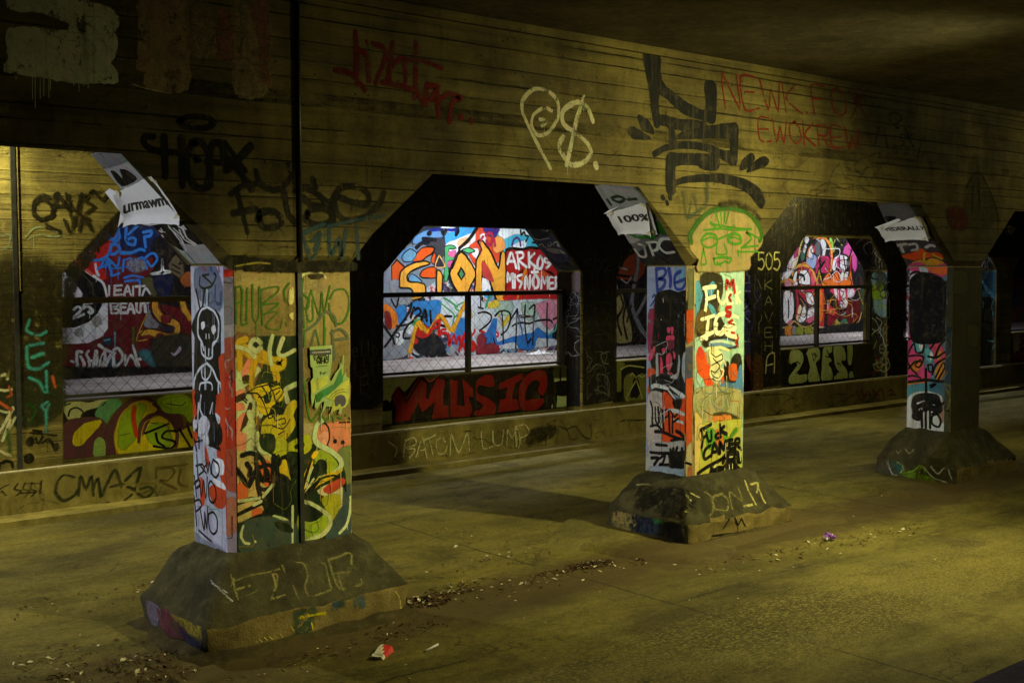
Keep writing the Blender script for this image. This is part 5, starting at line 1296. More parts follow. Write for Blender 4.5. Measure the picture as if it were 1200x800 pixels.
p.s_('#a8a040', 1.6, '1030 336 1042 330|1042 352 1042 372', .4, .8)
p.done()
# inner faces of the piers and haunches
for k, seed in ((2, 31), (4, 33), (3, 35)):
    a, b = OPEN[k]
    if k == 2:
        p = Paint('graffiti_tag', FMK[k], arcade, 'dark inner pier face with blue-grey scribbles')
        p.f_('#1b1b22', '658 316 684 316 684 476 658 476', it=0, soft=0)
        p.scrawl((663, 330, 681, 420), 26, ['#6c7088', '#9a9cac', '#3a3c58'], 1.2, 14, .8, seed)
        p.f_('#7a6a7a', '670 322 682 318 681 338 672 340', soft=2, a=.7)
        p.f_('#3a2c10', '655 318 668 318 668 345 655 345', soft=2, a=.8)
        p.done()
        p = Paint('graffiti_tag', FHJ[k], arcade, 'black haunch with grey-white letters')
        p.f_('#15161a', '610 264 690 264 700 330 640 330', it=0, soft=0)
        p.fr(560, 250, 10)
        p.f_('#2a2c48', '720 330 900 250 1000 380 1050 520 900 560', it=1, soft=6, a=.7)
        p.s_('#a8a8a0', 1.6, '720 370 760 360 770 390 800 400|820 360 830 390 860 370 850 340|880 370 900 340 950 340 930 380 960 380|640 290 720 310 840 290|720 180 800 210 840 180 900 250', .3, .9)
        p.f_('#9a9a94', '800 420 900 410 1000 450 1010 470 880 460', soft=2, a=.6)
        p.s_('#b0b0ac', 1.2, '840 180 930 280 1080 480 1180 620 1220 670', .3, .9)
        p.s_('#8a8a88', 1, '580 180 700 350 850 560 960 660 1200 680', .3, .8)
        p.s_('#5a6a60', 1.6, '850 640 1000 620 1100 650|1070 560 1110 590', .4, .7)
        p.done()
    elif k == 4:
        p = Paint('graffiti_tag', FMK[k], arcade, 'multicoloured scraps on the inner pier face')
        p.f_('#23231c', '1015 300 1050 300 1050 450 1015 450', it=0, soft=0)
        p.f_('#6c8aa0', '1022 312 1040 315 1036 335 1024 335|1026 340 1040 345 1040 370 1026 365', soft=3, a=.8)
        p.f_('#7a9a2a', '1022 338 1034 330 1036 348 1024 350', soft=2, a=.8)
        p.scrawl((1020, 318, 1040, 440), 22, ['#aab4b8', '#15140f', '#7a2418', '#8a9a3a'], 1.4, 16, .8, seed)
        p.done()
        p = Paint('graffiti_tag', FHJ[k], arcade, 'grey haunch crossed by red and white scrawls')
        p.f_('#2b2a28', '985 265 1060 265 1070 320 1000 330', it=0, soft=0)
        p.scrawl((1000, 280, 1045, 318), 34, ['#8a8a84', '#5a5a54', '#7c1e16', '#b2aca4', '#16150f'], 1.3, 18, .8, seed)
        p.s_('#8a8a86', 1.2, '1018 276 1030 288 1040 304 1044 314', .3, .9)
        p.done()
    else:
        p = Paint('graffiti_tag', FMK[k], arcade, 'purple-blue figures on the inner pier face')
        p.f_('#2a2838', '866 300 890 300 890 460 866 460', it=0, soft=0)
        p.scrawl((868, 310, 888, 400), 30, ['#c4c0b8', '#15140f', '#54489a', '#8a86a8'], 1.5, 16, .9, seed)
        p.f_('#7a2a16', '874 420 886 420 886 460 874 460', soft=4, a=.6)
        p.f_('#6e6a3a', '868 400 872 400 873 450 868 450', soft=1)
        p.done()
p = Paint('graffiti_tag', FMK[5], arcade, 'blue painted inner pier face near the right edge')
p.f_('#2f5f86', '1140 320 1175 320 1175 360 1140 360', soft=2)
p.f_('#20242a', '1140 355 1175 360 1175 440 1140 440', soft=3, a=.9)
p.scrawl((1152, 318, 1168, 420), 18, ['#a9c4d0', '#5aa0c0', '#15140f'], 1.4, 14, .8, 41)
p.done()
p = Paint('graffiti_tag', FHJ[5], arcade, 'pale scribbles on the right haunch')
p.f_('#2a2c30', '1130 280 1175 280 1180 330 1140 330', it=0, soft=0)
p.scrawl((1150, 298, 1172, 318), 12, ['#9aa0a4', '#c4c8cc'], 1.4, 14, .9, 42)
p.done()

# ---- low infill panels
f = FPA[1]
p = Paint('graffiti_mural', f, infills[1], 'yellow and green bubble letters outlined in purple with a red stroke').fr(0, 400, 4)
p.f_('#6b5a20', '290 250 900 230 900 620 290 640', it=0, soft=0)
PU = '#5e3540'; YL = '#d6c416'; LG = '#92b020'; PT = '#8fae5c'
p.f_('#15170e', '300 280 520 260 480 340 400 390 300 380', it=1, soft=2)
p.f_('#b9b98a', '300 300 345 280 420 290 520 262 470 300 400 320 380 350 330 370 310 340', it=1, soft=2, a=.9)
p.f_('#5f9a70', '450 340 480 290 540 268 570 290 520 340 490 390 460 370', it=1, soft=2)
p.f_(PU, '300 390 380 360 460 360 500 400 510 500 500 560 300 590', it=1, soft=2)
p.f_(PU, '500 540 500 420 540 340 600 280 680 260 740 300 760 330 840 340 860 420 880 380 900 370 900 560 600 560', it=1, soft=2)
p.f_(LG, '740 270 820 245 880 260 900 300 895 380 860 340 780 330 745 300', it=1, soft=1.5)
p.f_('#9cbc2a', '760 280 860 260 885 300 800 310', it=1, soft=3, a=.7)
p.f_(YL, '570 540 540 460 560 360 620 290 690 280 735 320 680 350 660 400 670 450 720 350 800 370 830 430 900 400 900 540 700 550', it=1, soft=1.5)
p.f_(LG, '560 480 570 370 620 310 680 300 660 350 640 440 580 500|690 440 720 390 780 400 800 480 740 490', it=1, soft=4, a=.9)
p.f_(YL, '345 480 350 430 400 385 470 370 460 400 420 440 380 485', it=1, soft=1.5)
p.s_(PU, 4.2, '650 470 660 390 700 350 750 340 800 370 830 430 825 490|720 290 745 310', .3)
p.s_('#c9902a', 1.4, '550 540 535 440 570 340 640 285 720 285|660 450 680 380 740 350', .3, .8)
p.s_('#c43c12', 6, '630 310 625 360 640 440', .5)
p.f_(PT, '440 530 445 470 465 450 490 470 490 530 470 550', it=2, soft=1.5)
p.s_(BK, 2.8, '680 430 790 385|730 430 740 470 770 490|830 420 780 420 760 450 820 470 800 500 720 490|840 410 890 490|880 400 900 450', .25)
p.s_(BK, 1.8, '320 350 330 320 360 310 390 330 380 350|480 300 495 285|300 300 330 290', .35)
p.s_('#0f1a0c', 1, '560 440 610 430|780 290 850 300 870 280|700 380 740 385', .3, .7)
p.s_('#e0dc9a', .9, '620 520 630 510|650 500 655 494|690 510 700 500', .3, .8)
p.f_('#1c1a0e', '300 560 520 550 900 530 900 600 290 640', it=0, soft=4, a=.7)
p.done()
f = FPA[2]
p = Paint('graffiti_mural', f, infills[2], 'dark red block letters reading MUSIC on pale green').fr(440, 410, 10)
p.f_('#bcc490', '60 280 2480 100 2480 900 60 1200', it=0, soft=0)
p.f_('#3c3a22', '560 280 1300 250 2500 120 2500 300 1200 330 600 360', it=0, soft=5, a=.8)
p.f_('#1c140e', '150 640 200 580 210 540 260 460 350 500 500 310 560 310 640 380 740 290 850 330 900 310 1200 290 1500 250 1780 260 1850 230 2050 220 2080 400 2100 520 2050 680 1900 760 1500 800 900 850 200 900 200 700 90 700', it=0, soft=1.5, a=.95)
R1 = '#7c1812'
p.f_(R1, '190 560 270 440 340 540 360 620 530 330 600 390 600 560 730 320 830 360 800 640 860 640 860 900 640 860 690 620 540 740 500 620 440 760 360 900 230 900 230 680', it=0, soft=1, edge=BK, ew=1.5)
p.f_(R1, '870 340 970 350 960 640 1040 650 1010 320 1100 380 1150 460 1150 560 1100 560 1140 700 1100 830 880 840', it=0, soft=1, edge=BK, ew=1.5)
p.f_(R1, '1180 360 1300 280 1380 300 1400 420 1330 440 1220 420 1200 500 1340 570 1410 640 1400 760 1300 850 1180 830 1150 720 1240 680 1250 640 1180 580', it=1, soft=1, edge=BK, ew=1.5)
p.f_(R1, '1440 390 1720 260 1730 340 1640 400 1610 560 1700 580 1690 700 1430 740 1450 580 1520 560 1540 440 1440 480', it=0, soft=1, edge=BK, ew=1.5)
p.f_(R1, '1670 560 1680 420 1760 290 1900 230 2000 260 2020 420 1960 540 1900 480 1920 380 1860 360 1780 440 1760 580 1860 560 1960 560 1980 620 1880 720 1760 740 1690 660', it=1, soft=1, edge=BK, ew=1.5)
p.s_('#3c0c0a', 1.6, '190 560 270 440 340 540 360 620 530 330 600 390 600 560 730 320 830 360|870 340 880 840|970 350 960 640|1010 320 1150 460', .3)
p.s_('#b8402a', 1, '190 540 265 430 340 500 370 560 520 310 560 300 640 370 740 290', .3, .8)
p.s_(BK, 2.4, '540 320 610 400 620 560|830 350 800 560|1100 550 1160 620 1130 800', .35, .9)
p.f_('#0f0f0c', '80 610 140 590 180 650 190 700 90 710|2100 380 2300 370 2300 520 2100 520', it=1, soft=1)
p.f_('#12110c', '2040 200 2090 200 2090 420 2060 420|2160 200 2172 200 2172 370 2160 370|2070 540 2130 520 2120 700 2080 700', it=0, soft=1, a=.8)
p.s_('#2c6a34', 2, '2090 560 2110 640 2090 690|2080 240 2090 300', .5, .7)
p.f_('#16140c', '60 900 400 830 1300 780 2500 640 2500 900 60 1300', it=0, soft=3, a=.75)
p.s_('#15130c', .8, '150 430 180 425|150 500 155 512', .3)
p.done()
f = FPA[3]
p = Paint('graffiti_mural', f, infills[3], 'olive curling shapes on black beside the middle pillar').fr(660, 300, 40 / 9)
p.f_('#14140c', '260 550 460 530 460 800 260 800', it=0, soft=0)
p.f_('#6e7036', '268 560 320 560 300 600 300 700 275 690|320 640 360 610 370 640 350 700 350 740 400 720 390 640 410 610 440 650 450 760 330 770', it=1, soft=1.5)
p.f_('#0f0f0a', '370 640 385 640 400 700 380 740 360 700', it=1, soft=1.5)
p.s_('#a8a868', 1.8, '300 590 340 570 420 580|350 625 360 610 380 640 360 680 330 740 360 765 410 755 400 700 380 640 395 620 410 630 440 610', .3)
p.done()
f = FPA[4]
p = Paint('graffiti_mural', f, infills[4], 'pale green bubble letters reading ZPES! outlined in black').fr(900, 400, 4)
p.f_('#12140e', '60 20 520 0 520 200 60 240', it=0, soft=0)
GZ = '#b9c684'; GE = '#0c0f0a'
for t in ('100 90 105 50 140 35 165 60 165 100 140 150 180 150 190 170 170 195 110 205 95 190 100 160 135 110 120 100 105 110',
          '180 60 190 35 225 22 245 40 245 80 225 100 230 120 245 180 240 195 195 195 185 160 195 120',
          '255 40 270 20 300 20 300 50 285 60 300 90 285 105 300 130 305 170 290 190 250 185 250 120',
          '305 40 320 15 350 20 365 50 365 90 345 95 370 130 375 165 355 190 310 190 310 160 335 150 315 120 308 80',
          '372 15 395 15 398 60 390 110 375 108 370 60', '378 145 395 135 405 160 398 182 380 178'):
    p.f_(GZ, t, it=1, soft=1, edge=GE, ew=1.6)
p.f_('#c6d07a', '110 170 150 160 170 180 120 195|200 150 230 160 230 185 200 185|265 150 295 160 290 180 260 180|325 150 360 150 350 180 320 180|378 30 390 30 388 80 378 80', it=1, soft=2, a=.6)
p.s_(GE, 1.4, '115 110 135 95 150 105|205 55 215 90 225 60 215 55|210 60 230 70|275 40 290 75|270 70 300 75|325 100 340 110|130 150 150 130', .3)
p.s_('#dfe6b0', .9, '98 100 108 45 145 30|180 60 195 30 230 20|305 30 325 12', .3, .7)
p.f_('#3a3516', '405 30 460 10 520 0 520 180 410 190', it=1, soft=2, a=.9)
p.scrawl((1003, 403, 1028, 440), 16, ['#8a8a4a', '#1a160c', '#5a1e12', '#a8a868'], 2, 18, .8, 51)
p.done()
p = Paint('graffiti_mural', FPA[6], infills[6], 'red and white fragments at the right edge').fr(0, 0, 1)
p.f_('#8c2016', '1186 392 1215 388 1215 425 1186 425', it=0, soft=0)
p.scrawl((1186, 390, 1204, 422), 14, ['#d8d4cc', '#1a1614', '#c43a24'], 2.2, 14, .9, 52)
p.f_('#c9c4ba', '1187 388 1195 387 1194 410 1188 412', it=0, soft=1)
p.done()
# ---- plinth
p = Paint('graffiti_tag', FPK, plinth, 'dark green-black CMA1 tag on the plinth', worn=True).fr(0, 400, 4)
c = '#2a3018'
p.s_(c, 3.2, '350 635 300 625 270 660 265 710 300 745 350 720 370 690|370 720 380 630 405 690 430 630 440 720|440 690 460 640 475 725|480 720 540 600 570 680|520 680 580 665|590 650 660 590 630 700 590 740|600 680 630 690|620 690 680 730 720 700 700 680 660 690', .4, .85)
p.s_('#5a4a1e', 2.4, '735 600 730 700|735 600 800 590 820 610 790 650 750 650 830 690|850 600 840 660 880 680|735 590 880 575', .4, .7)
p.s_('#2a2614', 2, '0 690 20 680 40 670|10 700 30 720|85 665 70 690 100 700 80 720|120 660 110 690 140 700 120 725|150 660 145 690 170 700 150 725|195 650 190 710|100 710 170 705', .4, .8)
p.f_('#2a2410', '400 790 470 770 510 752 515 765 480 780', soft=2, a=.7)
p.done()
p = Paint('graffiti_tag', FPK, plinth, 'chalky letters reading BATON LUMP on the plinth', worn=True).fr(300, 400, 4)
c = '#bcb482'
p.s_(c, 2.3, '620 470 660 500 650 540|700 460 690 540|700 465 740 450 750 480 705 500 745 505 720 545|750 540 780 455 800 545|770 510 800 505|790 460 840 440|810 450 830 535|870 445 845 470 850 520 880 525 895 490 870 445|910 530 915 435 950 520 990 430 1000 510', .4, .85)
p.s_(c, 2.3, '1055 425 1065 500 1110 490|1110 420 1115 480 1150 480 1160 415|1175 490 1180 415 1200 450 1225 405 1240 480', .4, .8)
p.fr(600, 400, 4)
p.s_(c, 2.3, '15 400 20 490|15 400 60 390 80 430 20 460|40 470 30 500', .4, .8)
p.f_('#262213', '90 420 200 400 190 440 80 480', soft=6, a=.6)
p.done()
p = Paint('graffiti_tag', FPK, plinth, 'blurred green and dull red tags under the ZPES panel', worn=True).fr(900, 400, 4)
p.scrawl((902, 465, 940, 480), 9, ['#8a9a6a', '#1c1a10'], 2.4, 18, .7, 61)
p.scrawl((935, 458, 985, 478), 12, ['#2a3a34', '#16150e'], 2.6, 20, .7, 62)
p.s_('#7c1e12', 2.4, '415 230 425 260 440 225 450 265 470 230 480 262|490 225 520 255|500 255 530 220 540 250|560 240 575 225 590 240', .45, .8)
p.done()

p = Paint('graffiti_tag', FPK, plinth, 'dim overlapping tags and grime along the plinth', worn=True)
p.scrawl((640, 492, 760, 520), 14, ['#2a2512', '#6e683c', '#17150c'], 1.8, 22, .6, 64)
p.scrawl((870, 462, 1056, 486), 30, ['#2a2512', '#7a7444', '#17150c', '#3a4a2a'], 1.8, 20, .6, 65)
p.scrawl((2, 566, 220, 606), 22, ['#4a4018', '#2a2512', '#8a7c3c'], 1.8, 26, .45, 66)
p.scrawl((460, 505, 640, 540), 22, ['#2a2512', '#8a8252', '#17150c'], 1.6, 20, .5, 67)
p.done()

# ================================================================== murals on the back wall
p = Paint('graffiti_mural', FM, muralwall, 'orange SION lettering with a lemon O, grey clouds and blue sky behind').fr(440, 250, 10)
p.f_('#7f8794', '-300 700 -300 -200 900 -200 900 500 700 800 0 1300', it=0, soft=0)
p.f_('#2b2f3a', '300 -100 800 -100 820 200 700 330 480 320 300 250', it=1, soft=8, a=.85, rough=3)
p.f_('#5e8fc4', '480 280 620 210 760 200 780 260 700 300 560 330 450 340|310 480 420 400 500 480 470 560 380 580|250 420 330 400 300 520', it=1, soft=3)
p.f_('#3a3a44', '560 330 760 310 830 340 800 480 700 500 640 380', it=1, soft=4)
p.f_('#3fa0e0', '760 60 1200 40 1320 120 1300 300 1000 330 850 400 820 250', it=1, soft=3)
p.f_('#eef2f5', '850 360 980 310 1100 260 1240 190 1240 100 1260 260 1120 420 960 440 840 420|780 170 950 185 900 200 790 200', it=1, soft=3)
p.s_('#1a2690', 4, '640 200 760 190 900 195 960 180|940 190 950 240', .4)
p.s_('#141420', 5, '960 170 970 210 945 250|820 200 800 240 780 200|480 400 540 350 620 330|620 240 640 230|560 300 700 310', .3)
p.f_('#f0b080', '970 340 1060 300 1100 330 1000 380|1100 420 1180 380 1190 480 1150 560', it=1, soft=3)
p.f_('#d84a2c', '1090 420 1180 330 1200 200 1300 150 1420 330 1500 520 1200 600', it=1, soft=3)
p.f_('#e8e4e2', '1120 440 1200 420 1180 520|1230 260 1280 250 1290 330 1240 350', it=1, soft=2)
# orange blobs
p.f_('#e0581a', '250 545 190 620 190 800 280 790 350 640', it=0, soft=1, edge='#15120e', ew=1.6)
p.f_('#e0581a', '430 560 500 450 560 400 640 390 690 410 670 460 600 510 540 560 480 570', it=1, soft=1, edge='#15120e', ew=1.8)
p.f_('#e0581a', '520 720 560 660 640 630 710 640 710 750 620 760 540 750|670 480 700 460 710 520 690 600 650 560', it=1, soft=1, edge='#15120e', ew=1.6)
p.f_('#6aa0c4', '310 500 400 420 480 460 430 560 330 560|390 760 430 710 540 790 520 830 420 830', it=1, soft=1.5, edge='#1c1c22', ew=1.4)
# green letters
p.f_('#4fae70', '810 390 860 370 930 380 950 410 900 420 860 410 855 500 920 510 920 550 860 560 850 690 880 640 840 800 800 800 810 600', it=0, soft=1, edge='#102018', ew=1.3)
p.f_('#58b87a', '1010 430 1080 405 1140 420 1160 450 1080 465', it=1, soft=1, edge='#102018', ew=1.4)
p.f_('#d8629a', '850 570 930 570 900 630 850 620|860 460 940 440 920 500 870 500', it=1, soft=1.5)
p.f_('#2a2a34', '700 520 740 470 820 620 690 630', it=0, soft=1)
OR2 = '#eeaa3c'
p.s_('#e8b870', 1.4, '745 490 815 620 700 625 745 490', .3, 1, 0)
# S
p.f_(OR2, '280 800 290 700 360 620 480 570 590 560 640 585 600 610 500 640 420 680 370 740 390 800 500 810 570 830 590 910 540 990 440 1020 350 1000 330 980 440 970 410 880 290 870', it=1, soft=1, edge='#15110c', ew=2.4)
# I
p.f_(OR2, '715 670 760 680 785 740 780 920 760 980 720 940', it=1, soft=1, edge='#15110c', ew=2.2)
# O diamond
p.f_(OR2, '1000 445 1175 690 1120 840 1030 1030 960 920 865 710', it=1, soft=1, edge='#15110c', ew=2.6)
p.f_('#15110c', '1000 620 1055 710 1005 790 955 710', it=0, soft=.5)
p.f_('#4a8a62', '1002 660 1030 710 1004 760 982 710', it=0, soft=.5)
p.s_('#15110c', 4, '980 410 1090 310 1190 170', .3)
p.s_('#15110c', 3, '985 420 930 560 900 640', .3)
# N
p.f_(OR2, '1150 1040 1170 800 1180 560 1240 430 1200 330 1260 330 1360 470 1440 640 1475 440 1520 470 1530 700 1520 1020 1420 1010 1340 800 1270 560 1250 760 1250 1040', it=1, soft=1, edge='#15110c', ew=2.6)
p.f_('#c4403a', '1255 560 1330 660 1380 800 1300 760 1260 720', it=1, soft=2, a=.8)
p.f_('#f2f2f4', '1260 760 1340 860 1330 1000 1260 960', it=1, soft=2)
p.f_('#58a4d8', '1280 930 1330 900 1320 980 1280 980', soft=1.5)
p.done()
p = Paint('graffiti_mural', FM, muralwall, 'white ARKOS + MISNOMER on a red cloud under a turquoise sky').fr(560, 250, 10)
p.f_('#47bfdc', '220 60 900 60 1100 500 1000 600 600 420 320 440 200 300', it=1, soft=2)
p.f_('#e9f4f6', '230 100 330 150 500 200 620 240 420 230 320 280 260 260|380 420 420 380 560 330 520 420', it=1, soft=3)
p.f_('#f0a050', '200 290 280 310 300 400 220 440 190 400', it=1, soft=4)
p.f_('#3a2c78', '70 170 240 180 220 230 190 280 110 230', it=1, soft=3)
p.s_('#b02a4a', 3.4, '90 260 140 230 170 260 160 350 120 370 100 320|190 300 200 380|30 320 60 270', .35)
p.s_('#5a2c8a', 2.4, '400 380 420 310 460 285 490 320 500 380', .35)
p.s_('#120f14', 2.4, '500 200 510 250 540 220 560 260 590 270 560 330|640 340 690 350', .35)
RC = '#b01c22'
p.f_(RC, '330 800 330 440 400 410 520 420 560 420 640 400 740 420 860 560 940 660 1000 780 1000 1130 930 1180 860 1190 860 1120 830 1180 780 1180 740 1190 640 1210 590 1160 480 1180 330 1120', it=1, soft=1.5, edge='#140c0c', ew=2.4)
p.s_('#140c0c', 3.4, '330 430 400 410 480 420 530 420 600 400 700 410', .3)
p.s_('#140c0c', 3, '780 680 860 700 900 760|480 720 560 640 590 720', .3, .7)
p.f_('#d05018', '690 720 760 680 820 720 760 760|540 660 560 640 580 760 520 780', soft=2)
p.f_('#120c0c', '340 1110 440 1200 540 1190 600 1120 640 1200 740 1200 790 1110 800 1180 870 1180 900 1110 960 1180 960 1230 740 1250 560 1280 400 1260 300 1200', it=1, soft=1)
p.f_('#c01c20', '300 960 600 960 570 1080 470 1140 340 1060|610 1060 650 960 780 960 730 1080 650 1130|790 1050 800 980 870 960 850 1080 800 1110', it=1, soft=1)
p.s_('#d8801c', 3, '560 660 530 740 500 830 430 1160', .3)
WT = '#f4f2f0'
p.s_(WT, 3.2, '345 590 380 470 400 470 450 640|360 560 430 560', .25)
p.s_(WT, 3.2, '460 470 480 650|450 460 520 460 530 510 480 550 570 630', .25)
p.s_(WT, 3.4, '595 460 600 630|660 470 600 550 690 640', .25)
p.s_(WT, 3.2, '730 500 700 560 700 640 740 640 760 570 735 500', .25)
p.s_(WT, 2.6, '830 530 780 530 790 570 850 590 800 640', .25)
p.s_(WT, 3.2, '660 650 660 720|630 690 700 685', .25, 1, 0)
p.s_(WT, 3.2, '345 800 350 700 375 780 400 705 410 870|430 720 430 870', .25)
p.s_(WT, 3.2, '510 720 460 740 470 780 510 810 490 870', .25)
p.s_(WT, 3.2, '550 880 560 740 600 880 610 730', .25)
p.s_(WT, 3.2, '670 720 640 790 660 870 700 860 710 780 675 720', .25)
p.s_(WT, 3, '740 880 750 740 780 820 810 740 815 880', .25)
p.s_(WT, 3, '880 750 835 755 840 880 885 880|840 820 880 815', .25, 1, 1)
p.s_(WT, 3, '910 750 905 880|905 750 950 760 950 800 910 830 950 890', .25)
p.done()
p = Paint('graffiti_mural', FM, muralwall, 'loose blue, white and red scribbles under the rail with yellow zigzags').fr(440, 330, 10)
p.f_('#c9d2d8', '700 150 1180 150 1250 250 2250 240 2250 700 1200 760 700 500 650 300', it=1, soft=3)
p.f_('#2f7cc0', '420 260 600 240 760 240 700 480 600 500 540 380 430 360|250 330 340 290 360 400 270 480|900 600 980 450 1060 460 1120 640 1100 760 900 680', it=1, soft=3)
p.f_('#8a9098', '180 0 260 0 240 120 190 110|270 180 400 190 420 240 280 250|80 500 240 480 400 640 420 820 80 900', it=1, soft=3)
p.f_('#e07a24', '100 280 160 290 240 380 250 480 200 540 130 460|210 400 240 400 230 520', it=1, soft=2)
p.f_('#7a1c1c', '110 360 160 370 180 480 170 560 120 500', it=1, soft=2)
p.f_('#d8dde0', '250 620 320 580 330 680 260 740|360 500 440 480 440 560 400 610 350 570', it=1, soft=2)
p.f_('#1e2026', '480 560 620 600 760 680 800 820 560 850 450 740', it=1, soft=4, a=.9)
p.f_('#c02420', '460 560 520 500 640 560 600 640 500 640|440 640 500 700 460 720|1040 740 1150 700 1160 800 1060 820', it=1, soft=2)
GN = '#3c9a58'
p.s_(GN, 2, '760 250 850 320 920 390 900 520|1030 240 930 300 990 360 920 420|800 190 870 230 960 300', .35)
p.f_(GN, '430 470 520 440 520 480 450 510', soft=2)
p.s_(BK, 3, '420 250 400 340 340 440 270 530 190 650 110 760|190 650 90 510|200 640 220 730|250 520 380 500 440 460|380 500 330 600 330 660 400 660', .3)
p.s_(BK, 3, '450 300 410 420|430 350 500 310 530 360 460 420|530 460 580 340 600 460|540 420 600 410|640 340 650 490|700 480 730 470|810 405 890 405|750 440 830 460|720 500 850 530', .3)
p.s_(BK, 2, '250 600 280 610 270 650 240 640|270 190 240 300 180 200', .3)
YO = '#e0a020'
p.s_(YO, 5, '400 820 430 700 460 560 510 480 620 590 740 400 810 460 900 570 1050 260 1120 400', .3, 1, 0)
p.s_(YO, 3.4, '540 560 500 500', .3)
RE = '#cc1c1c'
p.s_(RE, 3.4, '620 620 700 480 750 460 740 600 780 560 820 560|740 620 800 600 860 620 860 740 920 620 940 720 980 640 1000 760 1050 600 1060 740|980 800 1030 640|640 560 740 520', .3)
p.s_(RE, 3, '1000 770 1150 600 1160 560|1150 720 1300 880 1400 1000', .3)
p.fr(560, 330, 10)
p.s_(RE, 2.8, '20 570 100 620 150 680 240 760|110 620 170 580 230 600 230 640 190 640|180 540 180 640', .3)
p.f_('#a8c4b0', '520 260 680 270 680 420 560 420|200 260 400 250 380 380 230 360', it=1, soft=4, a=.7)
p.f_('#d890a4', '690 280 830 230 960 250 940 420 840 540 760 470 720 360', it=1, soft=3)
p.f_('#d8c040', '220 390 280 430 280 520 300 520 360 440 350 400 290 480 240 400|130 260 220 220 240 280 120 300', it=1, soft=2)
p.f_('#2a74c0', '20 620 100 600 180 440 220 450 200 600 210 720 40 720|210 720 420 650 640 600 690 540 720 560 800 610 900 620 880 660 740 650 690 660 640 780 480 780 440 700 220 740', it=1, soft=1.5)
p.s_('#2a5cb4', 2.2, '460 330 480 440 510 560 520 640', .3)
p.s_(BK, 2.2, '0 370 80 355 150 390 150 450 100 510 20 570|200 400 250 350 320 340 370 370 380 440 340 560 270 620|275 350 290 480 295 720|385 440 460 320|460 320 450 480 440 780|400 520 450 490 520 480 600 490 680 460 800 445 850 455 870 480|880 440 950 410|555 270 545 420 560 620 580 720|600 320 640 280 665 280 650 480 640 740|810 250 805 440 810 760|580 720 620 670', .25)
p.s_('#15171c', 2, '0 300 60 315|30 170 30 300|100 660 70 760|180 660 200 740', .3)
p.f_('#14161a', '880 640 900 540 950 480 960 660', it=1, soft=3)
p.s_('#68c0b4', 2, '820 620 900 570 920 500', .4)
p.s_('#3a9a6a', 3, '90 300 120 200 150 160', .4)
p.f_('#8c2a34', '0 640 60 620 80 700 0 740|0 760 200 740 240 820 0 840', soft=4, a=.7)
p.scrawl((560, 404, 654, 412), 30, ['#2a2a2c', '#d0d0d0', '#c03028', '#4080c0'], 2.2, 16, .8, 71)
p.scrawl((450, 398, 560, 415), 34, ['#2a2a2c', '#c8c8c4', '#30303a', '#8a8a8a'], 2.2, 16, .8, 72)
p.done()
# opening with the 25 and BEAUTY
p = Paint('graffiti_mural', FM, muralwall, 'dark red panel with a black and white round sign shape, 25, BEAUTY and OSHADOW in white, blue scrawls above').fr(70, 240, 7.475)
p.f_('#5e1218', '-100 -200 1400 -200 1400 1700 -100 1700', it=0, soft=0)
p.f_('#b01a14', '100 540 200 430 300 330 420 300 440 430 340 500 400 640 300 640|370 310 440 320 410 380', it=1, soft=3)
p.f_('#101a44', '540 150 850 170 850 420 640 420 540 330', it=1, soft=6, a=.9)
p.f_('#120e10', '840 300 1400 200 1400 900 720 800 760 640 840 560', it=1, soft=3)
p.f_('#0c0c0e', '20 500 120 540 300 640 400 720 400 800 -50 800 -50 520', it=1, soft=2)
p.f_('#d8d8dc', '30 590 90 640 150 720 190 800 -20 800 -20 700', it=1, soft=1)
p.s_('#d8d4d4', 3.4, '180 540 290 620 380 690 410 800', .25)
p.s_('#d04a3a', 3, '140 500 200 550 280 610|310 500 330 600', .3)
p.s_('#c9c9cc', 2.4, '265 440 260 400 290 370|310 520 320 580 340 620', .3)
p.s_('#4a4a22', 1, '120 570 210 620 280 700 290 790', .3)
BU = '#2c74c8'
p.s_(BU, 3.4, '210 435 260 475 340 485 410 450 440 400 450 350 500 350 520 390 480 430 440 430|340 300 380 280 430 300|410 240 460 310 500 270 515 210|510 210 520 290 470 340|530 420 620 420 700 390 740 400|580 200 575 290 600 340 650 350 660 300 620 290 590 310|600 260 680 180|730 240 800 230 790 270 740 280|740 290 750 370|320 330 350 350', .3)
p.s_(BU, 3, '340 560 400 480 400 550|330 560 450 510|420 500 450 590 450 620 520 600|420 470 500 540 520 460|450 560 530 550|560 480 550 580|580 480 620 470 620 530 590 540 640 580|660 480 690 570|660 500 720 460 760 560|740 470 790 430 830 430 850 480 800 540 760 490|560 640 640 620 730 640|570 670 690 660 700 690', .3, .9)
p.f_('#8a8a94', '590 510 640 480 720 500 740 560 640 580', soft=5, a=.5)
p.s_('#dcdcd6', 2.6, '895 480 905 570 965 585 905 610 908 710 885 615 800 605 885 580 895 480', .3)
p.f_('#5a4c38', '960 520 1010 450 1060 490 1080 600 1040 630 970 570', it=1, soft=2)
p.s_('#1a1410', 1.6, '1030 450 1060 490 1040 520 1080 510|980 520 1050 560|970 560 1050 600', .3)
p.f_('#8a4a1e', '1060 650 1130 590 1150 700 1090 700', it=1, soft=3)
p.f_('#4a4a28', '720 660 800 650 860 760 800 780', it=1, soft=3)
p.f_('#15183a', '830 640 980 640 940 800 860 760', it=1, soft=4)
PW = '#c4c4c2'
p.s_(PW, 2.8, '430 710 430 790|480 710 475 790|475 710 540 705|478 750 530 745|475 790 540 785|560 790 590 710 620 790|575 760 610 755|640 715 640 790|660 715 740 710|700 710 695 790|720 790 750 730 790 780', .3)
p.fr(70, 340, 7.475)
p.f_('#0b0b0d', '-60 90 380 90 330 200 240 290 130 325 -60 330', it=1, soft=1.5)
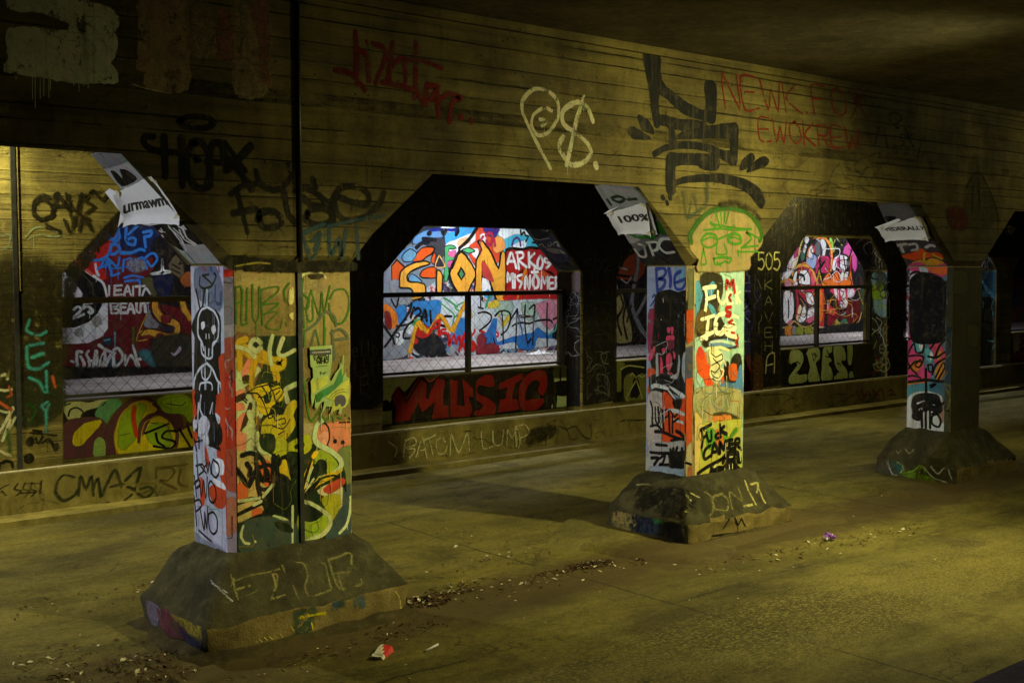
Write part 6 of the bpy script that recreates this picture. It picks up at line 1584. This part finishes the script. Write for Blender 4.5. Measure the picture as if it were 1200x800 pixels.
p.f_('#d2d2d6', '385 100 415 100 415 330 370 400 250 455 100 465 -60 465 -60 330 130 330 250 285 330 210', it=0, soft=1)
p.s_('#8a8a90', .8, '300 240 370 300|260 290 300 370|180 310 200 410|380 170 420 190', .3, .8)
p.f_('#9a9690', '290 260 340 230 350 290 300 310|140 350 180 340 190 390 150 390', soft=4, a=.6)
p.s_(PW, 3, '120 170 150 145 185 160 170 190 120 240 210 210|210 115 205 160|210 115 280 110|205 150 250 145 285 180 270 200 250 190', .25)
p.s_(PW, 3, '440 110 450 200|440 110 500 110 500 140 450 155 510 170 500 200 450 200|530 110 530 200|530 110 580 110|530 150 570 150|530 200 580 195|590 200 620 110 650 200|600 165 640 165|670 110 670 180 700 190 710 110|740 110 750 190|720 115 770 105', .3)
p.f_('#7a7a80', '740 300 780 170 800 240 860 300 840 330 770 320', it=1, soft=2, a=.8)
YT = '#c9902a'
p.s_(YT, 8, '830 90 830 160 880 240 960 270 1020 300 1020 380 960 410 860 390 780 365 720 375', .3)
p.s_('#15100c', 1.6, '800 90 800 180 860 270 900 290|870 90 900 190 960 220 1050 290 1050 380 970 430 850 425|700 390 750 340 840 340 890 360 950 370 990 330 960 310 890 300', .3)
p.f_('#6a1a1e', '890 230 970 220 960 280 900 280|850 390 890 380 890 425 855 425', soft=2)
p.s_(YT, 6, '1070 90 1090 170 1140 250', .3)
p.f_('#2a2434', '870 300 900 340 980 360 1000 320 930 330', soft=2)
p.f_('#3a6a70', '700 540 800 550 900 620 900 690 800 640', it=1, soft=6, a=.8)
p.f_('#2e2c20', '820 450 1150 420 1150 720 900 700', it=1, soft=8, a=.8)
p.f_('#b0a0b0', '970 540 1000 560 1050 490 1050 530 1000 570', soft=2, a=.7)
p.f_('#26404a', '440 600 510 640 500 760 450 740|380 430 440 420 440 470 400 470', it=1, soft=4, a=.7)
p.s_('#6a9aa8', 2.6, '480 370 480 500|390 440 430 430', .4, .7)
p.s_('#b0882a', 1.4, '760 210 700 340 670 440 760 430', .3, .8)
p.s_('#4a5a1e', 4, '640 330 640 470', .5, .7)
p.s_(PW, 3.4, '100 620 118 625|190 540 150 540 145 620 160 680 200 690 210 640 180 580|250 530 230 560 260 620 250 680 220 690|250 620 320 620|310 530 290 690|320 530 330 670 380 560 370 670|400 660 390 530|340 480 420 530 480 550|400 660 450 560 480 670|470 540 470 670 520 640 550 580 510 510 470 520|570 570 570 650 620 570 680 670|640 490 690 670|695 600 702 604', .25)
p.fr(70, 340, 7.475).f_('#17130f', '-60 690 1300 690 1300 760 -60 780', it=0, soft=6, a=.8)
p.done()
# gap left of the middle pillar
p = Paint('graffiti_mural', FM, muralwall, 'orange-brown panel crossed by a pale grey stroke and black tags').fr(660, 300, 40 / 9)
p.f_('#1a1616', '200 -50 520 -50 520 620 200 620', it=0, soft=0)
p.f_('#8e3c18', '270 90 330 20 400 -20 420 60 380 120 300 110', it=1, soft=4)
p.f_('#a89a58', '268 440 280 330 310 250 300 220 340 330 350 440|270 240 300 200 310 250 280 300', it=1, soft=2)
p.f_('#7a2418', '330 470 420 440 420 480 330 490', soft=3)
p.s_('#8c8c8e', 6.5, '390 -40 385 60 360 190 355 260 380 330 410 390 440 420', .35)
p.s_('#8c8c8e', 5, '430 210 400 270 370 320', .35)
p.s_(BK, 3, '290 190 310 260 280 330 300 410|330 220 310 330 330 430|350 260 330 340|270 150 330 130 400 150|280 100 360 110', .3)
p.s_('#b4a4a0', 1.6, '270 130 280 170|300 120 330 140 350 110|290 60 330 70', .3, .8)
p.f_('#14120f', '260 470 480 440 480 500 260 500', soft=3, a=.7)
p.done()
# opening with the pink and orange bubble letters
p = Paint('graffiti_mural', FM, muralwall, 'white and pink bubble letters ringed in orange and black').fr(900, 270, 10)
p.f_('#1a1a1e', '0 -100 1600 -100 1600 1700 0 1700', it=0, soft=0)
OY = '#d89a3a'
p.f_('#e8e2e0', '220 430 340 210 370 240 300 420 250 480|160 560 230 470 280 470 200 580', it=1, soft=2)
p.f_('#c8386e', '320 230 370 200 350 280 300 320', soft=2)
p.s_('#d8cc6a', 2.4, '410 80 370 200 330 370 290 460', .3)
p.f_('#2e6a58', '390 280 430 200 420 320 380 340', soft=2)
p.f_('#d8dce0', '410 230 430 170 440 200 420 260|430 100 450 60 470 110 440 150', soft=1.5)
p.f_('#8c9ac4', '440 340 520 290 560 330 550 420 500 440 440 400', it=1, soft=2)
p.f_('#5a5a60', '550 150 590 100 620 180 600 300 560 310', it=1, soft=2)
p.f_('#c9ccd4', '610 120 650 120 670 180 650 300 630 310 640 220', it=1, soft=2)
p.s_('#c03a4a', 3, '500 180 530 190 530 250 505 260 500 200|480 200 480 300', .3)
p.f_('#e8e4e0', '470 230 500 190 520 240 480 330', soft=2)
p.f_('#b02a5a', '570 340 620 310 700 320 720 400 700 480 620 480 640 400 590 420 560 500', it=1, soft=2)
p.f_('#7aa040', '710 130 730 90 760 180 750 240 720 200', soft=1.5)
p.s_('#8a8a4a', 2, '790 80 860 170|760 250 800 160|780 110 760 170', .3)
p.s_(BK, 3.4, '600 330 610 420 660 360|860 80 840 140 900 150|770 170 830 160|800 270 870 250 940 330', .3)
p.f_('#c24a92', '870 260 900 170 940 140 970 220 940 310 900 290|970 250 1010 230 1040 330 1030 460 1010 490 980 430', it=1, soft=1.5, edge=BK, ew=1.4)
p.f_('#cfc8cf', '740 430 760 330 830 280 920 300 940 420 900 470 880 500 830 460 800 400 790 470 760 480', it=1, soft=1.5, edge=BK, ew=2)
p.f_('#b83a7a', '790 350 830 320 830 420 790 420|830 470 880 460 870 500', it=1, soft=1.5)
p.s_(BK, 2.2, '830 300 830 420 870 470|880 310 900 440|920 340 920 460', .3)
p.f_('#d8691e', '640 600 700 480 740 560 800 470 850 560 900 520 940 560 960 480 970 600 940 640 640 650', it=1, soft=2)
p.s_(BK, 1.8, '640 560 700 490 720 580|740 540 800 480 830 560 870 500 900 570 950 500', .3)
p.f_('#c9c4bc', '840 540 880 480 860 580|890 520 930 490 910 580', soft=1.5)
p.s_('#e0862a', 3.4, '450 320 470 200 530 110 600 80 670 100 730 200 740 330 730 470', .3)
p.s_(BK, 3.4, '430 430 440 260 490 150 560 100', .3)
p.f_('#b81e30', '300 640 320 460 400 410 480 450 520 560 540 650 560 1000 500 900', it=1, soft=2)
p.f_('#eceaea', '280 640 300 500 340 470 330 560 350 640|350 620 350 560 370 470 440 460 480 530 480 640', it=1, soft=1.5, edge=BK, ew=1.8)
p.s_(BK, 3, '370 520 410 530 420 580|350 640 345 520', .3)
p.f_('#d8546a', '500 540 530 480 550 560 520 640|470 440 490 460 480 500', soft=2)
p.s_('#d89a3a', 3, '280 520 300 450 360 410 430 410 500 450 550 560 580 640|160 600 230 580 290 600', .3)
p.s_('#b89a2a', 2, '590 470 610 560 640 640|560 640 590 480', .3)
p.f_('#d08a9a', '190 640 220 590 270 640', soft=2)
p.fr(900, 350, 10)
p.f_('#e8e6e8', '170 -60 220 -110 280 -80 290 -70 300 60 300 180 270 260 210 300 170 240', it=1, soft=1.5, edge=BK, ew=2.4)
p.s_(BK, 2.6, '232 20 236 130 232 220', .3)
p.f_('#ead8a8', '330 140 370 80 380 130 360 230 330 240', soft=2)
p.f_('#e8e6e8', '370 -100 440 -110 420 -80 380 -80|400 100 430 70 440 150 440 230 400 280 350 270 370 200|430 -60 480 -80 520 -40 540 60 500 80 450 40|460 120 540 90 540 180 490 240 450 260', it=1, soft=1.5, edge=BK, ew=1.8)
p.f_('#d8607a', '440 260 500 220 540 190 530 240 470 280|220 290 270 250 260 290', soft=2)
p.f_('#c42a2a', '540 -120 640 -130 640 320 600 320 560 240 550 60', it=1, soft=2)
p.f_('#e0702a', '580 -130 610 -130 630 120 610 260 590 100', it=1, soft=3)
p.s_('#b02a3a', 3, '320 -120 340 60 320 200|330 -60 350 80', .3)
p.f_('#7a1420', '690 60 760 120 800 100 790 240 700 330 690 200', it=1, soft=2)
p.f_('#c83a3a', '690 80 760 130 770 180 700 160', soft=2)
p.f_('#d8345c', '720 -100 760 -130 800 -130 1000 -120 1000 -40 930 -20 900 90 860 100 810 40 790 -40', it=1, soft=2)
p.f_('#d6d0d4', '770 -120 790 -120 800 -20 780 -40|840 -120 880 -120 900 0 870 40 850 -40|930 -120 970 -130 1000 -80 980 -20 930 -40|840 40 900 20 930 60 890 110 850 90', it=1, soft=1.5)
p.s_(BK, 4, '800 20 820 120 880 150 920 110 940 40|690 -40 760 60 800 110', .3)
p.f_('#5a1418', '940 60 1090 20 1080 180 1000 260 880 280 840 200 920 160', it=1, soft=3, a=.9)
p.scrawl((992, 352, 1008, 374), 16, ['#9a3a3a', '#180c0c', '#c48a8a'], 1.2, 12, .8, 81)
p.f_('#2c6a54', '850 270 900 240 920 290 870 300', soft=2)
p.s_('#8ab0b4', 1.4, '850 190 880 180 900 160', .3, .8)
p.s_('#c9a860', 1.6, '170 340 250 310 300 260 360 310 430 330 500 310 540 270|540 270 600 330 700 340 770 290 800 240|800 240 860 310 940 320 1050 270 1090 160', .3, .9)
p.f_('#b0a03a', '790 260 830 290 820 330 770 310', soft=3, a=.7)
p.f_('#d8862a', '200 350 280 330 260 430 210 420', soft=3)
p.f_('#8a9030', '310 350 400 340 390 420 320 410|430 350 520 340 500 420 440 410', soft=3, a=.9)
p.f_('#8a8a8e', '280 340 310 330 310 430 290 430|530 330 560 330 550 380', soft=2, a=.8)
p.fr(0, 0, 1).scrawl((917, 280, 1008, 395), 60, ['#101014', '#101014', '#d8d4d6', '#c8386e', '#d89a3a', '#8a2a3a'], 1.1, 15, .85, 83)
for k in range(40):
    x = rnd.uniform(917, 1010); y = rnd.uniform(285, 385); p.s_(rnd.choice(['#101014', '#e8e4e6', '#c42a4a', '#e0862a']), .8, [x, y, x + rnd.uniform(-3, 3), y + rnd.uniform(4, 14)], .3, .8, 0)
p.fr(900, 350, 10).f_('#15161a', '700 330 1180 280 1180 400 560 430 560 400', it=0, soft=4, a=.8)
p.f_('#3a4a34', '1090 -100 1180 -60 1180 200 1110 200', soft=4, a=.7)
p.s_('#a8903a', 1.4, '1040 -130 1080 0 1140 140', .3, .7)
p.done()
p = Paint('graffiti_mural', FM, muralwall, 'maroon and violet shapes glimpsed at the right edge')
p.f_('#5a2a4a', '1180 290 1220 270 1220 345 1180 345', it=0, soft=0)
p.f_('#8c2028', '1180 330 1230 330 1230 372 1180 372', it=1, soft=3)
p.f_('#3a3a66', '1186 345 1196 340 1194 365 1187 365', soft=2)
p.f_('#8a4a2a', '1180 362 1230 358 1230 378 1180 380', soft=3)
p.done()
# ================================================================== dense older layers on the painted faces (thin strokes under and over)
p = Paint('graffiti_tag', SF[1], pillars[1], 'tangle of thin older tags')
p.scrawl((270, 420, 346, 640), 20, ['#101408', '#101408', '#8f9e1c', '#6b4a30', '#a8902c'], 1.1, 22, .6, 101)
p.scrawl((350, 500, 412, 630), 12, ['#101408', '#6d7444', '#2c4a1e'], 1.1, 22, .6, 102)
p.scrawl((272, 322, 412, 400), 12, ['#7e7030', '#a8925a', '#8a7a3c'], 1.6, 24, .35, 103)
for k in range(30):
    x = rnd.uniform(270, 412); y = rnd.uniform(420, 590); p.s_(rnd.choice(['#14180c', '#cdd096', '#c8a414', '#7a5a30']), .8, [x, y, x + rnd.uniform(-.4, .4), y + rnd.uniform(8, 34)], .3, .7, 0)
p.done()
p = Paint('graffiti_tag', SL[1], pillars[1], 'runs and thin older tags on the lavender side')
p.scrawl((224, 320, 258, 640), 16, ['#1a1a20', '#8a8fb0', '#5a2a22'], 1.0, 14, .6, 104)
for k in range(30):
    x = rnd.uniform(223, 259); y = rnd.uniform(330, 600); p.s_(rnd.choice(['#14141a', '#d9dce8', '#9a9fc0']), .7, [x, y, x + .3, y + rnd.uniform(8, 34)], .3, .7, 0)
p.done()
p = Paint('graffiti_tag', SF[2], pillars[2], 'thin drips and older tags between the cream letters')
p.scrawl((816, 320, 866, 400), 6, ['#2c2614', '#7fae9a', '#5e4a1e'], 1.2, 18, .55, 105)
p.scrawl((816, 420, 866, 520), 12, ['#2c2614', '#d8d4a6', '#c1481c', '#6a8aa0', '#8a8250'], 1.3, 18, .7, 106)
for k in range(30):
    x = rnd.uniform(817, 866); y = rnd.uniform(330, 520); p.s_(rnd.choice(['#2c2614', '#efe6b8', '#c1481c', '#8a8250']), .7, [x, y, x, y + rnd.uniform(6, 22)], .3, .7, 0)
p.done()
p = Paint('graffiti_tag', SL[2], pillars[2], 'thin scratches over the black and pink side')
p.scrawl((763, 400, 804, 540), 14, ['#0d0d0e', '#d6dadf', '#6a6a70'], .9, 14, .7, 107)
for k in range(22):
    x = rnd.uniform(763, 804); y = rnd.uniform(350, 520); p.s_(rnd.choice(['#0d0d0e', '#c9ccd0', '#a8304e']), .6, [x, y, x, y + rnd.uniform(6, 26)], .3, .7, 0)
p.done()
p = Paint('graffiti_tag', FF, beam, 'faint ghost tags and runs of older paint on the boards', worn=True)
p.scrawl((360, 120, 780, 200), 40, ['#2c2410', '#3a2e14', '#5a4c20'], 2.2, 34, .35, 108)
p.scrawl((60, 20, 330, 160), 22, ['#1a150a', '#2c2410'], 2.4, 34, .4, 109)
p.scrawl((270, 230, 420, 300), 16, ['#1c170b', '#3a2e14', '#2b4148'], 2.4, 26, .45, 110)
p.scrawl((880, 180, 1080, 240), 18, ['#1c170b', '#3a3214'], 2.2, 30, .45, 111)
p.done()

# ================================================================== papers taped to the haunches
def sheet_paper(name, face, quad, off, k, label, text, tq, curl, flaps=(), bold=.03):
    def P2(x, y):
        P, d = face.hit(off[0] + x / k, off[1] + y / k); return face.to2(P)
    a = nums(quad); c = [P2(a[i], a[i + 1]) for i in range(0, 8, 2)]
    nx, ny = 18, 12
    def bil(u, v): return c[0].lerp(c[1], u).lerp(c[3].lerp(c[2], u), v)
    def lift(u, v):
        e = max(0, 1 - u / .14) ** 2 * curl[0] + max(0, (u - .86) / .14) ** 2 * curl[1] + max(0, (v - .82) / .18) ** 2 * curl[2]
        return .014 + e + .007 * noise.noise(Vector((u * 3.5, v * 2.6, curl[0] * 90))) + .004 * abs(noise.noise(Vector((u * 9, v * 7, curl[1] * 200)))) + .004 * math.sin(u * 5 + v * 3)
    bm = bmesh.new()
    jag = lambda u, v: Vector((noise.noise(Vector((u * 9, v * 9, 2))), noise.noise(Vector((u * 9, v * 9, 7))))) * (.006 if u in (0, 1) or v in (0, 1) else 0)
    for side in (0, .0012):
        g = [[bm.verts.new(face.to3(bil(i / nx, j / ny) + jag(i / nx, j / ny), lift(i / nx, j / ny) - side)) for j in range(ny + 1)] for i in range(nx + 1)]
        for i in range(nx):
            for j in range(ny): bm.faces.new((g[i][j], g[i + 1][j], g[i + 1][j + 1], g[i][j + 1]))
    o = from_bm(name, bm, M['paper'], None, True); tag(o, label, 'poster', 'paper notices taped to the sloped haunches')
    for fl in flaps:
        t = nums(fl); q = [P2(t[i], t[i + 1]) for i in range(0, len(t), 2)]
        bm = bmesh.new(); ctr = sum(q, Vector((0, 0))) / len(q)
        vs = [bm.verts.new(face.to3(p, .016 + .03 * abs(noise.noise(Vector((p.x * 9, p.y * 9, 1)))))) for p in q]; cv = bm.verts.new(face.to3(ctr, .028))
        for i in range(len(vs)): bm.faces.new((vs[i], vs[(i + 1) % len(vs)], cv))
        from_bm('torn_flap', bm, M['paper'], o)
    for (u_, v_, an) in ((.06, .05, .6), (.94, .06, -.5), (.95, .9, .4)):
        c0 = bil(u_, v_); d1 = Vector((math.cos(an), math.sin(an))) * .035; d2 = Vector((-d1.y, d1.x)) * .32
        bm = bmesh.new(); bm.faces.new([bm.verts.new(face.to3(c0 + a1 * d1 + a2 * d2, lift(u_, v_) + .003)) for a1, a2 in ((-1, -1), (1, -1), (1, 1), (-1, 1))])
        from_bm('tape', bm, M['scrap'], o)
    # printing
    cu = bpy.data.curves.new('print', 'FONT'); cu.body = text; cu.offset = bold; cu.resolution_u = 4
    to = bpy.data.objects.new('print', cu); COL.objects.link(to)
    bpy.context.view_layer.update()
    me = bpy.data.meshes.new_from_object(to.evaluated_get(bpy.context.evaluated_depsgraph_get()))
    bpy.data.objects.remove(to); bpy.data.curves.remove(cu)
    xs = [v.co.x for v in me.vertices]; ys = [v.co.y for v in me.vertices]
    t = nums(tq); w = [P2(t[i], t[i + 1]) for i in range(0, 8, 2)]
    # where the lettering falls on the sheet (inverse of the sheet's own mapping, by search)
    for v in me.vertices:
        u = (v.co.x - min(xs)) / (max(xs) - min(xs)); vv = 1 - (v.co.y - min(ys)) / (max(ys) - min(ys))
        p = w[0].lerp(w[1], u).lerp(w[3].lerp(w[2], u), vv)
        su, sv = .5, .5
        for _ in range(14):
            d = p - bil(su, sv); e1 = bil(su + .01, sv) - bil(su, sv); e2 = bil(su, sv + .01) - bil(su, sv)
            det = e1.x * e2.y - e1.y * e2.x
            su += .01 * (d.x * e2.y - d.y * e2.x) / det; sv += .01 * (e1.x * d.y - e1.y * d.x) / det
        v.co = face.to3(p, lift(min(1, max(0, su)), min(1, max(0, sv))) + .0022)
    pr = link('print', me, M['ink'], o)
    return o
sheet_paper('paper_notice', HL[1], '325 425 605 288 860 635 430 645', (90, 160), 20 / 3, 'torn white paper reading urmawm on the nearest haunch', 'urmawm', '390 512 705 460 727 522 402 578', (.03, .012, .035), ('235 422 272 392 330 420 392 520 400 600 345 560', '345 690 362 560 410 570 430 645 412 655 360 660', '430 640 560 650 860 636 585 682 470 660'), .025)
sheet_paper('paper_notice', HL[2], '165 340 402 278 436 462 240 460', (680, 180), 5, 'white paper reading 100% on the middle haunch', '100%', '222 356 408 342 414 386 244 400', (.02, .035, .01), ('145 345 170 325 235 300 170 345', '402 280 415 290 460 465 434 472'), .03)
sheet_paper('paper_notice', HL[3], '185 275 480 188 545 352 240 362', (1000, 220), 6, 'white paper reading FEDERALLY on the dim right haunch', 'FEDERALLY', '204 268 512 260 514 288 246 298', (.025, .03, .01), ('155 270 320 208 345 215 220 285 185 285', '470 190 492 200 520 260 545 352 525 350 505 262'), .035)
# torn green flyer on the nearest pillar
fl_face = Face((0, YF - .001, 0), (0, -1, 0)); fl_face2 = Face((0, YF - .0035, 0), (0, -1, 0))
bm = bmesh.new()
t = nums('102 130 200 122 312 115 312 260 300 330 290 440 305 450 340 380 380 330 395 270 405 300 415 210 425 200 415 420 440 360 445 410 475 420 475 600 455 620 470 650 440 690 415 680 400 760 372 755 385 700 350 690 310 750 295 750 320 690 262 690 270 670 215 760 240 640 210 650 170 720 150 690 160 580 125 690 115 610 112 450 135 420 130 330 110 310')
q = []
for i in range(0, len(t), 2):
    P, d = fl_face.hit(350 + t[i] / 8, 390 + t[i + 1] / 8); q.append(fl_face.to2(P))
fr_ = [bm.verts.new(fl_face.to3(p, .002 + .002 * noise.noise(Vector((p.x * 20, p.y * 20, 0))))) for p in q]
bk_ = [bm.verts.new(fl_face.to3(p, -.001)) for p in q]
for tri in tessellate_polygon([[Vector((p.x, p.y, 0)) for p in q]]): bm.faces.new([fr_[i] for i in tri])
for i in range(len(q)): bm.faces.new((fr_[i], fr_[(i + 1) % len(q)], bk_[(i + 1) % len(q)], bk_[i]))
flyer = from_bm('flyer', bm, M['flyer'], None); tag(flyer, 'torn lime green flyer pasted on the front of the nearest pillar', 'flyer')
p = Paint('print', fl_face2, flyer).fr(350, 390, 8)
p.f_('#4a4a4a', '108 160 305 148 305 200 108 208', it=0, soft=.3)
p.s_('#d0d0c8', 1.4, '130 185 290 175', .2, .8, 0)
for x in range(135, 290, 18): p.s_('#4a4a4a', .6, f'{x} 172 {x+3} 196', .2, 1, 0)
p.w_('EARTH', '140 215 280 205 280 242 150 250', 1.1, '#16180c', .2)
p.w_('WHO', '168 250 278 240 278 278 172 288', 1.3, '#16180c', .2)
p.s_('#2a3a10', .7, '165 315 270 305|195 370 235 380 265 365|210 360 205 395|235 385 245 360', .3, .9)
p.f_('#aeb24e', '115 450 270 400 280 470 120 570|250 600 470 430 475 600 440 690 300 740 330 640', it=0, soft=.5)
p.f_('#3c7a44', '180 560 330 480 400 330 415 450 300 560 220 610', it=0, soft=.5)
p.f_('#2c6a2a', '160 580 230 560 200 640 170 650', it=0, soft=.5)
p.f_('#4e4e52', '335 640 345 600 385 580 425 590 440 620 435 670 400 690 385 660 350 690', it=1, soft=.3)
p.s_('#3c3c1c', .7, '285 610 330 560 390 530 430 530|300 620 345 575 400 550 440 555', .3, .9)
p.done()

# ================================================================== litter
def ground(px, py, z=0.0):
    d = UV3(px, py); t = (z - HCAM) / d.z; return Vector((d.x * t, d.y * t, z))
def gz(p): return road_h(p.x, p.y)
def place(o, px, py, dz=0, rz=0):
    p = ground(px, py); o.location = V(p.x, p.y, gz(p)) + Vector((0, 0, dz)); o.rotation_euler[2] = rz
# crushed fry carton
ct = empty('food_carton'); tag(ct, 'crushed red and white food carton lying in front of the nearest base', 'carton')
bm = bmesh.new()
for (x, y, z) in ((-.085, -.04, 0), (.07, -.05, 0), (.085, .035, 0), (-.075, .045, 0), (-.085, -.03, .012), (.075, -.04, .03), (.085, .03, .036), (-.075, .038, .014)): bm.verts.new((x, y, z))
bm.verts.ensure_lookup_table(); v = bm.verts
for f in ((0, 3, 2, 1), (4, 5, 6, 7), (0, 1, 5, 4), (1, 2, 6, 5), (2, 3, 7, 6), (3, 0, 4, 7)): bm.faces.new([v[i] for i in f])
bmesh.ops.subdivide_edges(bm, edges=bm.edges[:], cuts=3, use_grid_fill=True)
for q_ in bm.verts: q_.co += noise.noise_vector(q_.co * 22) * .007
o = from_bm('body', bm, M['white'], None); o.parent = ct
o.data.materials.append(M['red'])
for pl in o.data.polygons:
    if pl.center.y < -.025 and pl.center.x > -.03 or (pl.center.x > .02 and pl.center.y < .005): pl.material_index = 1
bm = bmesh.new(); bmesh.ops.create_grid(bm, x_segments=4, y_segments=3, size=.5)
for q_ in bm.verts: q_.co = Vector((-.075 + q_.co.x * .05, q_.co.y * .07, .012 + .02 * abs(q_.co.x) + .006 * noise.noise(q_.co * 5)))
o = from_bm('lid_flap', bm, M['white'], None); o.parent = ct
place(ct, 447, 764, 0, .62)
# cigarette stub / straw
bm = bmesh.new(); tube(bm, [(-.05, 0, .006), (.05, 0, .007)], .0065, 8); o = from_bm('paper_straw', bm, M['paper'], None, True); tag(o, 'short white straw piece lying right of the red carton', 'straw'); place(o, 506, 757, 0, .35)
# purple hair tie
bm = bmesh.new()
for kk in range(7):
    a_ = kk / 7 * 6.283; c_ = Vector((math.cos(a_) * .03, math.sin(a_) * .03, .028 + .012 * math.sin(a_ * 2)))
    mtx = Matrix.Translation(c_) @ Matrix.Rotation(a_, 4, 'Z') @ Matrix.Diagonal((.026, .016, .024, 1))
    bmesh.ops.create_icosphere(bm, subdivisions=2, radius=1, matrix=mtx)
for q_ in bm.verts: q_.co += noise.noise_vector(q_.co * 60) * .006
hp = from_bm('hair_tie', bm, M['purple'], None, True); hp.data.materials.append(M['paper'])
for pl in hp.data.polygons:
    if noise.noise(pl.center * 34) > .12: pl.material_index = 1
tag(hp, 'small purple and white scrunched hair tie right of the middle base', 'hair tie'); place(hp, 972, 632, 0, .4)
# rag on the walkway
bm = bmesh.new(); bmesh.ops.create_grid(bm, x_segments=22, y_segments=12, size=.5)
for q_ in bm.verts:
    u, w_ = q_.co.x, q_.co.y
    hgt = max(0, .5 - abs(u)) * max(0, .5 - abs(w_)) * .5
    q_.co = Vector((u * .42, w_ * .22, .01 + hgt * (.45 + .6 * noise.noise(Vector((u * 6, w_ * 6, 4)))))) + noise.noise_vector(Vector((u * 9, w_ * 9, 0))) * .012
    if q_.co.z < .004: q_.co.z = .004
rag = from_bm('white_rag', bm, M['paper'], None, True); tag(rag, 'crumpled white rag on the walkway behind the fence', 'rag')
d_ = ground(632, 415, ZW); rag.location = V(d_.x, d_.y, ZW)
# scraps
def scrap_mesh(seed):
    r = random.Random(seed); bm = bmesh.new(); n = r.randint(5, 8)
    vs = [bm.verts.new((math.cos(i / n * 6.283) * r.uniform(.4, 1), math.sin(i / n * 6.283) * r.uniform(.3, .8), r.uniform(.05, .5))) for i in range(n)]
    c = bm.verts.new((0, 0, r.uniform(.4, .8))); c2 = bm.verts.new((.1, 0, -.1))
    for i in range(n):
        bm.faces.new((vs[i], vs[(i + 1) % n], c)); bm.faces.new((vs[(i + 1) % n], vs[i], c2))
    me = bpy.data.meshes.new('paper_scrap'); bm.to_mesh(me); bm.free(); me.materials.append(M['scrap']); return me
SM = [scrap_mesh(i) for i in range(5)]
SPOTS = '94 742 2.4|35 775 7|115 755 4|92 771 3|22 768 3|60 776 2.5|85 798 5|105 796 2.5|310 787 2.6|345 776 4|374 771 2|372 757 3|360 784 3|360 742 2|410 757 4|333 752 2.5|475 776 4|480 792 3|476 747 3|303 788 3|570 649 4|585 647 4|596 650 4|534 701 4|559 699 3|576 687 3|597 698 3|597 679 4|604 703 4|631 681 4|640 608 2|694 634 3|703 693 3|791 661 4|757 658 3|748 652 2|731 664 2|639 728 2|638 769 2.4|614 723 2|909 650 5|970 642 3|955 636 2|1054 622 5|1065 619 3|1025 628 3|1012 616 2|985 648 3|1033 635 3|925 688 1.6|1131 497 2|932 571 2.2|917 569 2.2|1033 580 3|866 671 2|865 700 2.5|808 702 2|690 745 1.6|520 660 3|553 655 2.6|545 665 2.4|500 668 3|470 690 2.6|620 640 2.4|660 668 2.2|1000 604 2|1096 655 2|890 668 2.4|930 664 2'
sc_first = None
for i, t in enumerate(SPOTS.split('|')):
    x, y, r_ = nums(t); pz = ground(x, y); dep = (pz - Vector((0, 0, HCAM))).length * S
    o = bpy.data.objects.new('paper_scrap', SM[i % 5]); COL.objects.link(o)
    tag(o, 'tiny pale scrap of paper on the dirty pavement', 'scrap', 'tiny paper scraps strewn over the pavement')
    sz = r_ * .8 / F_PX * dep; o.scale = (sz, sz, sz * .7); place(o, x, y, 0, rnd.uniform(0, 6))
# leaf litter and crumbled dirt, uncountable
def litter(name, spots, mats, label):
    vs, fs, mi = [], [], []
    for (px, py, n, rx, ry) in spots:
        c = ground(px, py)
        for _ in range(n):
            a_, rr = rnd.uniform(0, 6.283), rnd.random() ** .7
            x, y = c.x + math.cos(a_) * rr * rx, c.y + math.sin(a_) * rr * ry
            z = gz(Vector((x, y, 0))) * S + .004 + max(0, 1 - rr) * rnd.random() * .03
            s_ = rnd.uniform(.006, .024); an = rnd.uniform(0, 6.283); e1 = Vector((math.cos(an), math.sin(an), rnd.uniform(-.5, .5))) * s_; e2 = Vector((-math.sin(an), math.cos(an), rnd.uniform(-.5, .5))) * s_ * rnd.uniform(.15, .6)
            b_ = len(vs); o_ = Vector((x * S, y * S, z))
            vs += [o_ - e1, o_ + e2 + Vector((0, 0, s_ * .3)), o_ + e1, o_ - e2]; fs += [(b_, b_ + 1, b_ + 2), (b_, b_ + 2, b_ + 3)]; k = rnd.choices(range(len(mats)), [6, 3, 1][:len(mats)])[0]; mi += [k, k]
    me = bpy.data.meshes.new(name); me.from_pydata([tuple(v) for v in vs], [], fs)
    for mt in mats: me.materials.append(mt)
    for pl, k in zip(me.polygons, mi): pl.material_index = k
    o = link(name, me); tag(o, label, 'leaf litter', kind='stuff'); return o
litter('leaf_litter', [(500, 704, 520, .13, .10), (516, 697, 200, .26, .05), (695, 660, 380, .16, .07), (672, 664, 160, .3, .05), (640, 676, 70, .5, .1), (590, 690, 90, .7, .2), (575, 655, 60, .6, .14), (540, 684, 60, .25, .05), (150, 776, 260, .34, .13), (185, 792, 200, .18, .14), (60, 776, 130, .5, .22), (480, 735, 60, .25, .12), (380, 764, 60, .6, .12), (960, 642, 80, .6, .16), (1040, 625, 70, .5, .12), (880, 656, 60, .5, .1), (120, 700, 70, .6, .2), (760, 655, 50, .3, .06), (560, 620, 30, .6, .4), (1000, 560, 40, 1.2, .5)], [M['leaf'], M['dirt'], M['scrap']], 'brown leaves and crumbs of dirt drifted between the pillar bases')
